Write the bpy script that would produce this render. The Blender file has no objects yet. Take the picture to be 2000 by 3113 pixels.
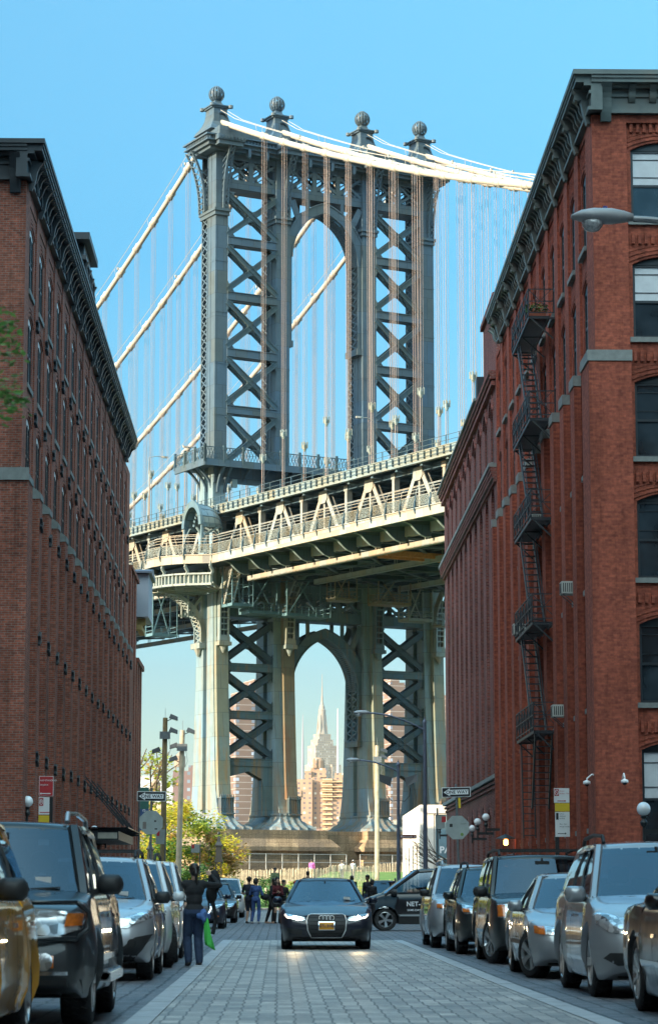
import bpy, bmesh, math, random
from math import sin, cos, pi, radians, sqrt, atan, atan2
from mathutils import Vector, Matrix, noise as mnoise
from mathutils.bvhtree import BVHTree
random.seed(7)
SC = bpy.context.scene
COL = SC.collection

# ------------------------------------------------------------------ camera
F_PX, PITCH, YAW = 7600.0, atan(1172 / 7600.0), atan(150 / 7600.0)
cd = bpy.data.cameras.new('camera'); cam = bpy.data.objects.new('camera', cd); COL.objects.link(cam)
cam.location = (0, 0, 1.1); cam.rotation_euler = (pi / 2 + PITCH, 0, -YAW)
cd.sensor_fit = 'VERTICAL'; cd.sensor_height = 36; cd.sensor_width = 23.1
cd.lens = 36 * F_PX / 3113; cd.clip_start = 0.2; cd.clip_end = 30000
cd.dof.use_dof = True; cd.dof.focus_distance = 95; cd.dof.aperture_fstop = 5.6
SC.camera = cam

# ------------------------------------------------------------------ sky and sun
SUN_EL, SUN_AZ = radians(15), radians(-120)          # azimuth from the street axis (+Y), negative = left
w = bpy.data.worlds.new('World'); SC.world = w; w.use_nodes = True
nt = w.node_tree; bg = nt.nodes['Background']
sky = nt.nodes.new('ShaderNodeTexSky'); sky.sky_type = 'NISHITA'; sky.sun_disc = False
sky.sun_elevation = SUN_EL; sky.sun_rotation = SUN_AZ % (2 * pi)
sky.air_density = 1.0; sky.dust_density = 0.3; sky.ozone_density = 2.0; sky.altitude = 0
hs = nt.nodes.new('ShaderNodeHueSaturation'); hs.inputs['Hue'].default_value = 0.482
hs.inputs['Saturation'].default_value = 1.2; hs.inputs['Value'].default_value = 1.0
nt.links.new(sky.outputs[0], hs.inputs['Color']); 
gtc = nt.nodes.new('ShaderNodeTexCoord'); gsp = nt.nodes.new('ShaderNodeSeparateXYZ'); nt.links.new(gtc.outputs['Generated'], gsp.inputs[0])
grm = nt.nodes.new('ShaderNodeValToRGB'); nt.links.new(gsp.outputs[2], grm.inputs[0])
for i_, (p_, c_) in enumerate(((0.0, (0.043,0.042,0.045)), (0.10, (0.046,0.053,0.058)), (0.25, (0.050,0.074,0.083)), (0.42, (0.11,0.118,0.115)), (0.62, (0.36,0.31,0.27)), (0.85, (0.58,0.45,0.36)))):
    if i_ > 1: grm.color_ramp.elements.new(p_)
    grm.color_ramp.elements[i_].position = p_; grm.color_ramp.elements[i_].color = (*c_, 1)  # rescales the sky by height, with the zenith raised as fill
# added fill: high sky behind the viewer brightened and warmed for the shaded street
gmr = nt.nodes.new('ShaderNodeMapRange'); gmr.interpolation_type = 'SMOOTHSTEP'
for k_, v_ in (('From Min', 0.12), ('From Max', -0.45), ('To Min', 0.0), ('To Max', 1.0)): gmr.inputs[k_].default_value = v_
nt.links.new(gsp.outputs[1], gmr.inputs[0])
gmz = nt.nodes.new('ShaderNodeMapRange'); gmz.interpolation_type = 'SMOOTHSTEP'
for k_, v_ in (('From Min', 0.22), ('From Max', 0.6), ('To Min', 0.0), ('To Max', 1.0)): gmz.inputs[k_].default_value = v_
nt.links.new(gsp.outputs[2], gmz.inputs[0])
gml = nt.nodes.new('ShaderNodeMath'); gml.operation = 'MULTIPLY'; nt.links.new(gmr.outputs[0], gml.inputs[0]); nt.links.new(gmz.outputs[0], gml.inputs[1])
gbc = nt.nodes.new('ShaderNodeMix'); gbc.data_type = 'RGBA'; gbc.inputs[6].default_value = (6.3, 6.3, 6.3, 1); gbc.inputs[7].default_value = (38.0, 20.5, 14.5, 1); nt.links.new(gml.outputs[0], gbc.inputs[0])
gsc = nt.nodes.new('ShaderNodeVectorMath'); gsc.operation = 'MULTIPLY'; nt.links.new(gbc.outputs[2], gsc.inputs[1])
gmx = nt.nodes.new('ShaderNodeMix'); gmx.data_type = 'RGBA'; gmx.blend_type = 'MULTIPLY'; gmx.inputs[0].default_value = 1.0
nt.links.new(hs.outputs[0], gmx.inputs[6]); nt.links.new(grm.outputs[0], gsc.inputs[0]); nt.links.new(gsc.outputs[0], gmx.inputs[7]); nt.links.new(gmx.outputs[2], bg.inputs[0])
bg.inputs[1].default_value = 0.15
sd = bpy.data.lights.new('sun', 'SUN'); sd.energy = 4.3; sd.angle = radians(0.5); sd.color = (1.0, 0.82, 0.58)
sun = bpy.data.objects.new('sun', sd); COL.objects.link(sun)
SD = Vector((sin(SUN_AZ) * cos(SUN_EL), cos(SUN_AZ) * cos(SUN_EL), sin(SUN_EL)))
sun.rotation_euler = SD.to_track_quat('Z', 'Y').to_euler(); sun.location = (-100, -50, 150)
SC.render.engine = 'CYCLES'
SC.view_settings.view_transform = 'Standard'; SC.view_settings.look = 'None'
SC.view_settings.exposure = 1.65; SC.view_settings.gamma = 1.0
SC.cycles.max_bounces = 6; SC.cycles.transparent_max_bounces = 24

# ------------------------------------------------------------------ pixel helpers (photo pixels -> world points, for finding real positions)
def _ray(u, v):
    a = (u - 1000) / F_PX; b = (1556.5 - v) / F_PX
    fy = cos(PITCH) - b * sin(PITCH); z = sin(PITCH) + b * cos(PITCH)
    return Vector((a * cos(YAW) + fy * sin(YAW), -a * sin(YAW) + fy * cos(YAW), z))
def at_y(u, v, Y):
    r = _ray(u, v); return Vector((0, 0, 1.1)) + r * (Y / r.y)

# ------------------------------------------------------------------ materials
def _mat(name):
    m = bpy.data.materials.new(name); m.use_nodes = True
    return m, m.node_tree.nodes, m.node_tree.links, m.node_tree.nodes['Principled BSDF']
def N(nodes, t, **kw):
    n = nodes.new(t)
    for k, v in kw.items():
        if k in n.inputs: n.inputs[k].default_value = v
        else: setattr(n, k, v)
    return n
def ramp(nodes, stops):
    r = nodes.new('ShaderNodeValToRGB'); e = r.color_ramp.elements
    while len(e) < len(stops): e.new(0.5)
    for i, (p, c) in enumerate(stops):
        e[i].position = p; e[i].color = (c, c, c, 1) if isinstance(c, (int, float)) else (*c, 1)
    return r
def mix(nodes, links, fac, a, b, mode='MIX'):
    m = nodes.new('ShaderNodeMix'); m.data_type = 'RGBA'; m.blend_type = mode
    for s, v in ((m.inputs[0], fac), (m.inputs[6], a), (m.inputs[7], b)):
        if isinstance(v, bpy.types.NodeSocket): links.new(v, s)
        elif isinstance(v, (int, float)): s.default_value = v
        else: s.default_value = (*v, 1)
    return m.outputs[2]
def simple(name, col, rough=0.6, metal=0.0, var=0.15, scale=3.0, spec=0.5, bump=0.0, coat=0.0, tint=None):
    m, n, l, b = _mat(name)
    tc = n.new('ShaderNodeTexCoord')
    no = N(n, 'ShaderNodeTexNoise', Scale=scale, Detail=5.0, Roughness=0.6); l.new(tc.outputs['Object'], no.inputs['Vector'])
    r = ramp(n, [(0.3, 1 - var), (0.7, 1 + var)]); l.new(no.outputs[0], r.inputs[0])
    c = mix(n, l, 1.0, col, r.outputs[0], 'MULTIPLY')
    if tint:
        n2 = N(n, 'ShaderNodeTexNoise', Scale=scale * 0.37, Detail=3.0); l.new(tc.outputs['Object'], n2.inputs['Vector'])
        r2 = ramp(n, [(0.48, 0.0), (0.68, 1.0)]); l.new(n2.outputs[0], r2.inputs[0])
        c = mix(n, l, r2.outputs[0], c, tint)
    l.new(c, b.inputs['Base Color'])
    b.inputs['Roughness'].default_value = rough; b.inputs['Metallic'].default_value = metal
    b.inputs['Specular IOR Level'].default_value = spec; b.inputs['Coat Weight'].default_value = coat
    b.inputs['Coat Roughness'].default_value = 0.03
    if bump:
        bp = N(n, 'ShaderNodeBump', Strength=bump, Distance=0.02); l.new(no.outputs[0], bp.inputs['Height']); l.new(bp.outputs[0], b.inputs['Normal'])
    return m
def emit(name, col, st):
    m, n, l, b = _mat(name); b.inputs['Base Color'].default_value = (*col, 1)
    b.inputs['Emission Color'].default_value = (*col, 1); b.inputs['Emission Strength'].default_value = st
    return m
def wall_uv(n, l):
    """wall coordinates (along the wall, height) for any vertical wall, world metres"""
    g = n.new('ShaderNodeNewGeometry'); sp = n.new('ShaderNodeSeparateXYZ'); l.new(g.outputs['Position'], sp.inputs[0])
    sn = n.new('ShaderNodeSeparateXYZ'); l.new(g.outputs['True Normal'], sn.inputs[0])
    ab = N(n, 'ShaderNodeMath', operation='ABSOLUTE'); l.new(sn.outputs[0], ab.inputs[0])
    gt = N(n, 'ShaderNodeMath', operation='GREATER_THAN'); l.new(ab.outputs[0], gt.inputs[0]); gt.inputs[1].default_value = 0.6
    mx = n.new('ShaderNodeMix'); mx.data_type = 'FLOAT'; l.new(gt.outputs[0], mx.inputs[0]); l.new(sp.outputs[0], mx.inputs[2]); l.new(sp.outputs[1], mx.inputs[3])
    cb = n.new('ShaderNodeCombineXYZ'); l.new(mx.outputs[0], cb.inputs[0]); l.new(sp.outputs[2], cb.inputs[1])
    return cb.outputs[0], g.outputs['Position']
def brick(name, c1, c2, mortar, bw=0.21, bh=0.075, ms=0.008, patch=None, patch_amt=0.5, rough=0.85, bias=0.0, grime=0.25):
    m, n, l, b = _mat(name)
    uv, pos = wall_uv(n, l)
    bt = N(n, 'ShaderNodeTexBrick'); l.new(uv, bt.inputs['Vector'])
    bt.inputs['Color1'].default_value = (*c1, 1); bt.inputs['Color2'].default_value = (*c2, 1); bt.inputs['Mortar'].default_value = (*mortar, 1)
    bt.inputs['Scale'].default_value = 1; bt.inputs['Mortar Size'].default_value = ms; bt.inputs['Bias'].default_value = bias
    bt.inputs['Brick Width'].default_value = bw; bt.inputs['Row Height'].default_value = bh; bt.inputs['Mortar Smooth'].default_value = 0.1
    no = N(n, 'ShaderNodeTexNoise', Scale=0.45, Detail=6.0, Roughness=0.65); l.new(pos, no.inputs['Vector'])
    r = ramp(n, [(0.3, 1 - grime), (0.72, 1 + grime)]); l.new(no.outputs[0], r.inputs[0])
    c = mix(n, l, 1.0, bt.outputs[0], r.outputs[0], 'MULTIPLY')
    n3 = N(n, 'ShaderNodeTexNoise', Scale=7.0, Detail=3.0); l.new(uv, n3.inputs['Vector'])
    r3 = ramp(n, [(0.35, 0.8), (0.65, 1.2)]); l.new(n3.outputs[0], r3.inputs[0])
    c = mix(n, l, 1.0, c, r3.outputs[0], 'MULTIPLY')
    mp_ = N(n, 'ShaderNodeMapping'); mp_.inputs['Scale'].default_value = (1.6, 0.09, 1); l.new(uv, mp_.inputs[0])     # rain streaks and soot
    n4 = N(n, 'ShaderNodeTexNoise', Scale=1.0, Detail=6.0, Roughness=0.7); l.new(mp_.outputs[0], n4.inputs['Vector'])
    r4 = ramp(n, [(0.34, 0.62), (0.5, 1.0), (0.75, 1.12)]); l.new(n4.outputs[0], r4.inputs[0]); c = mix(n, l, 1.0, c, r4.outputs[0], 'MULTIPLY')
    if patch:
        n2 = N(n, 'ShaderNodeTexNoise', Scale=0.22, Detail=4.0, Roughness=0.6); l.new(pos, n2.inputs['Vector'])
        r2 = ramp(n, [(0.5, 0.0), (0.6, patch_amt)]); l.new(n2.outputs[0], r2.inputs[0])
        c = mix(n, l, r2.outputs[0], c, mix(n, l, 1.0, patch, r3.outputs[0], 'MULTIPLY'))
    l.new(c, b.inputs['Base Color']); b.inputs['Roughness'].default_value = 0.8; b.inputs['Specular IOR Level'].default_value = 0.15
    bp = N(n, 'ShaderNodeBump', Strength=0.5, Distance=0.01); l.new(bt.outputs['Fac'], bp.inputs['Height']); bp.invert = True; l.new(bp.outputs[0], b.inputs['Normal'])
    return m

# ------------------------------------------------------------------ mesh builder
class MB:
    def __init__(s): s.v = []; s.f = []; s.m = []; s.cur = 0
    def add(s, vs, fs):
        o = len(s.v); s.v.extend([tuple(p) for p in vs])
        for f in fs: s.f.append([i + o for i in f]); s.m.append(s.cur)
        return s
    def box(s, x0, x1, y0, y1, z0, z1):
        if x0 > x1: x0, x1 = x1, x0
        if y0 > y1: y0, y1 = y1, y0
        if z0 > z1: z0, z1 = z1, z0
        return s.add([(x0,y0,z0),(x1,y0,z0),(x1,y1,z0),(x0,y1,z0),(x0,y0,z1),(x1,y0,z1),(x1,y1,z1),(x0,y1,z1)],
            [(0,3,2,1),(4,5,6,7),(0,1,5,4),(1,2,6,5),(2,3,7,6),(3,0,4,7)])
    def beam(s, p, q, w, h=None, up=(0,0,1)):
        """box from p to q; w = width across, h = size along up"""
        h = w if h is None else h
        p = Vector(p); q = Vector(q); d = (q - p)
        if d.length < 1e-6: return s
        d.normalize(); up = Vector(up)
        if abs(d.dot(up)) > 0.99: up = Vector((0,1,0)) if abs(d.y) < 0.9 else Vector((1,0,0))
        a = d.cross(up).normalized(); b = a.cross(d).normalized()
        vs = []
        for c in (p, q):
            for i, j in ((-1,-1),(1,-1),(1,1),(-1,1)): vs.append(c + a * (w/2*i) + b * (h/2*j))
        return s.add(vs, [(0,1,2,3)[::-1],(4,5,6,7),(0,4,5,1)[::-1],(1,5,6,2)[::-1],(2,6,7,3)[::-1],(3,7,4,0)[::-1]])
    def tube(s, pts, r, n=8, caps=True, closed=False):
        pts = [Vector(p) for p in pts]; rs = r if isinstance(r, (list, tuple)) else [r]*len(pts)
        vs = []; k = len(pts); prev = None
        for i, p in enumerate(pts):
            if closed: d = pts[(i+1) % k] - pts[i-1]
            else: d = pts[min(i+1,k-1)] - pts[max(i-1,0)]
            d.normalize()
            if prev is None:
                up = Vector((0,0,1)) if abs(d.z) < 0.9 else Vector((1,0,0))
                a = d.cross(up).normalized()
            else:
                a = (prev - d * prev.dot(d)); a = a.normalized() if a.length > 1e-6 else d.orthogonal().normalized()
            prev = a; b = d.cross(a)
            for j in range(n):
                t = 2*pi*j/n; vs.append(p + (a*cos(t) + b*sin(t))*rs[i])
        fs = []
        for i in range(k if closed else k-1):
            i2 = (i+1) % k
            for j in range(n): fs.append((i*n+j, i*n+(j+1)%n, i2*n+(j+1)%n, i2*n+j))
        if caps and not closed: fs.append(tuple(range(n))[::-1]); fs.append(tuple((k-1)*n+j for j in range(n)))
        return s.add(vs, fs)
    def prism(s, poly, axis, a, b):
        """2-D polygon extruded along axis; coords are the other two axes in order"""
        def P(u, v, t):
            return {'x': (t,u,v), 'y': (u,t,v), 'z': (u,v,t)}[axis]
        k = len(poly); vs = [P(u,v,a) for u,v in poly] + [P(u,v,b) for u,v in poly]
        fs = [tuple(range(k)), tuple(range(k,2*k))[::-1]] + [(i, k+i, k+(i+1)%k, (i+1)%k) for i in range(k)]
        return s.add(vs, fs)
    def lathe(s, prof, n=16, c=(0,0,0)):
        vs = []; k = len(prof)
        for r, z in prof:
            for j in range(n): t = 2*pi*j/n; vs.append((c[0]+r*cos(t), c[1]+r*sin(t), c[2]+z))
        fs = [(i*n+j, i*n+(j+1)%n, (i+1)*n+(j+1)%n, (i+1)*n+j) for i in range(k-1) for j in range(n)]
        fs.append(tuple(range(n))[::-1]); fs.append(tuple((k-1)*n+j for j in range(n)))
        return s.add(vs, fs)
    def ring(s, outer, inner, axis, a, b):
        """open or closed strip between two equal-length 2-D outlines, extruded"""
        k = len(outer)
        for i in range(k-1): s.prism([outer[i], outer[i+1], inner[i+1], inner[i]], axis, a, b)
        return s
    def loft(s, rings, caps=True):
        n = len(rings[0]); vs = [p for r in rings for p in r]
        fs = [(i*n+j, i*n+(j+1)%n, (i+1)*n+(j+1)%n, (i+1)*n+j) for i in range(len(rings)-1) for j in range(n)]
        if caps: fs.append(tuple(range(n))[::-1]); fs.append(tuple((len(rings)-1)*n+j for j in range(n)))
        return s.add(vs, fs)
    def ball(s, c, r, n=12, sz=1.0):
        k = max(5, n//2+1)
        return s.lathe([(max(1e-4, r*sin(pi*i/(k-1))), -r*sz*cos(pi*i/(k-1))) for i in range(k)], n, c)
    def build(s, name, mats, parent=None, smooth=False, fix=True, bevel=0, xf=None):
        me = bpy.data.meshes.new(name)
        vs = [xf @ Vector(p) for p in s.v] if xf else s.v
        me.from_pydata(vs, [], s.f)
        if not isinstance(mats, (list, tuple)): mats = [mats]
        for m in mats: me.materials.append(m)
        me.polygons.foreach_set('material_index', s.m)
        if fix:
            bm = bmesh.new(); bm.from_mesh(me); bmesh.ops.recalc_face_normals(bm, faces=bm.faces); bm.to_mesh(me); bm.free()
        if smooth: me.polygons.foreach_set('use_smooth', [True]*len(me.polygons))
        o = bpy.data.objects.new(name, me); COL.objects.link(o)
        if parent: o.parent = parent
        if bevel:
            b = o.modifiers.new('b', 'BEVEL'); b.width = bevel; b.segments = 2; b.limit_method = 'ANGLE'
        if smooth == 'auto':
            pass
        return o
def smooth_by_angle(o, deg=35):
    me = o.data; me.polygons.foreach_set('use_smooth', [True]*len(me.polygons))
    bm = bmesh.new(); bm.from_mesh(me); a = radians(deg)
    for e in bm.edges:
        if len(e.link_faces) != 2 or e.calc_face_angle(0) > a: e.smooth = False
    bm.to_mesh(me); bm.free(); return o
def tag(o, label=None, cat=None, group=None, kind=None):
    if label: o['label'] = label
    if cat: o['category'] = cat
    if group: o['group'] = group
    if kind: o['kind'] = kind
    return o
def thing(name, label, cat, loc=(0,0,0), rz=0, group=None):
    o = bpy.data.objects.new(name, None); o.empty_display_size = 0.3; COL.objects.link(o)
    o.location = loc; o.rotation_euler = (0,0,rz)
    return tag(o, label, cat, group)
def copy_tree(o, parent=None, loc=None, rz=None, label=None):
    c = o.copy(); COL.objects.link(c); c.parent = parent
    if parent is None:
        if loc is not None: c.location = loc
        if rz is not None: c.rotation_euler = (0,0,rz)
        if label: c['label'] = label
    for ch in list(o.children): copy_tree(ch, c)
    return c
def text_mesh(body, size, name, mat, parent, loc, rot, depth=0.004, align='CENTER', font_bold=0.0):
    cu = bpy.data.curves.new(name, 'FONT'); cu.body = body; cu.size = size; cu.extrude = depth; cu.align_x = align; cu.align_y = 'CENTER'
    cu.offset = font_bold
    t = bpy.data.objects.new(name, cu); COL.objects.link(t)
    dg = bpy.context.evaluated_depsgraph_get(); me = bpy.data.meshes.new_from_object(t.evaluated_get(dg))
    bpy.data.objects.remove(t); bpy.data.curves.remove(cu)
    o = bpy.data.objects.new(name, me); COL.objects.link(o); me.materials.clear(); me.materials.append(mat)
    o.parent = parent; o.location = loc; o.rotation_euler = rot
    return o
M = {}
# ================================================================== GROUND
def gz(Y): return 0.0024*max(0.0, min(Y, 160)-35)
_bld = MB.build
def gbuild(mb, *a, **k):
    mb.v = [(x, y, z+gz(y)) for x, y, z in mb.v]; return mb.build(*a, **k)
def paving(name, c1, c2, mortar, bw, bh, ms, rough=0.5, var=0.25, bump=0.35, rot=True, offset=0.5, distort=0.03):
    m, n, l, b = _mat(name)
    g = n.new('ShaderNodeNewGeometry'); sp = n.new('ShaderNodeSeparateXYZ'); l.new(g.outputs['Position'], sp.inputs[0])
    no0 = N(n, 'ShaderNodeTexNoise', Scale=3.0, Detail=3.0); l.new(g.outputs['Position'], no0.inputs['Vector'])
    cb = n.new('ShaderNodeCombineXYZ')
    if rot: l.new(sp.outputs[1], cb.inputs[0]); l.new(sp.outputs[0], cb.inputs[1])
    else: l.new(sp.outputs[0], cb.inputs[0]); l.new(sp.outputs[1], cb.inputs[1])
    vm = N(n, 'ShaderNodeVectorMath', operation='MULTIPLY_ADD'); l.new(no0.outputs['Color'], vm.inputs[0]); vm.inputs[1].default_value = (distort*2,)*3; l.new(cb.outputs[0], vm.inputs[2])
    bt = N(n, 'ShaderNodeTexBrick'); l.new(vm.outputs[0], bt.inputs['Vector'])
    bt.inputs['Color1'].default_value = (*c1, 1); bt.inputs['Color2'].default_value = (*c2, 1); bt.inputs['Mortar'].default_value = (*mortar, 1)
    bt.inputs['Scale'].default_value = 1; bt.inputs['Mortar Size'].default_value = ms; bt.inputs['Mortar Smooth'].default_value = 0.3
    bt.inputs['Brick Width'].default_value = bw; bt.inputs['Row Height'].default_value = bh; bt.offset = offset
    no = N(n, 'ShaderNodeTexNoise', Scale=0.7, Detail=6.0, Roughness=0.65); l.new(g.outputs['Position'], no.inputs['Vector'])
    r = ramp(n, [(0.3, 1-var), (0.7, 1+var)]); l.new(no.outputs[0], r.inputs[0])
    c = mix(n, l, 1.0, bt.outputs[0], r.outputs[0], 'MULTIPLY')
    n3 = N(n, 'ShaderNodeTexNoise', Scale=14.0, Detail=3.0); l.new(g.outputs['Position'], n3.inputs['Vector'])
    r3 = ramp(n, [(0.35, 0.85), (0.65, 1.15)]); l.new(n3.outputs[0], r3.inputs[0]); c = mix(n, l, 1.0, c, r3.outputs[0], 'MULTIPLY')
    n5 = N(n, 'ShaderNodeTexNoise', Scale=0.9, Detail=8.0, Roughness=0.7); mp5 = N(n, 'ShaderNodeMapping'); mp5.inputs['Location'].default_value = (7, 3, 0); mp5.inputs['Scale'].default_value = (1, .35, 1)
    l.new(g.outputs['Position'], mp5.inputs[0]); l.new(mp5.outputs[0], n5.inputs['Vector']); r5 = ramp(n, [(0.33, 0.66), (0.46, 1.0)]); l.new(n5.outputs[0], r5.inputs[0]); c = mix(n, l, 1.0, c, r5.outputs[0], 'MULTIPLY')     # oil and dirt
    l.new(c, b.inputs['Base Color'])
    rr = ramp(n, [(0.3, rough-0.1), (0.7, rough+0.12)]); l.new(no.outputs[0], rr.inputs[0]); l.new(rr.outputs[0], b.inputs['Roughness'])
    iv = N(n, 'ShaderNodeMath', operation='MULTIPLY_ADD'); l.new(bt.outputs['Fac'], iv.inputs[0]); iv.inputs[1].default_value = -1.0; l.new(n3.outputs[0], iv.inputs[2])
    bp = N(n, 'ShaderNodeBump', Strength=bump, Distance=0.02); l.new(iv.outputs[0], bp.inputs['Height']); l.new(bp.outputs[0], b.inputs['Normal'])
    return m
ROAD_C = paving('granite_sett_road', (0.46,0.42,0.385), (0.25,0.235,0.225), (0.13,0.125,0.12), 0.17, 0.45, 0.011, rough=0.48, var=.34, offset=0.08, distort=0.018, rot=False)
ROAD_S = paving('belgian_block', (0.20,0.195,0.21), (0.10,0.10,0.115), (0.022,0.022,0.026), 0.15, 0.24, 0.020, rough=0.5, offset=0.4, distort=0.06)
KERB = simple('granite_slab', (0.38,0.385,0.40), 0.6, var=0.2, scale=2.5, bump=0.2)
SIDEW = paving('sidewalk_concrete', (0.25,0.245,0.235), (0.21,0.205,0.2), (0.1,0.1,0.1), 1.5, 1.5, 0.015, rough=0.75, offset=0, distort=0, bump=0.15)
def plane(name, x0, x1, y0, y1, z, mat, kind='structure'):
    g = MB(); Y = sorted({y0, y1} | {q for q in (35, 160) if y0 < q < y1})
    for a, b in zip(Y, Y[1:]): g.add([(x0,a,z),(x1,a,z),(x1,b,z),(x0,b,z)], [(0,1,2,3)])
    o = (gbuild(g, name, mat) if y0 < 200 and x1 < 1e5 and name != 'water' else g.build(name, mat)); tag(o, kind=kind); return o
plane('ground', -3000, 3000, -150, 345, -0.02, simple('bare_earth', (0.10,0.085,0.06), 0.95, var=0.35, scale=0.3))
plane('water', -6000, 6000, 345, 900, -1.0, simple('river', (0.03,0.06,0.08), 0.08, var=0.1, scale=0.02, bump=0.4))
plane('far_ground', -9000, 9000, 900, 12000, 0.0, simple('city_ground', (0.14,0.13,0.12), 0.95, var=0.3, scale=0.01))
plane('road', -3.75, 5.6, -60, 150, 0.0, ROAD_S)
plane('road', -120, 120, 66, 77, 0.004, ROAD_S); plane('road', -120, 120, 152, 161, 0.004, ROAD_S)
cs = plane('road', -1.12, 2.77, -60, 61.7, 0.008, ROAD_C); plane('road', -1.12, 2.77, 98, 150, 0.008, ROAD_C)
for x0, x1, nm in ((-1.36,-1.12,0),(2.77,3.0,0)):
    for ya, yb in ((-60,61.7),(98,150)):
        g = MB(); y = ya
        while y < yb: g.box(x0+.006, x1-.006, y+.008, min(y+1.1,yb)-.008, -0.02, 0.014+random.uniform(-.002,.002)); y += 1.1
        tag(gbuild(g, 'paving_edge', KERB), kind='structure')
for ya, yb in ((-60,64.5),(78.9,150)):
    for sx in (-1, 1):
        g = MB(); xk = -3.75 if sx < 0 else 5.6
        [g.box(min(xk, xk+sx*0.18), max(xk, xk+sx*0.18), a_, b_, -0.02, 0.14) for a_, b_ in (((ya,35),(35,yb)) if ya < 0 else ((ya,yb),))]; tag(gbuild(g, 'kerb', KERB), kind='structure')
        g = MB(); [g.box(min(xk+sx*.18, xk+sx*6), max(xk+sx*.18, xk+sx*6), a_, b_, -0.02, 0.136) for a_, b_ in (((ya,35),(35,yb)) if ya < 0 else ((ya,yb),))]; tag(gbuild(g, 'sidewalk', SIDEW), kind='structure')
g = MB(); g.box(-60, 60, 161.5, 166, -0.02, 0.13); tag(gbuild(g, 'sidewalk', SIDEW), kind='structure')
# ================================================================== BRICK BUILDINGS
BR_L = brick('brick_left', (0.30,0.088,0.054), (0.16,0.050,0.035), (0.19,0.16,0.14), bias=-0.1, patch=(0.30,0.13,0.09), patch_amt=0.25)
BR_R = brick('brick_right', (0.32,0.086,0.052), (0.21,0.056,0.038), (0.22,0.07,0.045), ms=0.006, bias=0.1, grime=0.18)
BR_D = brick('brick_dark', (0.21,0.058,0.045), (0.11,0.034,0.03), (0.20,0.15,0.14), bias=0.0)
BR_O = brick('brick_plain', (0.26,0.11,0.075), (0.19,0.08,0.06), (0.2,0.17,0.15))
CORN_L = simple('cornice_paint_dark', (0.028,0.036,0.044), 0.5, var=0.25, scale=1.2)
CORN_R = simple('cornice_paint_green', (0.085,0.115,0.115), 0.55, var=0.25, scale=1.5, tint=(0.12,0.125,0.11))
SILLM = simple('bluestone', (0.17,0.185,0.18), 0.8, var=0.2, scale=4)
FRAME = simple('window_frame_black', (0.018,0.024,0.030), 0.4)
FRAMEW = simple('window_arch_white', (0.55,0.56,0.56), 0.6)
IRON = simple('black_iron', (0.02,0.024,0.03), 0.45, var=0.2)
def glassy(name, col, var=0.6):
    m, n, l, b = _mat(name); g = n.new('ShaderNodeNewGeometry')
    no = N(n, 'ShaderNodeTexNoise', Scale=0.9, Detail=2.0); l.new(g.outputs['Position'], no.inputs['Vector'])
    r = ramp(n, [(0.35, tuple(c*(1-var) for c in col)), (0.65, tuple(c*(1+var) for c in col))]); l.new(no.outputs[0], r.inputs[0]); l.new(r.outputs[0], b.inputs['Base Color'])
    b.inputs['Roughness'].default_value = 0.04; b.inputs['Specular IOR Level'].default_value = 0.9
    bp = N(n, 'ShaderNodeBump', Strength=0.06, Distance=0.05); l.new(no.outputs[0], bp.inputs['Height']); l.new(bp.outputs[0], b.inputs['Normal'])
    return m
PANE = glassy('window_pane', (0.02,0.028,0.035)); BLIND = simple('window_blind', (0.50,0.53,0.56), 0.5, var=0.08)
def arc(yc, w_, z0, rise, n=8):
    """points of a segmental arch from left to right"""
    return [(yc - w_/2 + w_*i/n, z0 + rise*(1-(2*i/n-1)**2)) for i in range(n+1)]
_wcache = {}
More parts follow.
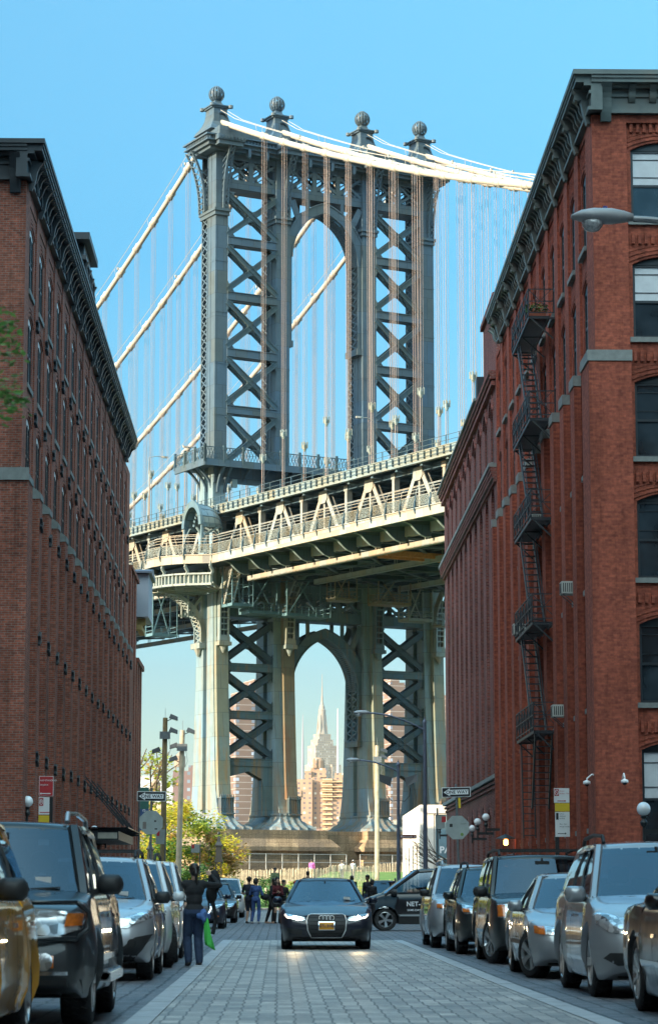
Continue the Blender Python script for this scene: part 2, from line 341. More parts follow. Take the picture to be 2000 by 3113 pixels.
def add_window(parent, axis, s, plane_, c, zs, ww, hh, rise=0.22, blind=False, white=False):
    """window set in an opening; axis 'x': wall faces +-x; c = centre along the wall; zs = sill height. s = outward sign"""
    key = (axis, s, ww, round(hh,2), rise, blind, white)
    if key not in _wcache:
        f = MB(); W = ww/2; zt = hh-rise
        def B(a0,a1,z0,z1,d0,d1):
            if axis == 'x': f.box(s*-d0, s*-d1, a0, a1, z0, z1)
            else: f.box(a0, a1, s*-d0, s*-d1, z0, z1)
        fr = 0.09
        B(-W, -W+fr, 0, zt, 0.14, 0.26); B(W-fr, W, 0, zt, 0.14, 0.26); B(-W+fr, W-fr, 0, fr, 0.14, 0.26)
        B(-W+fr, W-fr, zt*0.5-0.04, zt*0.5+0.04, 0.15, 0.25); B(-W+fr, W-fr, zt-0.07, zt, 0.15, 0.25)
        if ww > 1.25: B(-0.06, 0.06, fr, zt, 0.13, 0.25)
        B(-0.018, 0.018, zt*0.5, zt, 0.17, 0.22)
        for q in (1, 3) if ww > 1.2 else (): B(-W+fr, W-fr, zt*0.5+zt*0.125*q*1.0-.012, zt*0.5+zt*0.125*q+.012, 0.17, 0.22)
        if white: f.cur = 1
        top = arc(0, ww-0.02, zt, rise, 8)
        pl = [(-W, zt-0.02)] + top + [(W, zt-0.02)]
        f.prism(pl, axis, s*-0.15, s*-0.24); f.cur = 0
        fm = f.build('window', [FRAME, FRAMEW]); me1 = fm.data; bpy.data.objects.remove(fm)
        g = MB(); 
        if axis == 'x': g.box(s*-0.20, s*-0.21, -W+.05, W-.05, 0.05, zt*0.5); g.cur = 1; g.box(s*-0.19, s*-0.2, -W+.05, W-.05, zt*0.5, zt-.03)
        else: g.box(-W+.05, W-.05, s*-0.20, s*-0.21, 0.05, zt*0.5); g.cur = 1; g.box(-W+.05, W-.05, s*-0.19, s*-0.2, zt*0.5, zt-.03)
        gm_ = g.build('pane', [PANE, BLIND if blind else PANE]); me2 = gm_.data; bpy.data.objects.remove(gm_)
        sl_ = MB()
        if axis == 'x': sl_.box(s*(-0.05 if s > 0 else 0.06), s*-0.26, -W-0.12, W+0.12, -0.16, 0.0)
        else: sl_.box(-W-0.12, W+0.12, s*0.10, s*-0.2, -0.16, 0.0)
        so = sl_.build('sill', SILLM); me3 = so.data; bpy.data.objects.remove(so)
        _wcache[key] = (me1, me2, me3)
    a, b_, c_ = _wcache[key]
    loc = (plane_, c, zs) if axis == 'x' else (c, plane_, zs)
    o = bpy.data.objects.new('window', a); COL.objects.link(o); o.parent = parent; o.location = loc
    for nm, me in (('pane', b_), ('sill', c_)):
        q = bpy.data.objects.new(nm, me); COL.objects.link(q); q.parent = o
    return o
def bay_infill(mb, axis, s, plane_, a0, a1, ww, opens, z0, z1, th=0.34, rise=0.22, hood=True):
    """wall of one bay between piers with arched openings; plane_ = face of the infill"""
    c = (a0+a1)/2; f0, f1 = plane_, plane_ - s*th
    def P(poly): mb.prism(poly, axis, f0, f1)
    def Bx(u0,u1,w0,w1):
        if axis == 'x': mb.box(f0, f1, u0, u1, w0, w1)
        else: mb.box(u0, u1, f0, f1, w0, w1)
    Bx(a0, c-ww/2, z0, z1); Bx(c+ww/2, a1, z0, z1)
    zb = z0
    for (zs, zt) in sorted(opens):
        if zs > zb+0.01: 
            pass
        top = arc(c, ww, zt-rise, rise)
        zb_next = zt
        opens_sorted = None
        if hood:
            for k in range(3):
                o_ = arc(c, ww+0.25+0.16*k, zt-rise+0.06+0.13*k, rise+0.02); o2 = arc(c, ww+0.25+0.16*k, zt-rise+0.13+0.13*k, rise+0.02)
                for i in range(8): mb.prism([o_[i], o_[i+1], o2[i+1], o2[i]], axis, plane_+s*(0.035-0.01*k), plane_+s*0.001)
    so = sorted(opens)
    bounds = [(z0, None)] 
    # spandrels: below first opening, between, above last
    Bx(c-ww/2, c+ww/2, z0, so[0][0]) if so[0][0] > z0 else None
    for i, (zs, zt) in enumerate(so):
        nxt = so[i+1][0] if i+1 < len(so) else z1
        top = arc(c, ww, zt-rise, rise)
        for p, q in zip(top, top[1:]): P([p, q, (q[0], nxt), (p[0], nxt)])
def cornice_run(mb, axis, s, plane_, a0, a1, zb, zt, over, style):
    """bracketed cornice; profile steps out to 'over'"""
    H = zt - zb
    def B(u0,u1,d0,d1,w0,w1):
        if axis == 'x': mb.box(plane_+s*d0, plane_+s*d1, u0, u1, w0, w1)
        else: mb.box(u0, u1, plane_+s*d0, plane_+s*d1, w0, w1)
    B(a0, a1, -0.3, 0.06, zb, zb+H*0.62); B(a0, a1, 0.06, 0.16, zb, zb+0.12); B(a0, a1, 0.06, 0.13, zb+H*0.42, zb+H*0.5)
    B(a0, a1, -0.3, over*0.45, zb+H*0.62, zb+H*0.70)
    B(a0, a1, -0.3, over*0.86, zb+H*0.70, zb+H*0.80); B(a0, a1, -0.3, over*0.93, zb+H*0.80, zb+H*0.88); B(a0, a1, -0.3, over, zb+H*0.88, zt)

def small_bracket(mb, axis, s, plane_, a, w_, z0, z1, over):
    """S-curved bracket"""
    pts = []
    for i in range(9):
        t = i/8; d = 0.10 + (over-0.10)*(t**1.6) + 0.05*sin(t*2*pi); pts.append((d, z0+(z1-z0)*t))
    if axis == 'x':
        poly = [(plane_, z0)] + [(plane_+s*d, z) for d, z in pts] + [(plane_, z1)]
        vs0 = [(x, a-w_/2, z) for x, z in poly]; vs1 = [(x, a+w_/2, z) for x, z in poly]
    else:
        poly = [(plane_, z0)] + [(plane_+s*d, z) for d, z in pts] + [(plane_, z1)]
        vs0 = [(a-w_/2, y, z) for y, z in poly]; vs1 = [(a+w_/2, y, z) for y, z in poly]
    k = len(poly); mb.add(vs0+vs1, [tuple(range(k)), tuple(range(k,2*k))[::-1]] + [(i, k+i, k+(i+1)%k, (i+1)%k) for i in range(k)])

# ---------------- left warehouse
LB = thing('brick_warehouse', 'dark red brick warehouse on the left with black bracketed cornice and iron tie plates', 'building', (0,0,0))
XL, Y0, PIT, NB = -8.2, 78.3, 3.38, 16
Y1 = 135.0
L_open = [(20.79,22.95),(17.66,19.95),(14.3,16.6),(10.52,13.0),(6.72,9.2),(2.2,5.2)]
wl = MB()
PW = 1.0
first = Y0+1.25      # near corner pier
infp = XL-0.05
bays = []
y = first
while y + (PIT-PW) < Y1-0.5:
    bays.append((y, y+PIT-PW)); y += PIT
# piers
prev = Y0
for (a, b) in bays + [(Y1, Y1)]:
    wl.box(XL-0.6, XL, prev, a, 0, 24.0)
    wl.box(XL-0.02, XL+0.25, prev, a, 0, 14.15)        # lower, thicker pier
    prev = b
for (a, b) in bays:
    bay_infill(wl, 'x', 1, infp, a, b, 1.5, L_open, 0, 24.0)
    wl.box(infp-0.9, infp-0.5, a-.1, b+.1, 0, 24.0)
    # corbel table at the top of each bay
    wl.box(infp-.1, XL-0.02, a, b, 23.55, 24.0)
    for k in range(9): wl.box(infp-.1, XL-0.06, a+0.1+k*0.22, a+0.22+k*0.22, 23.2, 23.55)
wl.box(-24, XL-0.6, Y0+0.3, Y1, 0, 24.6)
# front (facing the camera)
wl.box(-24, XL-0.6, Y0, Y0+0.3, 0, 24.0); wl.box(-24, XL-2.6, Y0-0.12, Y0, 0, 24.0) if False else None
wl.box(-24, XL+0.245, Y0-0.14, Y0, 0, 14.15)
wl.build('wall', BR_L, LB)
prev = Y0-0.14
for i, (a, b) in enumerate(bays + [(Y1, Y1)]):
    cp = MB(); cp.add([(XL-0.02,prev-.03,14.15),(XL+0.28,prev-.03,14.15),(XL+0.28,a+.03,14.15),(XL-0.02,a+.03,14.15),(XL-0.02,prev-.03,14.62),(XL+0.02,prev-.03,14.55),(XL+0.02,a+.03,14.55),(XL-0.02,a+.03,14.62),(XL+0.28,prev-.03,14.35),(XL+0.28,a+.03,14.35)],
           [(0,3,2,1),(0,1,8,5,4),(3,7,6,9,2),(1,2,9,8),(8,9,6,5),(4,5,6,7),(0,4,7,3)]); prev = b
    if i == 0: cp.box(-24, XL+0.27, Y0-0.2, Y0-.14, 14.15, 14.55)
    cp.build('pier_cap', SILLM, LB)
for i, (a, b) in enumerate(bays):
    for j, (zs, zt) in enumerate(L_open[:5]): add_window(LB, 'x', 1, infp+0.11, (a+b)/2, zs, 1.5, zt-zs, white=True)
# tie plates
tp = MB()
tp.box(-0.0,0.05,-.09,.09,-.09,.09)
for t in (0.6, -0.6, pi-0.6, pi+0.6): tp.beam((0.05,0,0),(0.05,0.26*cos(t),0.30*sin(t)),0.09,0.09)
tp.tube([(0.03,0,0),(0.1,0,0)],0.12,8)
tpo = tp.build('tie_plate', IRON, LB); prev = Y0; n_ = 0
for (a, b) in bays:
    for z in (20.1, 16.9, 13.3, 9.5, 5.6):
        o = tpo if n_ == 0 else tpo.copy()
        if n_: COL.objects.link(o)
        n_ += 1; o.parent = LB; o.location = (XL + (0.25 if z < 14 else 0.0), b+0.3+random.uniform(-.05,.05), z+random.uniform(-.06,.06)); o.rotation_euler = (random.uniform(-.3,.3),0,0)
    prev = b
cr = MB()
cornice_run(cr, 'x', 1, XL, Y0-0.5, 131.2, 23.97, 25.2, 0.62, 0)
cornice_run(cr, 'y', -1, Y0, -24, XL+0.05, 23.97, 25.2, 0.62, 0)
cr.box(XL+0.05, XL+0.62, Y0-0.62, Y0-0.5, 25.05, 25.2)
y = Y0+0.3; k = 0
while y < 131.0:
    big = (k % 4 == 0)
    small_bracket(cr, 'x', 1, XL+0.05, y, 0.2 if big else 0.16, 23.7 if big else 24.15, 24.72, 0.54); y += PIT/4; k += 1
y = Y0
for (a, b) in bays:      # shallow arches in the frieze between consoles
    pass
y = Y0+0.05
while y < 129:
    for q in range(2):
        c = y+PIT*(0.25+0.5*q)
        for i in range(6):
            t0, t1 = pi*i/6, pi*(i+1)/6
            cr.prism([(c+0.72*cos(t0),24.0+0.55*sin(t0)),(c+0.72*cos(t1),24.0+0.55*sin(t1)),(c+0.60*cos(t1),24.0+0.45*sin(t1)),(c+0.60*cos(t0),24.0+0.45*sin(t0))],'x',XL+0.05,XL+0.22)
    y += PIT
for x in (XL-0.35, XL-2.4, XL-4.4): small_bracket(cr, 'y', -1, Y0-.02, x, 0.34, 23.55, 24.75, 0.62)
y = Y0+0.2
while y < 131.0: cr.box(XL+.34,XL+.52,y,y+.12,24.62,24.72); y += 0.24
cr.build('cornice', CORN_L, LB)
pd = MB()
pd.box(-8.6, -7.95, 98.3, 103.0, 25.1, 26.5); pd.box(-8.75, -7.82, 98.1, 103.2, 26.5, 26.68)
pd.prism([(98.6,26.68),(102.7,26.68),(102.2,27.4),(99.1,27.4)], 'x', -8.6, -7.98); pd.box(-8.75,-7.72,98.3,103.0,27.4,27.68)
for y in (98.6, 100.0, 101.4, 102.8): small_bracket(pd, 'x', 1, -7.95, y, 0.2, 25.7, 26.5, 0.22)
for y in (99.4, 100.7, 102.0): pd.tube([(-7.93,y+.35*cos(t),26.1+.28*sin(t)) for t in [2*pi*i/12 for i in range(12)]], 0.07, 5, closed=True)
pd.build('roof_pediment', CORN_L, LB)
ra = MB()
for i in range(4):
    ra.tube([(-12+i*0.0-0.0, Y0+1, 25.1),(-12,Y0+1,25.6)],0.03,5)
for z in (25.45, 25.65):
    ra.tube([(-14,Y0+1,z),(-9.2,Y0+1,z),(-8.9,Y0+1.0,25.15)],0.03,5)
for x in (-12,-11,-10.3,-9.6): ra.tube([(x,Y0+1,25.1),(x,Y0+1,25.65)],0.03,5)
ra.build('roof_ladder_rail', simple('oxide_red', (0.12,0.03,0.05), 0.5), LB)
# ---------------- lower neighbour at the far end on the left
L2 = thing('brick_annex', 'lower brick annex stepping down beyond the left warehouse', 'building')
w2 = MB()
def piers(mb, X, ya, yb, H, pit, pw, pr_):
    mb.box(X-14, X, ya, yb, 0, H)
    y = ya
    while y < yb-pw: mb.box(X-.05, X+pr_, y, y+pw, 0, H+0.02); y += pit
piers(w2, XL-0.1, 135.05, 142, 18.8, 2.3, 0.9, 0.22); piers(w2, XL-0.1, 142.05, 148, 14.3, 2.0, 0.8, 0.22)
w2.box(-22, XL+0.16, 141.7, 142.0, 18.8, 19.1); w2.box(-22, XL+0.16, 147.8, 148.0, 14.3, 14.5); w2.box(XL-1, XL+0.2, 135.1, 142.03, 18.8, 19.0); w2.box(XL-1, XL+0.2, 142.1, 148.03, 14.32, 14.6)
w2.build('wall', BR_L, L2)
for y in (137.0, 139.2, 141.3):
    for z in (15.5, 11.8, 8.0, 4.2): add_window(L2, 'x', 1, XL-0.08+.16, y-.3, z, 0.95, 2.1)
hb = MB(); GREYM = simple('grey_cladding', (0.27,0.30,0.35), 0.7, var=0.06, scale=1.0)
hb.box(-9.2, -7.52, 142.6, 147.0, 17.0, 19.45)
hb.build('hoist_box', GREYM, L2)
hr_ = MB(); hr_.box(-9.4, -7.35, 142.3, 147.2, 19.5, 19.62); hr_.prism([(142.3,19.62),(147.2,19.62),(144.8,20.0)], 'x', -9.4, -7.35); hr_.build('hoist_roof', simple('lead_roof', (0.10,0.12,0.16), 0.5), L2)
hs_ = MB(); hs_.box(-9.0, -7.7, 143.0, 143.3, 16.55, 16.95); hs_.box(-9.0, -7.9, 145.8, 146.1, 16.55, 16.95); hs_.box(-8.2,-7.9,142.9,146.5,16.3,16.55); hs_.build('support_beam', simple('timber_yellow', (0.30,0.22,0.08), 0.8), L2)

# ---------------- right loft building
RB = thing('brick_loft_building', 'tall orange-red brick loft building on the right with green-grey cornice and zigzag fire escape', 'building')
XR, RY0, RPIT, RPW = 10.0, 77.7, 3.2, 1.1
RY1 = 113.9
R_open = [(22.26,24.95),(18.55,21.2),(14.82,17.5),(11.03,13.7),(7.16,9.8),(3.3,5.9)]
wr = MB(); infr = XR+0.09; rb = []; y = RY0+1.75
while y + (RPIT-RPW) < RY1: rb.append((y, y+RPIT-RPW)); y += RPIT
prev = RY0
for (a, b) in rb + [(RY1, RY1)]:
    if a > prev: wr.box(XR, XR+0.6, prev, a, 0, 26.1); wr.box(XR-0.24, XR+0.02, prev, a, 0, 18.0)
    prev = b
for (a, b) in rb:
    bay_infill(wr, 'x', -1, infr, a, b, 1.45, R_open, 0, 26.1, rise=0.24)
    wr.box(infr+0.5, infr+0.9, a-.1, b+.1, 0, 26.1)
    wr.box(infr+.1, XR+0.02, a, b, 25.9, 26.1)
    for r_ in range(5):
        for k in range(7): wr.box(infr+.1, XR+0.05, a+0.14+k*0.26+(0.13 if r_%2 else 0), a+0.27+k*0.26+(0.13 if r_%2 else 0), 25.2+r_*0.13, 25.3+r_*0.13)
# front facade facing the crossing
f_bays = [(11.12, 13.5), (14.7, 17.1), (18.3, 20.7)]
F_open = [(22.64,25.25),(18.78,21.45),(14.91,17.58),(11.04,13.76),(7.11,9.84),(2.6,5.9)]
prev = XR
for (a, b) in f_bays + [(24, 24)]:
    wr.box(prev, a, RY0-0.0, RY0+0.6, 0, 26.1) if prev != XR else wr.box(XR+0.6, a, RY0, RY0+0.6, 0, 26.1)
    wr.box(prev-(0.235 if prev == XR else 0), a, RY0-0.16, RY0, 0, 18.0); prev = b
for (a, b) in f_bays:
    c = (a+b)/2
    bay_infill(wr, 'y', -1, RY0+0.17, a, b, 2.1, F_open, 0, 26.1, rise=0.26)
    wr.box(a-.1, b+.1, RY0+0.7, RY0+0.9, 0, 26.1)
    wr.box(a, b, RY0+.02, RY0+.3, 25.85, 26.1)
    for z_ in (25.55, 21.85, 18.0, 14.1, 10.25, 6.2):
        for k in range(11): wr.box(a+0.12+k*0.21, a+0.22+k*0.21, RY0+0.08, RY0+0.2, z_, z_+0.32)
wr.box(XR+0.6, 26, RY0+0.9, RY1, 0, 26.6)
wr.build('wall', BR_R, RB)
prev = RY0-0.16
for (a, b) in rb + [(RY1, RY1)]:
    if a > prev: cp = MB(); cp.box(XR-0.28, XR, prev-.03, a+.03, 17.95, 18.3); cp.build('pier_cap', SILLM, RB)
    prev = b
prev = XR
for (a, b) in f_bays: cp = MB(); cp.box(prev-.0, a+.03, RY0-0.2, RY0, 17.95, 18.3); cp.build('pier_cap', SILLM, RB); prev = b-.03
for i, (a, b) in enumerate(rb):
    for j, (zs, zt) in enumerate(R_open): add_window(RB, 'x', -1, infr-0.1, (a+b)/2, zs, 1.45, zt-zs, rise=0.24)
for i, (a, b) in enumerate(f_bays):
    for j, (zs, zt) in enumerate(F_open): add_window(RB, 'y', -1, RY0+0.17, (a+b)/2, zs, 2.1, zt-zs, rise=0.26, blind=j in (0, 1, 5))
cr = MB()
cornice_run(cr, 'x', -1, XR, RY0-0.5, 111.6, 26.12, 27.42, 0.64, 1)
cornice_run(cr, 'y', -1, RY0, XR-0.05, 26, 26.12, 27.42, 0.64, 1)
cr.box(XR-0.64, XR-0.05, RY0-0.64, RY0-0.5, 27.26, 27.42)
y = RY0+0.35
while y < 110.8:
    small_bracket(cr, 'x', -1, XR-.02, y, 0.32, 25.85, 27.02, 0.58); cr.tube([(XR-.4,y-.18,26.75),(XR-.4,y+.18,26.75)],0.13,8)
    for k in range(1, 6): small_bracket(cr, 'x', -1, XR-.02, y+RPIT*k/6, 0.18, 26.45, 26.98, 0.44)
    y += RPIT
for i, x in enumerate([XR+0.45, 14.6, 18.6]): small_bracket(cr, 'y', -1, RY0-.02, x, 0.34, 25.85, 27.02, 0.58)
x = XR+1.3
while x < 24: small_bracket(cr, 'y', -1, RY0-.02, x, 0.22, 26.5, 26.98, 0.44); x += 0.68
cr.build('cornice', CORN_R, RB)
# fire escape
FX0, FX1, FY0, FY1 = 9.05, 9.84, 89.2, 95.6
plz = [22.15, 18.35, 14.7, 10.9, 7.0]
for i, z in enumerate(plz):
    fe = MB(); dy = -0.25*i*0
    for k in range(int((FY1-FY0)/0.11)): yy = FY0+k*0.11; fe.box(FX0, FX1, yy, yy+0.045, z-.03, z)
    for xx in (FX0, FX1-.05): fe.box(xx, xx+.05, FY0, FY1, z-0.1, z)
    for yy in (FY0, (FY0+FY1)/2, FY1): fe.beam((FX0,yy,z-.08),(XR+.05,yy,z-.08),0.06); fe.beam((FX0+.1,yy,z-.1),(XR-.05,yy,z-0.85),0.05)
    fe.build('fire_escape_platform', IRON, RB)
    rl = MB()
    for zz in (z+0.12, z+0.55, z+1.0):
        rl.beam((FX0,FY0,zz),(FX0,FY1,zz),0.035); rl.beam((FX0,FY0,zz),(XR-.02,FY0,zz),0.035); rl.beam((FX0,FY1,zz),(XR-.02,FY1,zz),0.035)
    for k in range(7): yy = FY0+(FY1-FY0)*k/6; rl.beam((FX0,yy,z),(FX0,yy,z+1.0),0.045)
    for k in range(6):
        ya, yb = FY0+(FY1-FY0)*k/6, FY0+(FY1-FY0)*(k+1)/6
        rl.beam((FX0,ya,z+.12),(FX0,yb,z+1.0),0.025); rl.beam((FX0,yb,z+.12),(FX0,ya,z+1.0),0.025)
    for yy in (FY0, FY1): rl.beam((FX0,yy,z+.12),(XR-.1,yy,z+1.0),0.025); rl.beam((XR-.1,yy,z+.12),(FX0,yy,z+1.0),0.025)
    rl.build('fire_escape_railing', IRON, RB)
    if i < 4:
        ld = MB(); za, zb = z, plz[i+1]; ya, yb = FY1-1.0, FY0+1.6
        for xx in (FX0+0.12, FX0+0.62): ld.beam((xx,ya,za),(xx,yb,zb),0.05,0.16); ld.beam((xx,ya,za+.8),(xx,yb,zb+.8),0.03,0.03)
        n_ = 14
        for k in range(1, n_): t = k/n_; ld.box(FX0+.1, FX0+.64, ya+(yb-ya)*t-.09, ya+(yb-ya)*t+.09, za+(zb-za)*t-.02, za+(zb-za)*t+.02)
        ld.build('fire_escape_stair', IRON, RB)
dl = MB()
for xx in (9.15, 9.6): dl.beam((xx,FY1-0.8,6.95),(xx,FY1-1.3,3.3),0.05)
for k in range(14): t = k/13; dl.beam((9.15,FY1-.8-.5*t,6.9-3.5*t),(9.6,FY1-.8-.5*t,6.9-3.5*t),0.035)
dl.build('drop_ladder', IRON, RB); dl = MB()
for xx in (9.15,9.75): dl.beam((xx,FY0+.3,6.95),(xx,FY0+1.8,4.3),0.06,0.16)
for k in range(12): t = k/11; dl.box(9.13,9.77,FY0+.3+1.5*t-.09,FY0+.3+1.5*t+.09,6.9-2.5*t,6.93-2.5*t)
dl.build('fire_escape_stair', IRON, RB)
# ---------------- dark warehouse beyond
DB = thing('dark_brick_warehouse', 'dark purple-brown brick warehouse with tall narrow arched recesses beyond the loft building', 'building')
wd = MB(); DY0, DY1, DP = 113.95, 150.6, 3.45; XD = 10.0
opens_top = (21.3, 24.0)
nb = 10
wd.box(XD+0.9, 26, DY0+.05, DY1, 0, 25.0)
wd.box(XD+.05, 24, DY0+0.05, 121.2, 25.0, 28.9); wd.box(XD-.1, 24, DY0+.1, 121.4, 28.9, 29.15)
for k in range(nb):
    a = DY0+0.9+k*DP+0.1; b = a+DP-1.05
    top = 25.4
    bay_infill(wd, 'x', -1, XD, a, b, 1.25, [opens_top], 20.7, top, th=0.45, rise=0.5)
    for k_ in range(2):
        o_ = arc((a+b)/2, 1.75+.3*k_, opens_top[1]-.3+.22*k_, .62, 10); o2 = arc((a+b)/2, 1.75+.3*k_, opens_top[1]-.18+.22*k_, .62, 10)
        for i_ in range(10): wd.prism([o_[i_], o_[i_+1], o2[i_+1], o2[i_]], 'x', XD-.10+.03*k_, XD-.001)
    # tall recess below with round head
    bay_infill(wd, 'x', -1, XD, a, b, 1.75, [(6.7, 20.3)], 6.7, 20.7, th=0.42, rise=0.7, hood=False)
    wd.box(XD+0.42, XD+0.85, a-.1, b+.1, 0, 25.3)
    bay_infill(wd, 'x', -1, XD, a, b, 1.3, [(1.6, 5.2)], 0.0, 6.3, th=0.42, rise=0.4)
prev = DY0+0.1
for k in range(nb+1):
    a = DY0+0.9+k*DP+0.1 if k < nb else DY1
    if a > DY1: a = DY1
    if a > prev: wd.box(XD, XD+0.9, prev, a, 0, 25.4)
    prev = a+DP-1.05
# corbelled belt + parapet mouldings
for i, (d, z) in enumerate(((0.12,20.15),(0.22,20.32),(0.26,20.49),(0.3,20.66))): wd.box(XD-d, XD+.1, DY0+.1, DY1+d, z, z+0.17)
for i, (d, z) in enumerate(((0.1,24.7),(0.16,25.0),(0.24,25.2))): wd.box(XD-d-.1, XD+.1, DY0+.1, DY1+d, z, z+0.2)
for i, (d, z) in enumerate(((0.08,6.1),(0.14,6.3))): wd.box(XD-d, XD+.1, DY0+.1, DY1, z, z+0.12)
wd.build('wall', BR_D, DB)
bl = MB(); bl.box(XD-.36, XD+.2, DY0+.1, DY1+.4, 20.84, 21.02); bl.box(XD-.22, XD+.2, DY0+.1, DY1+.2, 6.5, 6.68); bl.box(XD-.45, XD+.6, 121.4, DY1+.3, 25.42, 25.55); bl.build('stone_belt', SILLM, DB)
for k in range(nb):
    c = DY0+1.0+k*DP+(DP-1.05)/2
    add_window(DB, 'x', -1, XD-0.06, c, 21.3, 1.25, 2.7, rise=0.5); add_window(DB, 'x', -1, XD, c, 1.6, 1.3, 3.6, rise=0.4, white=True)
    for z in (16.6, 12.9, 9.2): add_window(DB, 'x', -1, XD+0.3, c, z, 1.2, 2.4, rise=0.2)
dp = MB()
for i in range(7): y = 120+i*4.5; dp.beam((XD+.2,y,25.5),(XD+.2,y,26.4),0.05); 
dp.beam((XD+.2,120,26.4),(XD+.2,150,26.4),0.05); dp.beam((XD+.2,120,26.0),(XD+.2,150,26.0),0.04); dp.box(9.7,10.3,121.2,122.2,25.4,26.6); dp.build('parapet_railing', IRON, DB)

# ---------------- buildings out of frame that shade the street and show in the car paint
def plain(name, lab, x0, x1, y0, y1, h, mat, win=True):
    t = thing(name, lab, 'building'); mb = MB(); mb.box(x0, x1, y0, y1, 0, h); mb.box(x0-.3,x1+.3,y0-.3,y1+.3,h,h+.6); mb.build('wall', mat, t); return t
def facade_grid(name, wallc, winc, wx, wz, fx=0.5, fz=0.5, band=None, bandw=0.06, vary=0.5, litc=None):
    """regular windows for far or out-of-frame walls, drawn in the wall's own coordinates"""
    m, n, l, b = _mat(name); uv, pos = wall_uv(n, l); sp = n.new('ShaderNodeSeparateXYZ'); l.new(uv, sp.inputs[0])
    def cell(sock, size, frac):
        d = N(n, 'ShaderNodeMath', operation='DIVIDE'); l.new(sock, d.inputs[0]); d.inputs[1].default_value = size
        f = N(n, 'ShaderNodeMath', operation='FRACT'); l.new(d.outputs[0], f.inputs[0])
        s_ = N(n, 'ShaderNodeMath', operation='SUBTRACT'); l.new(f.outputs[0], s_.inputs[0]); s_.inputs[1].default_value = 0.5
        a = N(n, 'ShaderNodeMath', operation='ABSOLUTE'); l.new(s_.outputs[0], a.inputs[0])
        lt = N(n, 'ShaderNodeMath', operation='LESS_THAN'); l.new(a.outputs[0], lt.inputs[0]); lt.inputs[1].default_value = frac/2
        fl_ = N(n, 'ShaderNodeMath', operation='FLOOR'); l.new(d.outputs[0], fl_.inputs[0])
        return lt.outputs[0], fl_.outputs[0], f.outputs[0]
    a, ia, _ = cell(sp.outputs[0], wx, fx); c, ic, fz_ = cell(sp.outputs[1], wz, fz)
    mu = N(n, 'ShaderNodeMath', operation='MULTIPLY'); l.new(a, mu.inputs[0]); l.new(c, mu.inputs[1])
    cb = n.new('ShaderNodeCombineXYZ'); l.new(ia, cb.inputs[0]); l.new(ic, cb.inputs[1])
    wn = n.new('ShaderNodeTexWhiteNoise'); l.new(cb.outputs[0], wn.inputs['Vector'])
    r = ramp(n, [(0.0, winc), (0.7, tuple(x*(1+vary) for x in winc)), (0.9, litc or tuple(min(1,x*4) for x in winc))]); l.new(wn.outputs['Value'], r.inputs[0])
    no = N(n, 'ShaderNodeTexNoise', Scale=0.08, Detail=4.0); l.new(pos, no.inputs['Vector']); rn = ramp(n, [(0.3,0.85),(0.7,1.12)]); l.new(no.outputs[0], rn.inputs[0])
    w_ = mix(n, l, 1.0, wallc, rn.outputs[0], 'MULTIPLY')
    if band:
        lt = N(n, 'ShaderNodeMath', operation='LESS_THAN'); l.new(fz_, lt.inputs[0]); lt.inputs[1].default_value = bandw
        w_ = mix(n, l, lt.outputs[0], w_, band)
    l.new(mix(n, l, mu.outputs[0], w_, r.outputs[0]), b.inputs['Base Color']); b.inputs['Roughness'].default_value = 0.8
    return m
G1 = facade_grid('facade_brick_near', (0.24,0.10,0.07), (0.05,0.06,0.07), 3.2, 3.6, 0.4, 0.6)
plain('corner_building', 'brick corner building behind the left row of parked cars', -16, -8.6, -60, 60, 24, G1)
plain('shading_tower_block', 'unseen tall block added to keep sun off the right loft facade', -85, -16.5, -60, 60, 58, G1)  # added out of frame, made tall enough to shade the loft facade
plain('shading_rear_block', 'unseen tall block added to shade the upper walls across the street', -45, -26, 80, 125, 46, G1)  # added out of frame to hold sun off the upper right facades
plain('corner_building', 'brick corner building behind the right row of parked cars', 10.6, 30, -60, 60, 26, G1)
plain('unseen_street_end', 'unseen brick building closing the street behind the viewer, added to block low sky', -60, 60, -84, -70, 20, G1)  # added across the street, shaped to block low sky from the car fronts
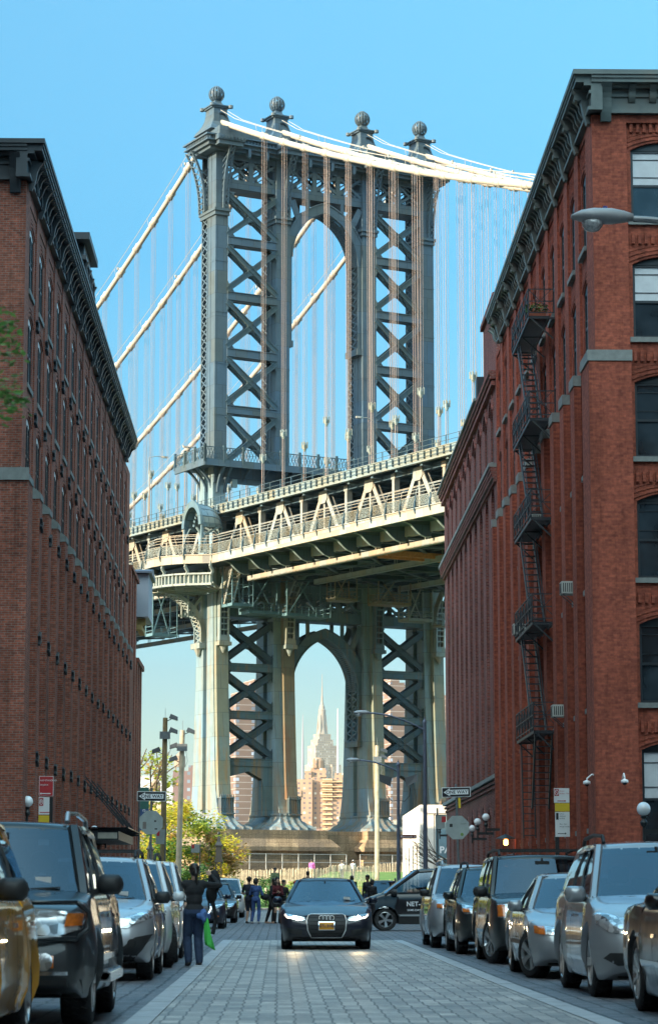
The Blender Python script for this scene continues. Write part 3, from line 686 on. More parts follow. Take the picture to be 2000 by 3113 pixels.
# ================================================================== BRIDGE
def steel(name, col, rust, rust_amt, var=0.12, rough=0.55):
    m, n, l, b = _mat(name)
    tc = n.new('ShaderNodeTexCoord'); sp = n.new('ShaderNodeSeparateXYZ'); l.new(tc.outputs['Object'], sp.inputs[0])
    ad = N(n, 'ShaderNodeMath', operation='ADD'); l.new(sp.outputs[0], ad.inputs[0]); l.new(sp.outputs[1], ad.inputs[1])
    cb = n.new('ShaderNodeCombineXYZ'); l.new(ad.outputs[0], cb.inputs[0]); l.new(sp.outputs[2], cb.inputs[1])
    bt = N(n, 'ShaderNodeTexBrick'); l.new(cb.outputs[0], bt.inputs['Vector'])
    bt.inputs['Color1'].default_value = (col[0]*0.88, col[1]*1.06, col[2]*1.20, 1); bt.inputs['Color2'].default_value = (col[0]*1.12, col[1]*0.98, col[2]*0.80, 1)
    bt.inputs['Mortar'].default_value = (*[c*0.6 for c in col], 1)
    bt.inputs['Scale'].default_value = 1; bt.inputs['Brick Width'].default_value = 1.6; bt.inputs['Row Height'].default_value = 2.9; bt.inputs['Mortar Size'].default_value = 0.03
    no = N(n, 'ShaderNodeTexNoise', Scale=0.8, Detail=6.0, Roughness=0.65); l.new(tc.outputs['Object'], no.inputs['Vector'])
    r = ramp(n, [(0.3, 1-var), (0.7, 1+var)]); l.new(no.outputs[0], r.inputs[0])
    c = mix(n, l, 1.0, bt.outputs[0], r.outputs[0], 'MULTIPLY')
    mp = N(n, 'ShaderNodeMapping'); mp.inputs['Scale'].default_value = (1.3, 1.3, 0.10); l.new(tc.outputs['Object'], mp.inputs[0])
    n2 = N(n, 'ShaderNodeTexNoise', Scale=1.1, Detail=5.0, Roughness=0.7); l.new(mp.outputs[0], n2.inputs['Vector'])
    # more rust lower on the tower
    mr = N(n, 'ShaderNodeMapRange'); mr.inputs['From Min'].default_value = 10; mr.inputs['From Max'].default_value = 42
    mr.inputs['To Min'].default_value = 0.16; mr.inputs['To Max'].default_value = 0.0; l.new(sp.outputs[2], mr.inputs[0])
    a2 = N(n, 'ShaderNodeMath', operation='ADD'); l.new(n2.outputs[0], a2.inputs[0]); l.new(mr.outputs[0], a2.inputs[1])
    r2 = ramp(n, [(0.60, 0.0), (0.76, rust_amt)]); l.new(a2.outputs[0], r2.inputs[0])
    c = mix(n, l, r2.outputs[0], c, rust)
    l.new(c, b.inputs['Base Color']); b.inputs['Roughness'].default_value = rough; b.inputs['Specular IOR Level'].default_value = 0.35
    return m
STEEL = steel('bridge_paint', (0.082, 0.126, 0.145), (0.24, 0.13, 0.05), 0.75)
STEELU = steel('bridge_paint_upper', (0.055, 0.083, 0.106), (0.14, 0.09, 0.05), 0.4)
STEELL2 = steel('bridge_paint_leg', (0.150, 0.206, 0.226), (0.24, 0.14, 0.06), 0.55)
STEELD = steel('bridge_paint_dark_shaded', (0.042, 0.070, 0.086), (0.15, 0.09, 0.04), 0.5)  # darker copy of the bridge paint, deck shade put into its colour
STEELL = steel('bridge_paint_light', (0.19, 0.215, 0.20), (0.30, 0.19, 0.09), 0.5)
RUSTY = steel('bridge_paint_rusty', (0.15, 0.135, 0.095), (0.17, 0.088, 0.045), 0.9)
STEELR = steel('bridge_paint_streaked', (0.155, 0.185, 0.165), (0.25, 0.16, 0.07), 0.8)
CREAM = steel('bridge_paint_sunlit', (0.27, 0.255, 0.22), (0.35, 0.24, 0.12), 0.5)  # bridge paint with its sunlit cream tone put into the colour
CABLEM = simple('cable_paint', (0.36, 0.33, 0.28), 0.5, var=0.12, scale=1.5)
ROPEM = simple('suspender_rope', (0.33, 0.245, 0.20), 0.6, var=0.1)
STONE = brick('pier_granite', (0.34, 0.25, 0.155), (0.26, 0.185, 0.115), (0.14, 0.10, 0.07), bw=2.4, bh=0.95, ms=0.02, grime=0.35, patch=(0.13,0.11,0.09), patch_amt=0.6)
ORANGE = simple('traveller_orange', (0.42, 0.16, 0.05), 0.7, var=0.25)
BLUEP = simple('traveller_blue', (0.08, 0.16, 0.19), 0.6, var=0.15)
def mesh_mat(name, col, density, scale):
    m, n, l, b = _mat(name)
    tc = n.new('ShaderNodeTexCoord'); no = N(n, 'ShaderNodeTexNoise', Scale=scale, Detail=2.0); l.new(tc.outputs['Object'], no.inputs['Vector'])
    r = ramp(n, [(1-density-0.12, 0.0), (1-density+0.12, 1.0)]); l.new(no.outputs[0], r.inputs[0])
    n2 = N(n, 'ShaderNodeTexNoise', Scale=0.3, Detail=3.0); l.new(tc.outputs['Object'], n2.inputs['Vector'])
    r2 = ramp(n, [(0.45, col), (0.65, (col[0]*0.8, col[1]*0.6, col[2]*0.4))]); l.new(n2.outputs[0], r2.inputs[0])
    l.new(r2.outputs[0], b.inputs['Base Color']); l.new(r.outputs[0], b.inputs['Alpha']); b.inputs['Roughness'].default_value = 0.7
    return m
FMESH = mesh_mat('fence_panel', (0.15, 0.175, 0.16), 0.46, 9)
FMESH2 = mesh_mat('fence_wire', (0.24, 0.23, 0.20), 0.22, 12)

BR = thing('suspension_bridge', 'blue-grey steel suspension bridge with tall arched tower crossing above the street end', 'bridge', (-8.1, 305.0, 0), atan2(14, 26.5))
XC = [0.0, 8.7, 21.2, 30.0]
XCL = [-0.2, 8.5, 21.1, 30.05]; XCU = [-0.1, 8.55, 21.1, 29.8]
HW_UP = [0.85, 0.95, 1.0, 0.95]; HW_LO = [0.86, 1.27, 1.13, 1.25]
def hd(z):
    P = [(9.2,5.0),(10.3,4.6),(12.5,3.7),(15,3.35),(19,3.1),(23,2.9),(28,2.65),(34,2.5),(42,2.3),(55,2.1),(75,1.95),(95,1.8)]
    for (a, b), (c, d) in zip(P, P[1:]):
        if z <= c: return b + (d-b)*(max(z,a)-a)/(c-a)
    return P[-1][1]
def xlattice(mb, a0, a1, b0, b1, n, w, t, up):
    """X lacing between rail a (a0->a1) and rail b (b0->b1)"""
    a0, a1, b0, b1 = map(Vector, (a0, a1, b0, b1))
    for i in range(n):
        f, g = i/n, (i+1)/n
        A, A2, B, B2 = a0.lerp(a1, f), a0.lerp(a1, g), b0.lerp(b1, f), b0.lerp(b1, g)
        mb.beam(A, B2, w, t, up); mb.beam(B, A2, w, t, up)
COLS = []
for ci, xc in enumerate(XC):
    hw, hu = HW_LO[ci], HW_UP[ci]; xc = XCL[ci]
    mb = MB()
    zs = [10.4, 11, 12, 13.5, 15, 17, 19, 21, 23, 26, 30, 36, 42, 54]
    def rg(z, x0, x1, y0, y1): return [(x0,y0,z),(x1,y0,z),(x1,y1,z),(x0,y1,z)]
    mb.loft([rg(z, xc-hw, xc+hw, -hd(z)+0.5, -0.35) for z in zs])
    mb.loft([rg(z, xc-hw, xc+hw, 0.45, hd(z)) for z in zs])
    mb.loft([rg(z, xc-hw+0.4, xc+hw-0.4, -0.35, 0.45) for z in zs], caps=False)
    # projecting edge angles and groove lips
    for z0, z1 in zip(zs, zs[1:]):
        for yy0, yy1 in ((0.45,0.45),):
            mb.beam((xc-hw-0.04, yy0+0.1, z0), (xc-hw-0.04, yy1+0.1, z1), 0.1, 0.16, (0,1,0))
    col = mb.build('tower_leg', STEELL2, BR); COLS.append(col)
    tag(col, ['outermost leg on the sunlit side with cream lit flank', 'leg left of the big arch with rusty brown front plate', 'leg right of the big arch', 'leg on the side away from the sun'][ci])
    mb = MB(); xc = XCU[ci]
    mb.box(xc-hu, xc+hu, -1.75, 0.35, 54, 93.6)
    mb.box(xc-hu, xc-hu+0.16, 2.05, 2.25, 54, 93.6); mb.box(xc+hu-0.16, xc+hu, 2.05, 2.25, 54, 93.6)
    mb.box(xc-hu+0.16, xc+hu-0.16, 2.12, 2.22, 54, 93.6)
    mb.box(xc-hu-0.05, xc-hu+0.12, 0.35, 0.6, 54, 93.6)
    mb.box(xc-hu-0.05, xc-hu, -0.5, -0.3, 54, 93.6)
    nl = 34
    for sx in (xc-hu+0.04, xc+hu-0.04):
        for i in range(nl):
            z0, z1 = 54 + 37*i/nl, 54 + 37*(i+1)/nl
            if sx > xc: continue
            mb.beam((sx, 0.55, z0), (sx, 2.1, z1), 0.06, 0.17, (0,1,0)); mb.beam((sx, 2.1, z0), (sx, 0.55, z1), 0.06, 0.17, (0,1,0))
    for z in [60, 66.5, 73, 79.5, 86]:
        mb.box(xc-hu-0.03, xc+hu+0.03, -1.79, 0.38, z, z+0.12)
    # front: rusty facing plate lower down (its own look)
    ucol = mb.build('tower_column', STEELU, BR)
    fp = MB(); xc = XCL[ci]
    xa, xb = (xc-0.75, xc+hw+0.02) if ci == 0 else (xc-0.25, xc+hw)
    st = [12.9, 13.5, 15, 17, 19, 21, 23, 26, 30, 36, 42]
    fp.loft([[(xa, -hd(z)-0.12, z), (xb, -hd(z)-0.12, z), (xb, -hd(z)+0.6, z), (xa, -hd(z)+0.6, z)] for z in st])
    fp.build('front_plate', RUSTY if ci == 1 else STEELR, col)
    gl = MB(); y0 = -hd(12)-0.45
    gl.box(xa-0.1, xb+0.15, y0-0.2, y0+0.9, 10.95, 11.1)
    for k in range(7):
        xx = xa + (xb-xa)*k/6; gl.box(xx-0.07, xx+0.07, y0-0.02, y0+0.12, 11.1, 12.9)
    gl.cur = 1; gl.box(xa, xb, y0+0.12, y0+0.8, 11.1, 12.85); gl.cur = 0
    gl.box(xa-0.08, xb+0.1, y0-0.1, y0+0.85, 12.85, 13.0)
    for k in range(7):
        xx = xa + (xb-xa)*k/6; gl.box(xx-0.06, xx+0.06, y0-0.02, y0+0.1, 13.0, 13.3)
    gl.build('base_grille', [STEEL, STEELD], col)
    # fluted skirt
    sk = MB(); prof = [(0, 9.12, 2.0), (0, 9.4, 1.95), (0, 9.7, 1.35), (0, 10.1, 0.75), (0, 10.5, 0.4), (0, 10.8, 0.25), (0, 11.0, 0.35), (0, 11.15, 0.35)]
    D0 = 3.9
    k_ = 64; rings = []
    for _, z, o in prof:
        ring = []
        for j in range(k_):
            t = 2*pi*(j+0.5)/k_; cx, sy = cos(t), sin(t)
            ex = hw + o; ey = D0 + o
            q = 1/max(abs(cx)/ex, abs(sy)/ey); q *= 0.97 + 0.03*cos(4*t)
            ribf = 1 - (0.055 if j % 2 else 0)*min(1, o)
            ring.append((xc + cx*q*ribf, sy*q*ribf - 0.1, z))
        rings.append(ring)
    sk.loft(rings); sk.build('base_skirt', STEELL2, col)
    # curved console in front of the column, carrying the deck
    cb = MB(); a, b = ((xc-0.6, xc+0.7) if ci == 0 else (xc-0.2, xc+1.05))
    yf = -hd(36)-0.12
    prf = []
    for i in range(13):
        t = i/12; z = 31.8 + 8.6*t; yo = 0.75 + 0.15*t + 3.4*max(0, (t-0.45)/0.55)**2.2; prf.append((yf-yo, z))
    inn = [(yf-0.02 - 2.6*max(0,(t_-0.5)/0.5)**2, z) for (y, z), t_ in zip(prf, [i/12 for i in range(13)])]
    for sx0, sx1 in ((a, a+0.22), (b-0.22, b)):
        for i in range(12): cb.prism([prf[i], prf[i+1], inn[i+1], inn[i]], 'x', sx0, sx1)
    for i in list(range(0, 13)):
        y, z = prf[i]; cb.box(a+0.22, b-0.22, y, y+0.25, z-0.08, z+0.08)
    cb.box(a-0.2, b+0.2, yf-1.05, yf-0.02, 31.3, 31.75); cb.box(a-0.05, b+0.05, yf-0.85, yf-0.02, 31.75, 32.4)
    cb.lathe([(0.1,-0.9),(0.28,-0.6),(0.4,-0.25),(0.55,0.0)], 8, ((a+b)/2, yf-0.45, 31.3))
    for i in range(12):
        (y0_, z0_), (y1_, z1_) = prf[i], prf[i+1]
        cb.beam(((a+b)/2, y0_+0.2, z0_), ((a+b)/2, y1_+0.2, z1_), 0.1, 0.1)
    cb.cur = 1
    for i in range(9): y, z = prf[i]; cb.box(a+0.22, b-0.22, inn[i][0]-0.12, inn[i][0]-0.04, z, prf[i+1][1])
    cb.build('deck_console', [STEELL if ci != 2 else STEEL, STEELD], col)
    # capital: flaring laced brackets under the cornice + collar
    cp = MB(); xc = XCU[ci]
    cp.box(xc-hu-0.35, xc+hu+0.2, -2.2, 2.45, 85.9, 86.25); cp.box(xc-hu-0.2, xc+hu+0.1, -2.0, 2.35, 85.4, 85.9)
    def flare(t): return 0.25 + 1.9*t**2.4
    for i in range(10):
        t0, t1 = i/10, (i+1)/10; z0, z1 = 86.25+7.6*t0, 86.25+7.6*t1
        for xa_, xb_ in (((xc+0.0, xc+hu-0.03)) ,):
            for xx in (xa_, xb_-0.18):
                cp.prism([(-1.75, z0), (-1.8-flare(t0), z0), (-1.8-flare(t1), z1), (-1.75, z1)] if False else
                         [(-1.6-flare(t0), z0), (-1.85-flare(t0), z0), (-1.85-flare(t1), z1), (-1.6-flare(t1), z1)], 'x', xx, xx+0.18)
            cp.beam((xa_+.1, -1.83-flare(t0), z0), (xb_-.1, -1.83-flare(t1), z1), 0.12, 0.06, (0,1,0)); cp.beam((xb_-.1, -1.83-flare(t0), z0), (xa_+.1, -1.83-flare(t1), z1), 0.12, 0.06, (0,1,0))
            cp.beam((xa_+.05, -1.78, z0), (xa_+.05, -1.8-flare(t1), z1), 0.08, 0.12, (0,1,0))
    if ci in (0, 3):
        sg = -1 if ci == 0 else 1
        fx = xc + sg*hu
        for i in range(10):
            t0, t1 = i/10, (i+1)/10; z0, z1 = 86.25+7.6*t0, 86.25+7.6*t1
            for yy in (0.4, 2.0):
                cp.prism([(fx+sg*flare(t0), z0), (fx+sg*(flare(t0)+0.3), z0), (fx+sg*(flare(t1)+0.3), z1), (fx+sg*flare(t1), z1)], 'y', yy, yy+0.2)
            cp.beam((fx+sg*(flare(t0)+.28), 0.5, z0), (fx+sg*(flare(t1)+.28), 2.1, z1), 0.12, 0.06, (1,0,0)); cp.beam((fx+sg*(flare(t0)+.28), 2.1, z0), (fx+sg*(flare(t1)+.28), 0.5, z1), 0.12, 0.06, (1,0,0))
            if i % 3 == 0: cp.beam((fx, 0.5, z0), (fx+sg*flare(t1), 0.5, z1), 0.1, 0.16, (0,1,0)); cp.beam((fx+sg*flare(t0), 0.45, z0+.3), (fx, 0.45, z1+.3), 0.1, 0.12, (0,1,0))
    cp.build('capital_bracket', STEELU, ucol)
    # finial: concave pedestal, saddle ring, slotted globe
    fi = MB()
    def cc(z):      # half width of pedestal
        t = max(0, min(1, (z-96.5)/3.0)); return 1.15 + 1.35*(1-t)**2.6
    zz = [96.3, 96.7, 97.1, 97.6, 98.2, 98.9, 99.5]
    fi.loft([rg(z, xc-cc(z)*0.80, xc+cc(z)*0.80, -cc(z)*1.0, cc(z)*1.0) for z in zz])
    fi.box(xc-1.15, xc+1.15, -1.3, 1.3, 99.5, 99.7); fi.box(xc-1.3, xc+1.3, -1.45, 1.45, 99.7, 99.85)
    for sx in (-1, 1):
        for sy in (-1, 1): fi.lathe([(0.05,-.3),(0.3,-.2),(0.3,.15),(0.05,.25)], 8, (xc+sx*1.3, sy*1.45, 99.75))
    fi.loft([rg(z, xc-r_, xc+r_, -r_, r_) for z, r_ in ((99.85,1.0),(100.05,0.75),(100.3,0.52),(100.7,0.42))])
    fi.lathe([(0.42,100.5),(0.5,100.7),(0.62,100.8)], 12, (xc,0,0))
    for k in range(16):        # globe staves with gaps
        t0, t1 = 2*pi*(k)/16, 2*pi*(k+0.62)/16; pr = []
        for i in range(9):
            ph = -pi/2*0.72 + (pi/2*0.72+pi/2*0.98)*i/8; pr.append((1.02*cos(ph), 101.55+1.05*sin(ph)))
        for (r0, z0), (r1, z1) in zip(pr, pr[1:]):
            vs = [(xc+r*f*cos(t), r*f*sin(t), z) for f in (1, 0.93) for r, z, t in ((r0,z0,t0),(r0,z0,t1),(r1,z1,t1),(r1,z1,t0))]
            fi.add(vs, [(0,1,2,3),(4,7,6,5),(0,4,5,1),(2,6,7,3),(0,3,7,4),(1,5,6,2)])
    fi.lathe([(0.5,102.42),(0.35,102.6),(0.05,102.68)], 12, (xc,0,0))
    fi.cur = 1; fi.ball((xc,0,101.5), 0.55, 10); fi.cur = 0
    fi.tube([(xc+0.95*cos(t), -1.35, 97.9+0.95*sin(t)) for t in [2*pi*i/20 for i in range(20)]], 0.13, 6, closed=True)
    fi.box(xc-1.15, xc-0.35, -1.6, -1.2, 97.2, 98.9)
    fi.build('finial', [STEELU, STEELD], ucol)

# cornice
co = MB()
co.box(-2.2, 32.2, -2.6, 2.6, 93.6, 94.0); co.box(-2.6, 32.6, -3.0, 3.0, 94.0, 94.45); co.box(-3.0, 33.0, -3.4, 3.4, 94.45, 94.62)
co.box(-2.75, 32.75, -3.15, 3.15, 94.62, 95.1); co.box(-3.1, 33.1, -3.5, 3.5, 95.1, 95.3)
co.box(-1.5, 31.5, -2.1, 2.1, 95.3, 96.4)
x = -2.6
while x < 32.6: co.box(x, x+0.22, -3.28, -3.15, 94.66, 95.06); x += 0.44
y = -3.0
while y < 3.0: co.box(-2.9, -2.75, y, y+0.22, 94.66, 95.06); y += 0.44
for xc in XC:
    co.box(xc-1.7, xc+1.7, -4.1, -2.9, 93.9, 94.45); co.box(xc-1.9, xc+1.9, -4.3, -2.9, 94.45, 95.1); co.box(xc-1.55, xc+1.55, -3.9, -1.5, 95.1, 96.3)
    x = xc-1.85
    while x < xc+1.8: co.box(x, x+0.22, -4.42, -4.3, 94.6, 94.98); x += 0.44
for x in [3.1, 5.6, 11.8, 15, 18.2, 24, 27.2]: co.box(x-0.2, x+0.2, -3.1, -2.3, 93.2, 94.0); co.lathe([(0.05,-.5),(0.25,-.3),(0.25,0)], 8, (x,-2.9,93.3))
x = 1.8
while x < 29: 
    if min(abs(x-c) for c in XC) > 1.6: co.beam((x, -2.2, 95.35), (x+0.5, -1.9, 96.5), 0.1, 0.1)
    x += 0.42
co.build('cornice', STEELU, BR)

# portal truss + lower portal truss
def portal(z0, z1, name, chord=1.0):
    mb = MB()
    for (a, b, nb) in ((XC[0]+.6, XC[1]-1.1, 2), (XC[1]+1.1, XC[2]-1.1, 3), (XC[2]+1.1, XC[3]-.9, 2)):
        for y in (-1.35, 1.35):
            mb.box(a, b, y-0.1, y+0.1, z0-chord, z0); mb.box(a, b, y-0.1, y+0.1, z1, z1+0.9)
            for i in range(nb):
                xa, xb = a+(b-a)*i/nb, a+(b-a)*(i+1)/nb
                mb.beam((xa,y,z0),(xb,y,z1),0.16,0.34,(0,0,1)); mb.beam((xb,y,z0),(xa,y,z1),0.16,0.34,(0,0,1))
                xm, zm = (xa+xb)/2, (z0+z1)/2
                for q, (sx, sz) in enumerate(((xa,z0),(xb,z0),(xa,z1),(xb,z1))):
                    mx, mz = (sx+xm)/2, (sz+zm)/2
                    mb.beam((mx,y,mz),(mx,y,sz),0.1,0.16,(1,0,0)); mb.beam((mx,y,mz),(sx,y,mz),0.1,0.16)
                    mb.beam((mx,y,sz),(xm,y,(sz+zm)/2),0.1,0.14)
                if i: mb.box(xa-0.3, xa+0.3, y-0.12, y+0.12, z0, z1)
        mb.box(a, b, -1.4, 1.4, z0-chord, z0-chord+0.08); mb.box(a, b, -1.3, 1.3, z0-0.08, z0)
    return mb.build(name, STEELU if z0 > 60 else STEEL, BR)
portal(90.35, 92.9, 'portal_truss', 1.15)
portal(36.3, 38.6, 'portal_truss', 1.2)

def cross_panel(x0, x1, z0, z1, name='cross_brace', w=0.62):
    mb = MB(); xm, zm = (x0+x1)/2, (z0+z1)/2
    h = 0.25
    for y in (-1.75, -0.6):
        for (a, b, c, d) in ((x0, z0+h, x1, z1-h), (x0, z1-h, x1, z0+h)):
            mb.beam((a,y,b),(c,y,d),0.14,w,(0,0,1))
            if y < -1: 
                up_ = Vector((b-d, 0, c-a)).normalized() if (c-a) > 0 else Vector((d-b, 0, a-c)).normalized()
                for q_ in (-.5, .5):
                    o_ = up_*(w*q_*.9); mb.beam((a+o_.x,y-.12,b+o_.z),(c+o_.x,y-.12,d+o_.z),0.14,0.09,(0,0,1))
        # curved gusset at crossing
        pts = []
        for k in range(16):
            t = 2*pi*k/16; r = 0.95 + 0.45*abs(cos(2*t+0))**2 if False else 0.62 + 0.42*(0.5-0.5*cos(4*(t-pi/4)+pi))
            pts.append((xm+r*cos(t), zm+r*sin(t)))
        mb.prism(pts, 'y', y-0.1, y+0.1)
        for (cx_, sx) in ((x0, 1), (x1, -1)):
            for (cz, sz) in ((z0, 1), (z1, -1)):
                mb.prism([(cx_, cz), (cx_+sx*1.05, cz), (cx_+sx*0.65, cz+sz*0.5), (cx_+sx*0.28, cz+sz*0.95), (cx_, cz+sz*1.45)][::sx*sz], 'y', y-0.09, y+0.09)
    # lacing between the two planes on the lower edges
    for (a, b, c, d) in ((x0, z0+h, x1, z1-h), (x0, z1-h, x1, z0+h)):
        A = Vector((a,-1.7,b)); B = Vector((c,-1.7,d)); A2 = Vector((a,-0.65,b)); B2 = Vector((c,-0.65,d))
        off = (B-A).cross(Vector((0,1,0))).normalized()*0.3
        if off.z > 0: off = -off
        xlattice(mb, A+off, B+off, A2+off, B2+off, 5, 0.12, 0.12, (0,0,1))
    return mb.build(name, STEELD, BR)
def strut(x0, x1, z, h=1.05):
    mb = MB()
    for y in (-1.8, -0.55): mb.box(x0, x1, y-0.08, y+0.08, z-h/2, z+h/2); mb.box(x0, x1, y-0.2, y+0.2, z+h/2-0.08, z+h/2); mb.box(x0, x1, y-0.2, y+0.2, z-h/2, z-h/2+0.08)
    mb.box(x0, x1, -1.7, -0.6, z-h/2+0.02, z-h/2+0.06)
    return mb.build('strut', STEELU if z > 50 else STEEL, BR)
for (a, b, hu_) in ((XC[0], XC[1], 0), (XC[2], XC[3], 0)):
    ia = XC.index(a); ib = XC.index(b)
    xa, xb = XCU[ia]+HW_UP[ia]-0.05, XCU[ib]-HW_UP[ib]+0.05
    up = [82.3, 75.2, 68.0, 60.8]
    zz = [89.1] + up + [53.9]
    for z in up: strut(xa, xb, z)
    for z1, z0 in zip(zz, zz[1:]): cross_panel(xa, xb, z0+(0.5 if z0 != 53.9 else 0), z1-0.5)
    xa, xb = XCL[ia]+HW_LO[ia]-0.1, XCL[ib]-HW_LO[ib]+0.1
    lo = [28.9, 23.1, 17.35]
    for z in lo: strut(xa, xb, z, 0.95)
    zz = [35.1] + lo
    for z1, z0 in zip(zz, zz[1:]): cross_panel(xa, xb, z0+0.45, z1-0.45, w=0.72)
    kb = MB()      # bottom knee frame
    xm = (xa+xb)/2
    for y in (-1.75, -0.6):
        kb.prism([(xa,16.9),(xa,15.6),(xa+1.0,15.6),(xm,16.25),(xb-1.5,15.3),(xb-1.2,13.5),(xb-1.5,10.9),(xb,10.9),(xb,16.9)], 'y', y-0.1, y+0.1)
    kb.box(xb-1.5, xb, -1.7, -0.6, 10.9, 15.2)
    kb.build('knee_frame', STEEL, BR)
# arches
def arch(xm, hw_, zs, c, name, ringw, zlow, zc, ztop):
    """two-centred arch in the central bay"""
    mb = MB(); R = hw_ + c
    def side(Rr):
        top = math.acos(c/Rr) if c < Rr else 0
        return [(c*-1 + Rr*cos(t), zs + Rr*sin(t)) for t in [top*i/16 for i in range(17)]]
    inn, out = side(R), side(R+ringw)
    for sg in (-1, 1):
        I = [(xm+sg*p[0], p[1]) for p in inn]; O_ = [(xm+sg*p[0], p[1]) for p in out]
        for y in (-1.5, 1.3):
            for i in range(16): mb.prism([I[i], I[i+1], O_[i+1], O_[i]], 'y', y, y+0.2)
            mb.prism([(xm+sg*hw_, zlow), (xm+sg*hw_, zs), (xm+sg*(hw_+ringw), zs), (xm+sg*(hw_+ringw), zlow)], 'y', y, y+0.2)
        # moulding on the ring and laced soffit
        for i in range(16):
            for off, ww in ((0.0, 0.14), (0.98, 0.14)):
                pa = Vector((I[i][0]*(1-off)+O_[i][0]*off, -1.56, I[i][1]*(1-off)+O_[i][1]*off)); pb = Vector((I[i+1][0]*(1-off)+O_[i+1][0]*off, -1.56, I[i+1][1]*(1-off)+O_[i+1][1]*off))
                mb.beam(pa, pb, 0.16, 0.12, (0,1,0))
            for k in range(2):
                f0, f1 = k/2, (k+1)/2
                p0 = Vector((I[i][0],0,I[i][1])).lerp(Vector((I[i+1][0],0,I[i+1][1])), f0); p1 = Vector((I[i][0],0,I[i][1])).lerp(Vector((I[i+1][0],0,I[i+1][1])), f1)
                for ya, yb in ((-1.2,1.2),(1.2,-1.2)): mb.beam((p0.x,ya,p0.z),(p1.x,yb,p1.z),0.14,0.08)
            mb.beam((I[i][0],1.25,I[i][1]),(I[i+1][0],1.25,I[i+1][1]),0.3,0.08); mb.beam((I[i][0],-1.2,I[i][1]),(I[i+1][0],-1.2,I[i+1][1]),0.3,0.08)
        n_ = max(2, int((zs-zlow)/1.0))
        for k in range(n_):
            z0, z1 = zlow+(zs-zlow)*k/n_, zlow+(zs-zlow)*(k+1)/n_
            for ya, yb in ((-1.2,1.2),(1.2,-1.2)): mb.beam((xm+sg*hw_,ya,z0),(xm+sg*hw_,yb,z1),0.1,0.16,(0,1,0))
        mb.box(xm+sg*(hw_-0.15), xm+sg*(hw_+ringw), -1.6, 1.6, zlow-0.8, zlow)
        # spandrel web
        ex = XC[1]+1.3 if sg < 0 else XC[2]-1.3
        for y in (-1.45, 1.25):
            mb.beam((ex, y, zc-0.4), (xm+sg*(hw_*0.72), y, zs+(zc-zs)*0.52), 0.16, 0.8)
            mb.beam((ex, y, zs+0.4), (xm+sg*(hw_+ringw*0.7), y, zs+0.4), 0.16, 0.7)
            mb.beam((xm+sg*hw_*0.52, y, zc), (xm+sg*hw_*0.52, y, zs+(zc-zs)*0.72), 0.16, 0.5, (1,0,0))
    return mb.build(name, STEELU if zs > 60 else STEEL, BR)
arch(14.75, 4.8, 81.4, 1.9, 'arch', 1.15, 70.5, 89.2, 90)
arch(14.75, 4.72, 26.6, 2.1, 'arch', 1.1, 20.5, 35.1, 36)

# balcony around the tower above the roadway
bal = MB()
BX0, BX1, BY0, BY1 = -3.3, 33.3, -4.0, 4.4
bal.box(BX0, BX1, BY0, BY1, 53.55, 53.75); bal.box(BX0-.1, BX1+.1, BY0-.1, BY0+.15, 53.15, 53.9); bal.box(BX0-.1, BX0+.15, BY0, BY1, 53.15, 53.9)
bal.box(-1, 31, -1.9, -1.6, 51.5, 53.5)
for x in [i*2.6+0.4 for i in range(13)]:
    bal.beam((x,BY0+0.2,53.4),(x,-1.9,52.0),0.15,0.3)
for xc in XC:
    for dx in (-0.5, 0.5):
        pts = [(xc+dx, -1.9-1.9*t**2.0, 50.3+3.2*t) for t in [i/6 for i in range(7)]]
        for p, q in zip(pts, pts[1:]): bal.beam(p, q, 0.3, 0.35)
for y in (0.5, 2.0, -1.0):
    pts = [(-0.9-2.2*t**2.0, y, 50.6+3.0*t) for t in [i/6 for i in range(7)]]
    for p, q in zip(pts, pts[1:]): bal.beam(p, q, 0.25, 0.3, (0,1,0))
bal.build('balcony', STEELU, BR)
for (p, q) in (((BX0,BY0),(BX1,BY0)), ((BX0,BY0),(BX0,BY1))):
    rl = MB(); d = Vector((q[0]-p[0], q[1]-p[1], 0)); L = d.length; n_ = int(L/2.6); 
    for z in (53.95, 55.45): rl.beam((*p,z),(*q,z),0.1,0.1)
    for i in range(n_+1):
        x, y = p[0]+d.x*i/n_, p[1]+d.y*i/n_; rl.box(x-0.14,x+0.14,y-0.14,y+0.14,53.6,55.75)
    kk = int(L/0.42)
    for i in range(kk):
        a = (p[0]+d.x*i/kk, p[1]+d.y*i/kk); b = (p[0]+d.x*(i+1)/kk, p[1]+d.y*(i+1)/kk)
        rl.beam((*a,54.0),(*b,55.4),0.05,0.05); rl.beam((*a,55.4),(*b,54.0),0.05,0.05); rl.beam((*a,54.7),(*b,54.7),0.04,0.04)
    rl.build('balcony_railing', STEELD, BR)
bx = MB(); bx.box(1.3, 2.0, -2.3, -1.8, 51.0, 52.0); bx.build('equipment_box', STEELL, BR)

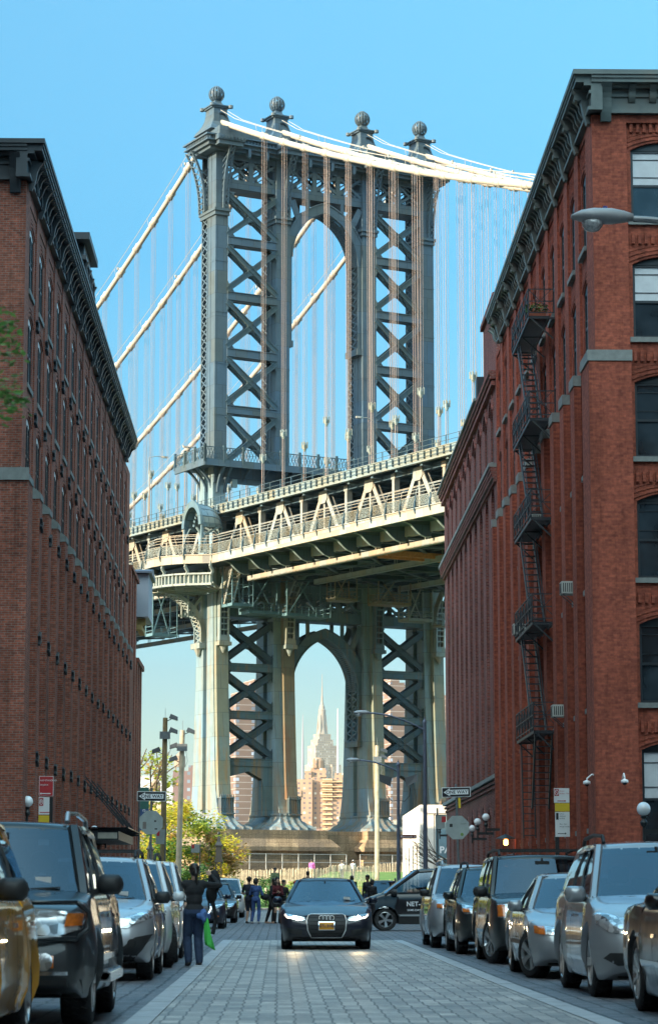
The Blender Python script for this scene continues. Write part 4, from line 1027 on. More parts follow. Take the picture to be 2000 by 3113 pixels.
# stone pier under the tower
pr = MB()
def pier_block(x0, x1, y0, y1):
    pr.box(x0, x1, y0, y1, 8.05, 9.1)
    pr.loft([[(x0-o,y0-o,z),(x1+o,y0-o,z),(x1+o,y1+o,z),(x0-o,y1+o,z)] for z, o in ((6.6,1.15),(7.1,1.15),(8.05,0.25))])
    pr.box(x0-0.5, x1+0.5, y0-0.5, y1+0.5, 5.6, 6.6)
    pr.box(x0-1.6, x1+1.6, y0-1.7, y1+1.7, 4.4, 5.6); pr.box(x0-2.4, x1+2.4, y0-2.6, y1+2.6, 0, 4.4)
pier_block(-4.2, 12.3, -6.6, 6.6); pier_block(17.9, 35, -6.6, 6.6)
pr.box(12.3, 17.9, -5.2, 5.2, 0, 9.06); pr.box(11, 19, -6.4, 6.4, 0, 5.2); pr.box(-9, 40, -11.5, 11.5, 0, 3.6); pr.box(-9.3, 40.3, -11.8, 11.8, 3.6, 3.95)
pr.build('stone_pier', STONE, BR)
for (x0, x1) in ((-6, 13.6), (15.5, 38)):
    rl = MB(); yy = -8.9
    n_ = int((x1-x0)/2.05)
    for i in range(n_+1): x = x0+(x1-x0)*i/n_; rl.box(x-.04,x+.04,yy-.04,yy+.04,4.4,6.25)
    for z in (5.25, 6.2): rl.beam((x0,yy,z),(x1,yy,z),0.06,0.06)
    rl.build('pier_railing', simple('galvanised', (0.45,0.45,0.42), 0.5), BR)

# ---- main cables, hand ropes, suspenders
def cz(y):
    if y < 0: return 98.15 + 0.4445*y + 0.00100*y*y
    return 98.15 - 0.495*y + 0.00125*y*y
def deck(y): return 0.018*y
nsusp = 0; extra = MB()
sus = []
for ci, xc in enumerate(XC):
    mb = MB(); pts = [(xc, y, cz(y)) for y in range(-130, 1, 5)]; mb.tube(pts, 0.35, 10)
    pts = [(xc, y, cz(y)) for y in range(0, 201, 5)]; mb.tube(pts, 0.33, 10)
    k = -24
    while -8-5.2*0+k*5.2 < 190:
        y = -7.75 + k*5.2 if k < 0 else (3.0 + k*5.2 if k > 0 else None); k += 1
        if y is None or abs(y) < 2.5: continue
        if y <= -7.6 or y > 4:
            sl = (cz(y+.5)-cz(y-.5)); u = Vector((0,1,sl)).normalized(); c = Vector((xc,y,cz(y)))
            mb.tube([c-u*0.45, c+u*0.45], 0.43, 10); mb.tube([c-u*0.55, c-u*0.45], 0.5, 8); mb.tube([c+u*0.45, c+u*0.55], 0.5, 8)
            if -62 < y < 112: sus.append((ci, xc, y))
    mb.build('main_cable', CABLEM, BR, smooth=True)
    hr = MB()
    for sx in (-0.5, 0.5):
        for (ya, yb) in ((-130, -2), (2, 200)):
            hr.tube([(xc+sx, y, cz(y)+1.15+(0.5 if abs(y)<4 else 0)) for y in range(ya, yb+1, 4)], 0.035, 4)
    y = -126
    while y < 200:
        if abs(y) > 5:
            for sx in (-0.5, 0.5): hr.beam((xc+sx*0.6,y,cz(y)), (xc+sx,y,cz(y)+1.15), 0.04)
            if int(y/10.4) % 2 == 0 and abs(y) > 8: hr.box(xc-.12,xc+.12,y-.1,y+.1,cz(y)+1.0,cz(y)+1.4)
        y += 10.4
    hr.build('hand_rope', CABLEM, BR)
sus.sort(key=lambda t: (t[0] not in (0, 1), abs(t[2])))
for i, (ci, xc, y) in enumerate(sus):
    mb = MB() if i < 99 else extra
    zsock = 53.6 + deck(y) + (1.6 if (int(abs(y)/5.2)) % 2 else -0.6) + 0.7*ci*0.5
    for sx in (-0.2, 0.2):
        for sy in (-0.24, 0.24):
            mb.beam((xc+sx, y+sy, cz(y)-0.1), (xc+sx*0.8, y+sy*0.8, zsock), 0.030)
        mb.beam((xc+sx*0.6, y, zsock-0.5), (xc+sx*0.6, y, 46.8+deck(y)), 0.065)
    mb.cur = 1; mb.tube([(xc, y, zsock-0.55), (xc, y, zsock-0.3), (xc, y, zsock+0.15), (xc, y, zsock+0.3)], [0.12, 0.24, 0.26, 0.14], 8)
    for sy in (-.24,.24):
        for sx in (-.22,.22): mb.tube([(xc+sx,y+sy,zsock+0.55),(xc+sx,y+sy,zsock-0.2)], 0.08, 6)
    mb.cur = 0
    if i < 99: mb.build('suspender', [ROPEM, STEELL], BR)
o = extra.build('suspender', [ROPEM, STEELL], BR); tag(o, kind='stuff')

# ---- decks
YA, YB = -130, 190
ud = MB()
def sl(mb, x0, x1, y0, y1, z0, z1, dx=0):
    a, b = deck(y0), deck(y1)
    mb.add([(x0,y0,z0+a),(x1,y0,z0+a),(x1,y1,z0+b),(x0,y1,z0+b),(x0,y0,z1+a),(x1,y0,z1+a),(x1,y1,z1+b),(x0,y1,z1+b)],
           [(0,3,2,1),(4,5,6,7),(0,1,5,4),(1,2,6,5),(2,3,7,6),(3,0,4,7)])
sl(ud, -1.6, 8.2, YA, YB, 47.9, 48.15); sl(ud, 21.7, 31.6, YA, YB, 47.9, 48.15)
sl(ud, 31.6, 31.9, YA, YB, 47.2, 48.2)
y = YA
while y < YB:
    sl(ud, -1.6, 31.6, y-0.12, y+0.12, 46.9, 47.85); sl(ud, -1.6, 31.6, y-0.25, y+0.25, 46.85, 46.95)
    y += 5.2
for x in (1, 3, 5, 7, 12, 15, 18, 23, 25.5, 28): sl(ud, x-0.12, x+0.12, YA, YB, 47.2, 47.88)
ud.build('upper_deck', STEEL, BR)
eg = MB(); sl(eg, -1.9, -1.6, YA, YB, 47.2, 48.25); sl(eg, -2.0, -1.5, YA, YB, 47.13, 47.2); sl(eg, -2.0, -1.5, YA, YB, 48.25, 48.32); eg.build('edge_girder', STEELL, BR)  # paler steel than the deck, its sunlit tone put into the colour
ur = MB()
for z in (48.75, 49.3): sl(ur, -1.80, -1.75, YA, YB, z, z+0.05)
y = YA
while y < YB: sl(ur, -1.82, -1.74, y-0.05, y+0.05, 48.3, 49.35); y += 2.6
ur.build('roadway_railing', STEELD, BR)
pp = MB()      # pipes and cable trays slung outside the stringer
for z in (47.55, 47.95): sl(pp, -2.10, -2.04, YA, YB, z, z+0.05)
y = YA
while y < YB: sl(pp, -2.14, -1.90, y-.03, y+.03, 47.35, 48.15); y += 1.3
pp.build('pipe_run', STEELD, BR)
# trusses
for ti, xc in enumerate(XC):
    mb = MB(); m_ = CREAM if ti == 0 else STEEL  # lit tone for the sunward truss, plain paint for the inner ones
    w_ = 0.5
    mb.cur = 2; sl(mb, xc-0.35, xc+0.35, YA, YB, 46.6, 47.2); mb.cur = 0
    sl(mb, xc-0.3, xc+0.3, YA, YB, 39.95, 40.9)
    for k in range(-12, 18):
        yp = -7.76 + 10.4*k
        if yp < YA+6 or yp > YB-6: continue
        dz = deck(yp); 
        for s_ in (-1, 1):
            a = Vector((0, yp+s_*0.30, 47.0+dz)); b = Vector((0, yp+s_*4.6, 40.5+dz))
            if ti == 0:
                mb.beam((xc-0.32,a.y,a.z),(xc-0.32,b.y,b.z),0.12,0.58,(0,0,1))
                mb.cur = 1; xlattice(mb, (xc-.3,a.y+.28,a.z), (xc-.3,b.y+.28,b.z), (xc+.3,a.y+.28,a.z), (xc+.3,b.y+.28,b.z), 12, 0.05, 0.1, (0,0,1)); mb.cur = 0
                mb.beam((xc+0.3,a.y,a.z),(xc+0.3,b.y,b.z),0.12,0.5,(0,0,1))
            else: mb.beam((xc,a.y,a.z),(xc,b.y,b.z),0.5,0.5)
        mb.prism([(yp-0.85,47.12+dz),(yp+0.85,47.12+dz),(yp+1.0,46.2+dz),(yp+0.5,45.7+dz),(yp-0.5,45.7+dz),(yp-1.0,46.2+dz)], 'x', xc-0.50, xc-0.36)
        mb.box(xc-0.3, xc+0.25, yp-0.16, yp+0.16, 40.3+dz, 46.6+dz)
        ym = yp+5.2
        mb.box(xc-0.42, xc+0.25, ym-0.25, ym+0.25, 40.3+deck(ym), 46.6+deck(ym)); mb.box(xc-0.47, xc+0.1, ym-0.42, ym+0.42, 46.5+deck(ym), 47.1+deck(ym))
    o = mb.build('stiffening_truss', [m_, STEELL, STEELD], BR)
    if ti == 0: tag(o, 'sunlit cream truss with white inverted V members')
# lower deck
ld = MB()
sl(ld, -4.0, 31.5, YA, YB, 41.0, 41.15)
y = YA
while y < YB:
    sl(ld, -0.4, 30.4, y-0.12, y+0.12, 39.9, 40.95); sl(ld, -0.4, 30.4, y-0.28, y+0.28, 39.82, 39.92)
    if int((y-YA)/5.2) % 2 == 0 and y < YB-12:
        for xa, xb in ((0,8.7),(8.7,21.2),(21.2,30)):
            ld.beam((xa,y,39.6+deck(y)),(xb,y+10.4,39.6+deck(y+10.4)),0.4,0.18); ld.beam((xb,y,39.55+deck(y)),(xa,y+10.4,39.55+deck(y+10.4)),0.4,0.18)
    y += 5.2
for x in (2.2, 4.4, 6.6, 11, 13.2, 15, 17, 19, 23.5, 26, 28): sl(ld, x-0.1, x+0.1, YA, YB, 40.4, 41.0)
ld.build('lower_deck', STEELD, BR)
for xx, y0, y1 in ((0.2, YA, -9.2), (8.7, YA, -10.2), (21.2, YA, -8.9), (30.2, YA, -9), (0.2, 9, YB), (8.7, 9, YB), (21.2, 9, YB), (30.2, 9, YB)):
    tb = MB(); sl(tb, xx-0.25, xx+0.25, y0, y1, 39.2, 39.28); sl(tb, xx-0.06, xx+0.06, y0, y1, 38.8, 39.2); sl(tb, xx-0.3, xx+0.3, y0, y1, 38.68, 38.8)
    sl(tb, xx-0.3, xx-0.24, y0, y1, 38.68, 39.28)
    y = y0+2
    while y < y1-1:
        for s_ in (-.15,.15): sl(tb, xx+s_-.04, xx+s_+.04, y-.05, y+.05, 39.25, 40.0)
        y += 5.2
    tb.build('traveller_rail', CREAM if xx < 1 else STEELL, BR)
# walkway outline with bulge at the tower (x, y)
def wpath():
    P = [(-4.0, float(y)) for y in range(-130, -7, 3)] + [(-4.0, -7.7)]
    P += [(-5.2,-6.6), (-6.5,-5.3), (-7.4,-3.8), (-8.0,-2.0), (-8.15,0.0), (-8.0,2.0), (-7.4,3.8), (-6.5,5.3), (-5.2,6.6), (-4.0,7.7)]
    P += [(-4.0, float(y)) for y in range(9, 190, 3)]
    return P
WP = wpath()
fa = MB(); wk = MB()
def strip(mb, P, zf0, zf1, off, th):
    """vertical band following the path"""
    for (x0,y0),(x1,y1) in zip(P, P[1:]):
        d = Vector((x1-x0, y1-y0)); n_ = Vector((-d.y, d.x)).normalized()*1
        a = (x0-0, y0); b = (x1, y1)
        mb.add([(a[0]+n_.x*(off+t), a[1]+n_.y*(off+t), z) for t, z in ((0,zf0+deck(y0)),(0,zf1+deck(y0)),(th,zf1+deck(y0)),(th,zf0+deck(y0)))] +
               [(b[0]+n_.x*(off+t), b[1]+n_.y*(off+t), z) for t, z in ((0,zf0+deck(y1)),(0,zf1+deck(y1)),(th,zf1+deck(y1)),(th,zf0+deck(y1)))],
               [(0,1,2,3),(7,6,5,4),(0,4,5,1),(1,5,6,2),(2,6,7,3),(3,7,4,0)])
strip(fa, WP, 40.78, 41.7, 0, 0.18); strip(fa, WP, 41.7, 41.8, -0.12, 0.4); strip(fa, WP, 40.70, 40.78, -0.1, 0.35)
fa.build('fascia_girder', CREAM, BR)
for (x0,y0),(x1,y1) in zip(WP, WP[1:]):
    wk.add([(x0,y0,41.5+deck(y0)),(x1,y1,41.5+deck(y1)),(-0.5,y1,41.5+deck(y1)),(-0.5,y0,41.5+deck(y0)),(x0,y0,41.3+deck(y0)),(x1,y1,41.3+deck(y1)),(-0.5,y1,41.3+deck(y1)),(-0.5,y0,41.3+deck(y0))],
           [(0,1,2,3),(7,6,5,4),(0,4,5,1),(2,6,7,3)])
wk.build('walkway_floor', STEELD, BR)
fl = MB(); strip(fl, WP, 41.95, 42.98, 0.1, 0.02); fl.build('fence_panel', FMESH, BR)
fw = MB(); P2 = WP
for (za, zb, o0, o1) in ((42.98,43.6,0.1,0.0),(43.6,44.05,0.0,-0.35),(44.05,44.3,-0.35,-0.9)):
    for (x0,y0),(x1,y1) in zip(P2, P2[1:]):
        d = Vector((x1-x0, y1-y0)); n_ = Vector((-d.y, d.x)).normalized()
        fw.add([(x0+n_.x*o0,y0+n_.y*o0,za+deck(y0)),(x1+n_.x*o0,y1+n_.y*o0,za+deck(y1)),(x1+n_.x*o1,y1+n_.y*o1,zb+deck(y1)),(x0+n_.x*o1,y0+n_.y*o1,zb+deck(y0))], [(0,1,2,3)])
fw.build('fence_wire', FMESH2, BR, fix=False)
fr = MB()
for z, off in ((42.98,0.1),(43.35,0.05),(43.72,-0.05),(44.05,-0.3),(44.3,-0.85)): strip(fr, WP, z, z+0.05, off, 0.05)
acc = 0
for (x0,y0),(x1,y1) in zip(WP, WP[1:]):
    d = Vector((x1-x0, y1-y0)); L = d.length; n_ = Vector((-d.y, d.x)).normalized(); acc += L
    if acc >= 2.5:
        acc = 0; x, y = x0, y0; dz = deck(y)
        Q = [(0.15, 41.2), (0.30, 41.7), (0.22, 42.4), (0.08, 42.75), (0.16, 43.1)]
        fr.cur = 1
        for (o0, z0), (o1, z1) in zip(Q, Q[1:]): fr.beam((x+n_.x*o0, y+n_.y*o0, z0+dz), (x+n_.x*o1, y+n_.y*o1, z1+dz), 0.16, 0.16)
        fr.cur = 0
        Q = [(0.1, 42.98), (0.02, 43.6), (-0.3, 44.05), (-0.9, 44.3)]
        for (o0, z0), (o1, z1) in zip(Q, Q[1:]): fr.beam((x+n_.x*o0, y+n_.y*o0, z0+dz), (x+n_.x*o1, y+n_.y*o1, z1+dz), 0.06, 0.06)
fr.build('walkway_fence', [CREAM, STEELD], BR)
bk = MB()      # curved cantilever bracket, one mesh copied
bot = [(-4.0,40.75),(-3.5,40.65),(-3.0,40.5),(-2.4,39.95),(-1.8,39.5),(-1.2,39.3),(-0.5,39.35)]
bk.prism([(-0.5,41.0)]+bot[::-1], 'y', -0.05, 0.05); bk.cur = 1
for (a,b),(c,d) in zip(bot, bot[1:]): bk.beam((a,0,b),(c,0,d),0.34,0.07)
bko = bk.build('walkway_bracket', [STEELD, STEELL], BR); bko.location = (0, -10.4, deck(-10.4))
for y in [-10.4-5.2*i for i in range(1, 14)] + [12.0+5.2*i for i in range(7)]:
    o = bko.copy(); COL.objects.link(o); o.location = (0, y, deck(y))
sb = MB(); sl(sb, -0.62, -0.48, YA, -9, 39.9, 41.0); sl(sb, -0.62, -0.48, 9, YB, 39.9, 41.0); sb.build('side_stringer', STEELL, BR)
# ring girder + S posts + big side bracket under the bulge
rg_ = MB(); BP = [p for p in WP if abs(p[1]) < 8]
IP = [(p[0]+0.35 if abs(p[1]) < 7 else p[0], p[1]) for p in BP]
strip(rg_, IP, 39.4, 39.6, -0.2, 0.5); strip(rg_, IP, 38.1, 38.35, -0.25, 0.6)
for (x0,y0),(x1,y1) in zip(IP, IP[1:]):
    for k in range(3):
        f = (k+0.5)/3; x, y = x0+(x1-x0)*f, y0+(y1-y0)*f; dz = deck(y); rg_.box(x-0.16, x+0.16, y-0.16, y+0.16, 38.3+dz, 39.5+dz)
strip(rg_, IP, 38.35, 39.4, -0.15, 0.05)
for (x, y) in IP[::2]:
    dz = deck(y); Q = [(0,39.3),(-0.25,39.8),(0.1,40.3),(0.0,40.9),(-0.3,41.2)]
    for (o0,z0),(o1,z1) in zip(Q, Q[1:]): rg_.beam((x-o0-0.2,y,z0+dz),(x-o1-0.2,y,z1+dz),0.3,0.3)
for (x, y) in IP: rg_.beam((x,y,38.25),( -0.8, y*0.4, 38.1),0.22,0.22)
for a in (-2.6,-1.5, 0.4): rg_.beam((-7.2+abs(a)*.3,a,38.0),(-0.8,a,38.0),0.25,0.35)
rg_.build('balcony_ring', STEELL, BR)
sbk = MB()
prf = []
for i in range(17):
    t = i/16; ph = t*pi/2; prf.append((-1.25 - 6.0*(1-cos(ph))*1.0, 32.0+5.9*sin(ph)))
prf2 = [(x+0.55*(1-0.0)+0.0, z+0.35) for x, z in prf]
prf2 = [(max(-7.0, -1.25-5.45*(1-cos(t*pi/2))+0.5), 32.0+5.4*sin(t*pi/2)+0.55) for t in [i/16 for i in range(17)]]
for y in (0.55, 2.35):
    for i in range(16): sbk.prism([prf[i],prf[i+1],prf2[i+1],prf2[i]], 'y', y-0.1, y+0.1)
    sbk.box(-1.5,-0.95,y-0.1,y+0.1,32,38); sbk.box(-7.3,-0.95,y-0.1,y+0.1,37.75,38.1)
    sbk.beam((-1.2,y,35.2),(-3.6,y,35.3),0.16,0.3); sbk.beam((-3.2,y,35.0),(-3.2,y,37.9),0.16,0.3,(0,1,0)); sbk.beam((-3.0,y,35.4),(-1.2,y,37.7),0.16,0.35)
for i in range(16):
    a, b = prf[i], prf[i+1]
    sbk.beam((a[0],0.6,a[1]),(b[0],2.3,b[1]),0.14,0.06,(1,0,0)); sbk.beam((a[0],2.3,a[1]),(b[0],0.6,b[1]),0.14,0.06,(1,0,0))
sbk.box(-1.8,-0.9,0.2,2.7,31.2,31.9); sbk.lathe([(0.1,-1.0),(0.3,-.7),(0.45,-.3),(0.6,0)], 8, (-1.35,1.45,31.2))
sbk.build('side_bracket', STEELL, BR)
# domed shelter on the bulge: barrel vault open towards the river side with a rounded end over the deck
ds = MB(); DX0, DX1, DX2, DYC, DZ, DR = -5.0, -4.0, -1.3, -4.3, 45.35, 2.35
def DS(x, t):
    k = 1.0 if x <= DX1 else sqrt(max(0.0, 1-((x-DX1)/(DX2-DX1))**2))
    return Vector((x, DYC-DR*k*cos(t), DZ+DR*k*1.18*sin(t)))
xs_ = [DX0, DX0+.5, DX1] + [DX1+(DX2-DX1)*sin(pi/2*i/9) for i in range(1, 10)]
vs = [DS(x, pi*i/16) for x in xs_ for i in range(17)]
ds.add(vs, [(i*17+j, i*17+j+1, (i+1)*17+j+1, (i+1)*17+j) for i in range(len(xs_)-1) for j in range(16)])
do = ds.build('shelter_dome', steel('dome_copper', (0.16,0.21,0.23), (0.2,0.15,0.1), 0.4), BR, fix=True); smooth_by_angle(do, 50)
dr = MB()
for i in range(24):
    t0, t1 = pi*i/24, pi*(i+1)/24
    dr.prism([(DYC-r_*cos(t), DZ+r_*1.18*sin(t)) for r_, t in ((DR+.3,t0),(DR+.3,t1),(DR-.35,t1),(DR-.35,t0))], 'x', DX0-.25, DX0+.1)
    if i % 2 == 0: dr.prism([(DYC-r_*cos(t), DZ+r_*1.18*sin(t)) for r_, t in ((DR-.4,t0),(DR-.4,t1),(DR-.9,t1),(DR-.9,t0))], 'x', DX1-.1, DX1)
for i in range(1, 8): dr.tube([DS(x, pi*i/8)+Vector((0,0,.02)) for x in xs_], 0.05, 4)
for x in xs_[2:-1:2]: dr.tube([DS(x, pi*i/12) for i in range(13)], 0.04, 4)
pts = [(DX0, DYC-DR), (DX1, DYC-DR)] + [(DX1+(DX2-DX1)*sin(q), DYC-DR*cos(q)) for q in [pi*i/10 for i in range(1, 10)]] + [(DX1, DYC+DR), (DX0, DYC+DR)]
for p, q in zip(pts, pts[1:]): dr.beam((*p, DZ-.1), (*q, DZ-.1), .4, .35); dr.beam((*p, DZ+.15), (*q, DZ+.15), .1, .25)
for (x, y) in ((DX0+.1, DYC-DR), (DX0+.1, DYC+DR), (-2.2, DYC-1.7), (-2.2, DYC+1.7)):
    dr.box(x-.16, x+.16, y-.16, y+.16, 41.9, DZ)
for s_ in (-1, 1):
    q_ = [(DX0+.1, DYC-s_*(DR-1.5*t*t), DZ-2.2+2.0*t) for t in [i/5 for i in range(6)]]
    for p, q in zip(q_, q_[1:]): dr.beam(p, q, .22, .22, (1,0,0))
    q_ = [(DX0+.1+2.2*t*t, DYC-DR, DZ-2.2+2.0*t) if s_ > 0 else (-2.2-1.2*t*t, DYC-1.9, DZ-2.0+1.8*t) for t in [i/5 for i in range(6)]]
    for p, q in zip(q_, q_[1:]): dr.beam(p, q, .22, .22, (0,1,0))
cx_, cy_, zb, R = DX0, DYC-1.9, DZ-1.0, DR*1.073
dr.lathe([(0.15,0),(0.22,.3),(0.1,.5),(0.16,.7),(0.03,1.2)], 8, (cx_, cy_+1.9, zb+1.0+R*1.1))
dr.build('shelter_frame', STEEL, BR)
# hanging maintenance travellers
def traveller(x0, x1, y0, y1, z, h, m_, top=39.0):
    mb = MB(); mb.box(x0,x1,y0,y1,z,z+0.35)
    for zz_ in (z+h*0.55, z+h): 
        for a, b in (((x0,y0),(x1,y0)),((x1,y0),(x1,y1)),((x0,y1),(x1,y1)),((x0,y0),(x0,y1))): mb.beam((*a,zz_),(*b,zz_),0.06)
    nx = max(1, int((x1-x0)/1.0)); ny = max(1, int((y1-y0)/1.0))
    for i in range(nx+1):
        for yy in (y0,y1): mb.beam((x0+(x1-x0)*i/nx,yy,z),(x0+(x1-x0)*i/nx,yy,z+h),0.06)
    for i in range(ny+1):
        for xx in (x0,x1): mb.beam((xx,y0+(y1-y0)*i/ny,z),(xx,y0+(y1-y0)*i/ny,z+h),0.06)
    for xx, yy in ((x0,y0),(x1,y0),(x0,y1),(x1,y1)): mb.beam((xx,yy,z),(xx,yy,top),0.12)
    mb.beam((x0,y0,z),((x0+x1)/2,y0,top),0.14); mb.beam((x1,y1,z),((x0+x1)/2,y1,top),0.14)
    return mb.build('maintenance_platform', m_, BR)
traveller(1.0, 6.0, -7.6, -5.0, 34.9, 1.3, BLUEP); traveller(-1.6, 1.2, -8.2, -5.6, 35.6, 2.6, BLUEP, 40.5)
traveller(5.5, 11.5, -8.8, -6.2, 34.7, 1.2, BLUEP); traveller(9.5, 12.5, -13.5, -11.5, 36.3, 1.2, RUSTY)
traveller(15.5, 20.0, -13.5, -11.0, 36.2, 1.3, ORANGE if False else RUSTY); traveller(22.5, 26.0, -8.8, -6.4, 35.0, 1.2, STEELL); traveller(27.5, 31, -8.6, -6.2, 34.6, 1.3, STEELL)
traveller(-6.5, -3.2, 3.6, 5.6, 32.8, 1.2, BLUEP, 38)
st = MB()     # stair from walkway down
for i in range(12):
    t = i/11; st.box(-1.9, -0.7, -8.9+2.2*t, -8.6+2.2*t, 40.6-4.6*t, 40.7-4.6*t)
for xx in (-1.9, -0.7):
    st.beam((xx,-9,40.6),(xx,-6.7,35.9),0.1,0.2); st.beam((xx,-9,41.7),(xx,-6.7,37.0),0.06); 
    for i in range(6): t = i/5; st.beam((xx,-9+2.3*t,40.6-4.7*t),(xx,-9+2.3*t,41.7-4.7*t),0.05)
st.build('access_stair', CREAM, BR)
ob = MB()
for i in range(7): ob.box(3.0+i*1.3, 3.7+i*1.3, -38, -36, 38.6, 38.75)
ob.box(2.5, 12, -38.3, -38.0, 38.3, 38.9); ob.box(2.5, 12, -36.0, -35.7, 38.3, 38.9); ob.build('work_platform', ORANGE, BR)
# lamps on the roadway
def deck_lamp(x, y, h, arm):
    mb = MB(); z0 = 48+deck(y); mb.tube([(x,y,z0),(x,y,z0+h)], [0.12,0.07], 8); mb.tube([(x,y,z0+h),(x+arm*0.6,y,z0+h+0.25),(x+arm,y,z0+h+0.2)], 0.05, 6)
    mb.loft([[(x+arm+dx,y-r,z0+h+.1),(x+arm+dx,y+r,z0+h+.1),(x+arm+dx,y+r*.7,z0+h+.32),(x+arm+dx,y-r*.7,z0+h+.32)] for dx, r in ((0,.1),(0.3*(1 if arm>0 else -1),.2),(0.8*(1 if arm>0 else -1),.15))])
    return mb.build('roadway_lamp', CREAM, BR)
deck_lamp(8.2, -25.0, 8.6, -1.5); deck_lamp(14, -38, 9.5, 2.0); deck_lamp(-1.5, 16, 9.0, 1.8); deck_lamp(-1.5, 44, 9, 1.8); deck_lamp(2.5,10,9.5,-1.2)
# ================================================================== CARS
def paint(name, col, metal=0.3, rough=0.28):
    m, n, l, b = _mat(name); b.inputs['Base Color'].default_value = (*col, 1); b.inputs['Metallic'].default_value = metal; b.inputs['Roughness'].default_value = rough
    b.inputs['Coat Weight'].default_value = 1.0 if max(col) > .1 else .7; b.inputs['Coat Roughness'].default_value = 0.04; b.inputs['Specular IOR Level'].default_value = 0.5 if max(col) > .1 else .15
    tc = n.new('ShaderNodeTexCoord'); no = N(n, 'ShaderNodeTexNoise', Scale=2.5, Detail=5.0); l.new(tc.outputs['Object'], no.inputs['Vector'])
    r = ramp(n, [(0.35, rough), (0.7, min(1, rough+0.14))]); l.new(no.outputs[0], r.inputs[0]); l.new(r.outputs[0], b.inputs['Roughness'])
    sp = n.new('ShaderNodeSeparateXYZ'); l.new(tc.outputs['Object'], sp.inputs[0])     # road dust low on the sills
    mr = N(n, 'ShaderNodeMapRange'); mr.inputs['From Min'].default_value = 0.2; mr.inputs['From Max'].default_value = 0.75; mr.inputs['To Min'].default_value = 0.35; mr.inputs['To Max'].default_value = 0.0; l.new(sp.outputs[2], mr.inputs[0])
    mu = N(n, 'ShaderNodeMath', operation='MULTIPLY'); l.new(mr.outputs[0], mu.inputs[0]); l.new(no.outputs[0], mu.inputs[1])
    l.new(mix(n, l, mu.outputs[0], col, (0.16,0.15,0.13)), b.inputs['Base Color'])
    return m
def car_glass():
    m = bpy.data.materials.new('car_glass'); m.use_nodes = True; n, l = m.node_tree.nodes, m.node_tree.links
    n.clear(); out = n.new('ShaderNodeOutputMaterial'); tr = n.new('ShaderNodeBsdfTransparent'); tr.inputs[0].default_value = (0.20,0.24,0.28,1)
    gl = n.new('ShaderNodeBsdfGlossy'); gl.inputs['Roughness'].default_value = 0.02; gl.inputs[0].default_value = (0.72,0.86,1,1)
    fr = n.new('ShaderNodeFresnel'); fr.inputs[0].default_value = 1.5
    ad = N(n, 'ShaderNodeMath', operation='MULTIPLY_ADD'); l.new(fr.outputs[0], ad.inputs[0]); ad.inputs[1].default_value = 1.2; ad.inputs[2].default_value = 0.05; ad.use_clamp = True
    mx = n.new('ShaderNodeMixShader'); l.new(ad.outputs[0], mx.inputs[0]); l.new(tr.outputs[0], mx.inputs[1]); l.new(gl.outputs[0], mx.inputs[2]); l.new(mx.outputs[0], out.inputs[0]); return m
GLASS = car_glass()
TYRE = simple('tyre_rubber', (0.018,0.018,0.019), 0.8, var=0.3, scale=20, bump=0.5)
RIMM = simple('alloy', (0.45,0.46,0.47), 0.28, 0.85, var=0.15)
RIMD = simple('alloy_grey', (0.22,0.22,0.23), 0.35, 0.8, var=0.15)
PLAST = simple('black_plastic', (0.02,0.021,0.023), 0.6, var=0.2)
CHROME = simple('chrome', (0.62,0.63,0.64), 0.12, 1.0, var=0.05)
SEAT = simple('car_seat', (0.035,0.034,0.036), 0.8)
DARKI = simple('under_body', (0.012,0.012,0.013), 0.8)
AMBER = simple('amber_lens', (0.55,0.14,0.02), 0.15, coat=1.0, var=0.3, scale=30)
REDL = simple('red_lens', (0.35,0.01,0.01), 0.15, coat=1.0)
WHITEP = simple('white_plate', (0.6,0.6,0.6), 0.5)
def lens_mat():
    m, n, l, b = _mat('headlight_lens'); tc = n.new('ShaderNodeTexCoord'); vo = N(n, 'ShaderNodeTexVoronoi', Scale=14.0); l.new(tc.outputs['Object'], vo.inputs['Vector'])
    r = ramp(n, [(0.1, (0.05,0.055,0.06)), (0.45, (0.42,0.44,0.46)), (0.8, (0.8,0.82,0.84))]); l.new(vo.outputs['Color'], r.inputs[0]); l.new(r.outputs[0], b.inputs['Base Color'])
    b.inputs['Metallic'].default_value = 0.6; b.inputs['Roughness'].default_value = 0.18; b.inputs['Coat Weight'].default_value = 1; return m
LENS = lens_mat()
PLATEY = simple('plate_orange', (0.75,0.33,0.02), 0.5, var=0.05)
PLATEB = simple('plate_blue_text', (0.02,0.03,0.10), 0.5)

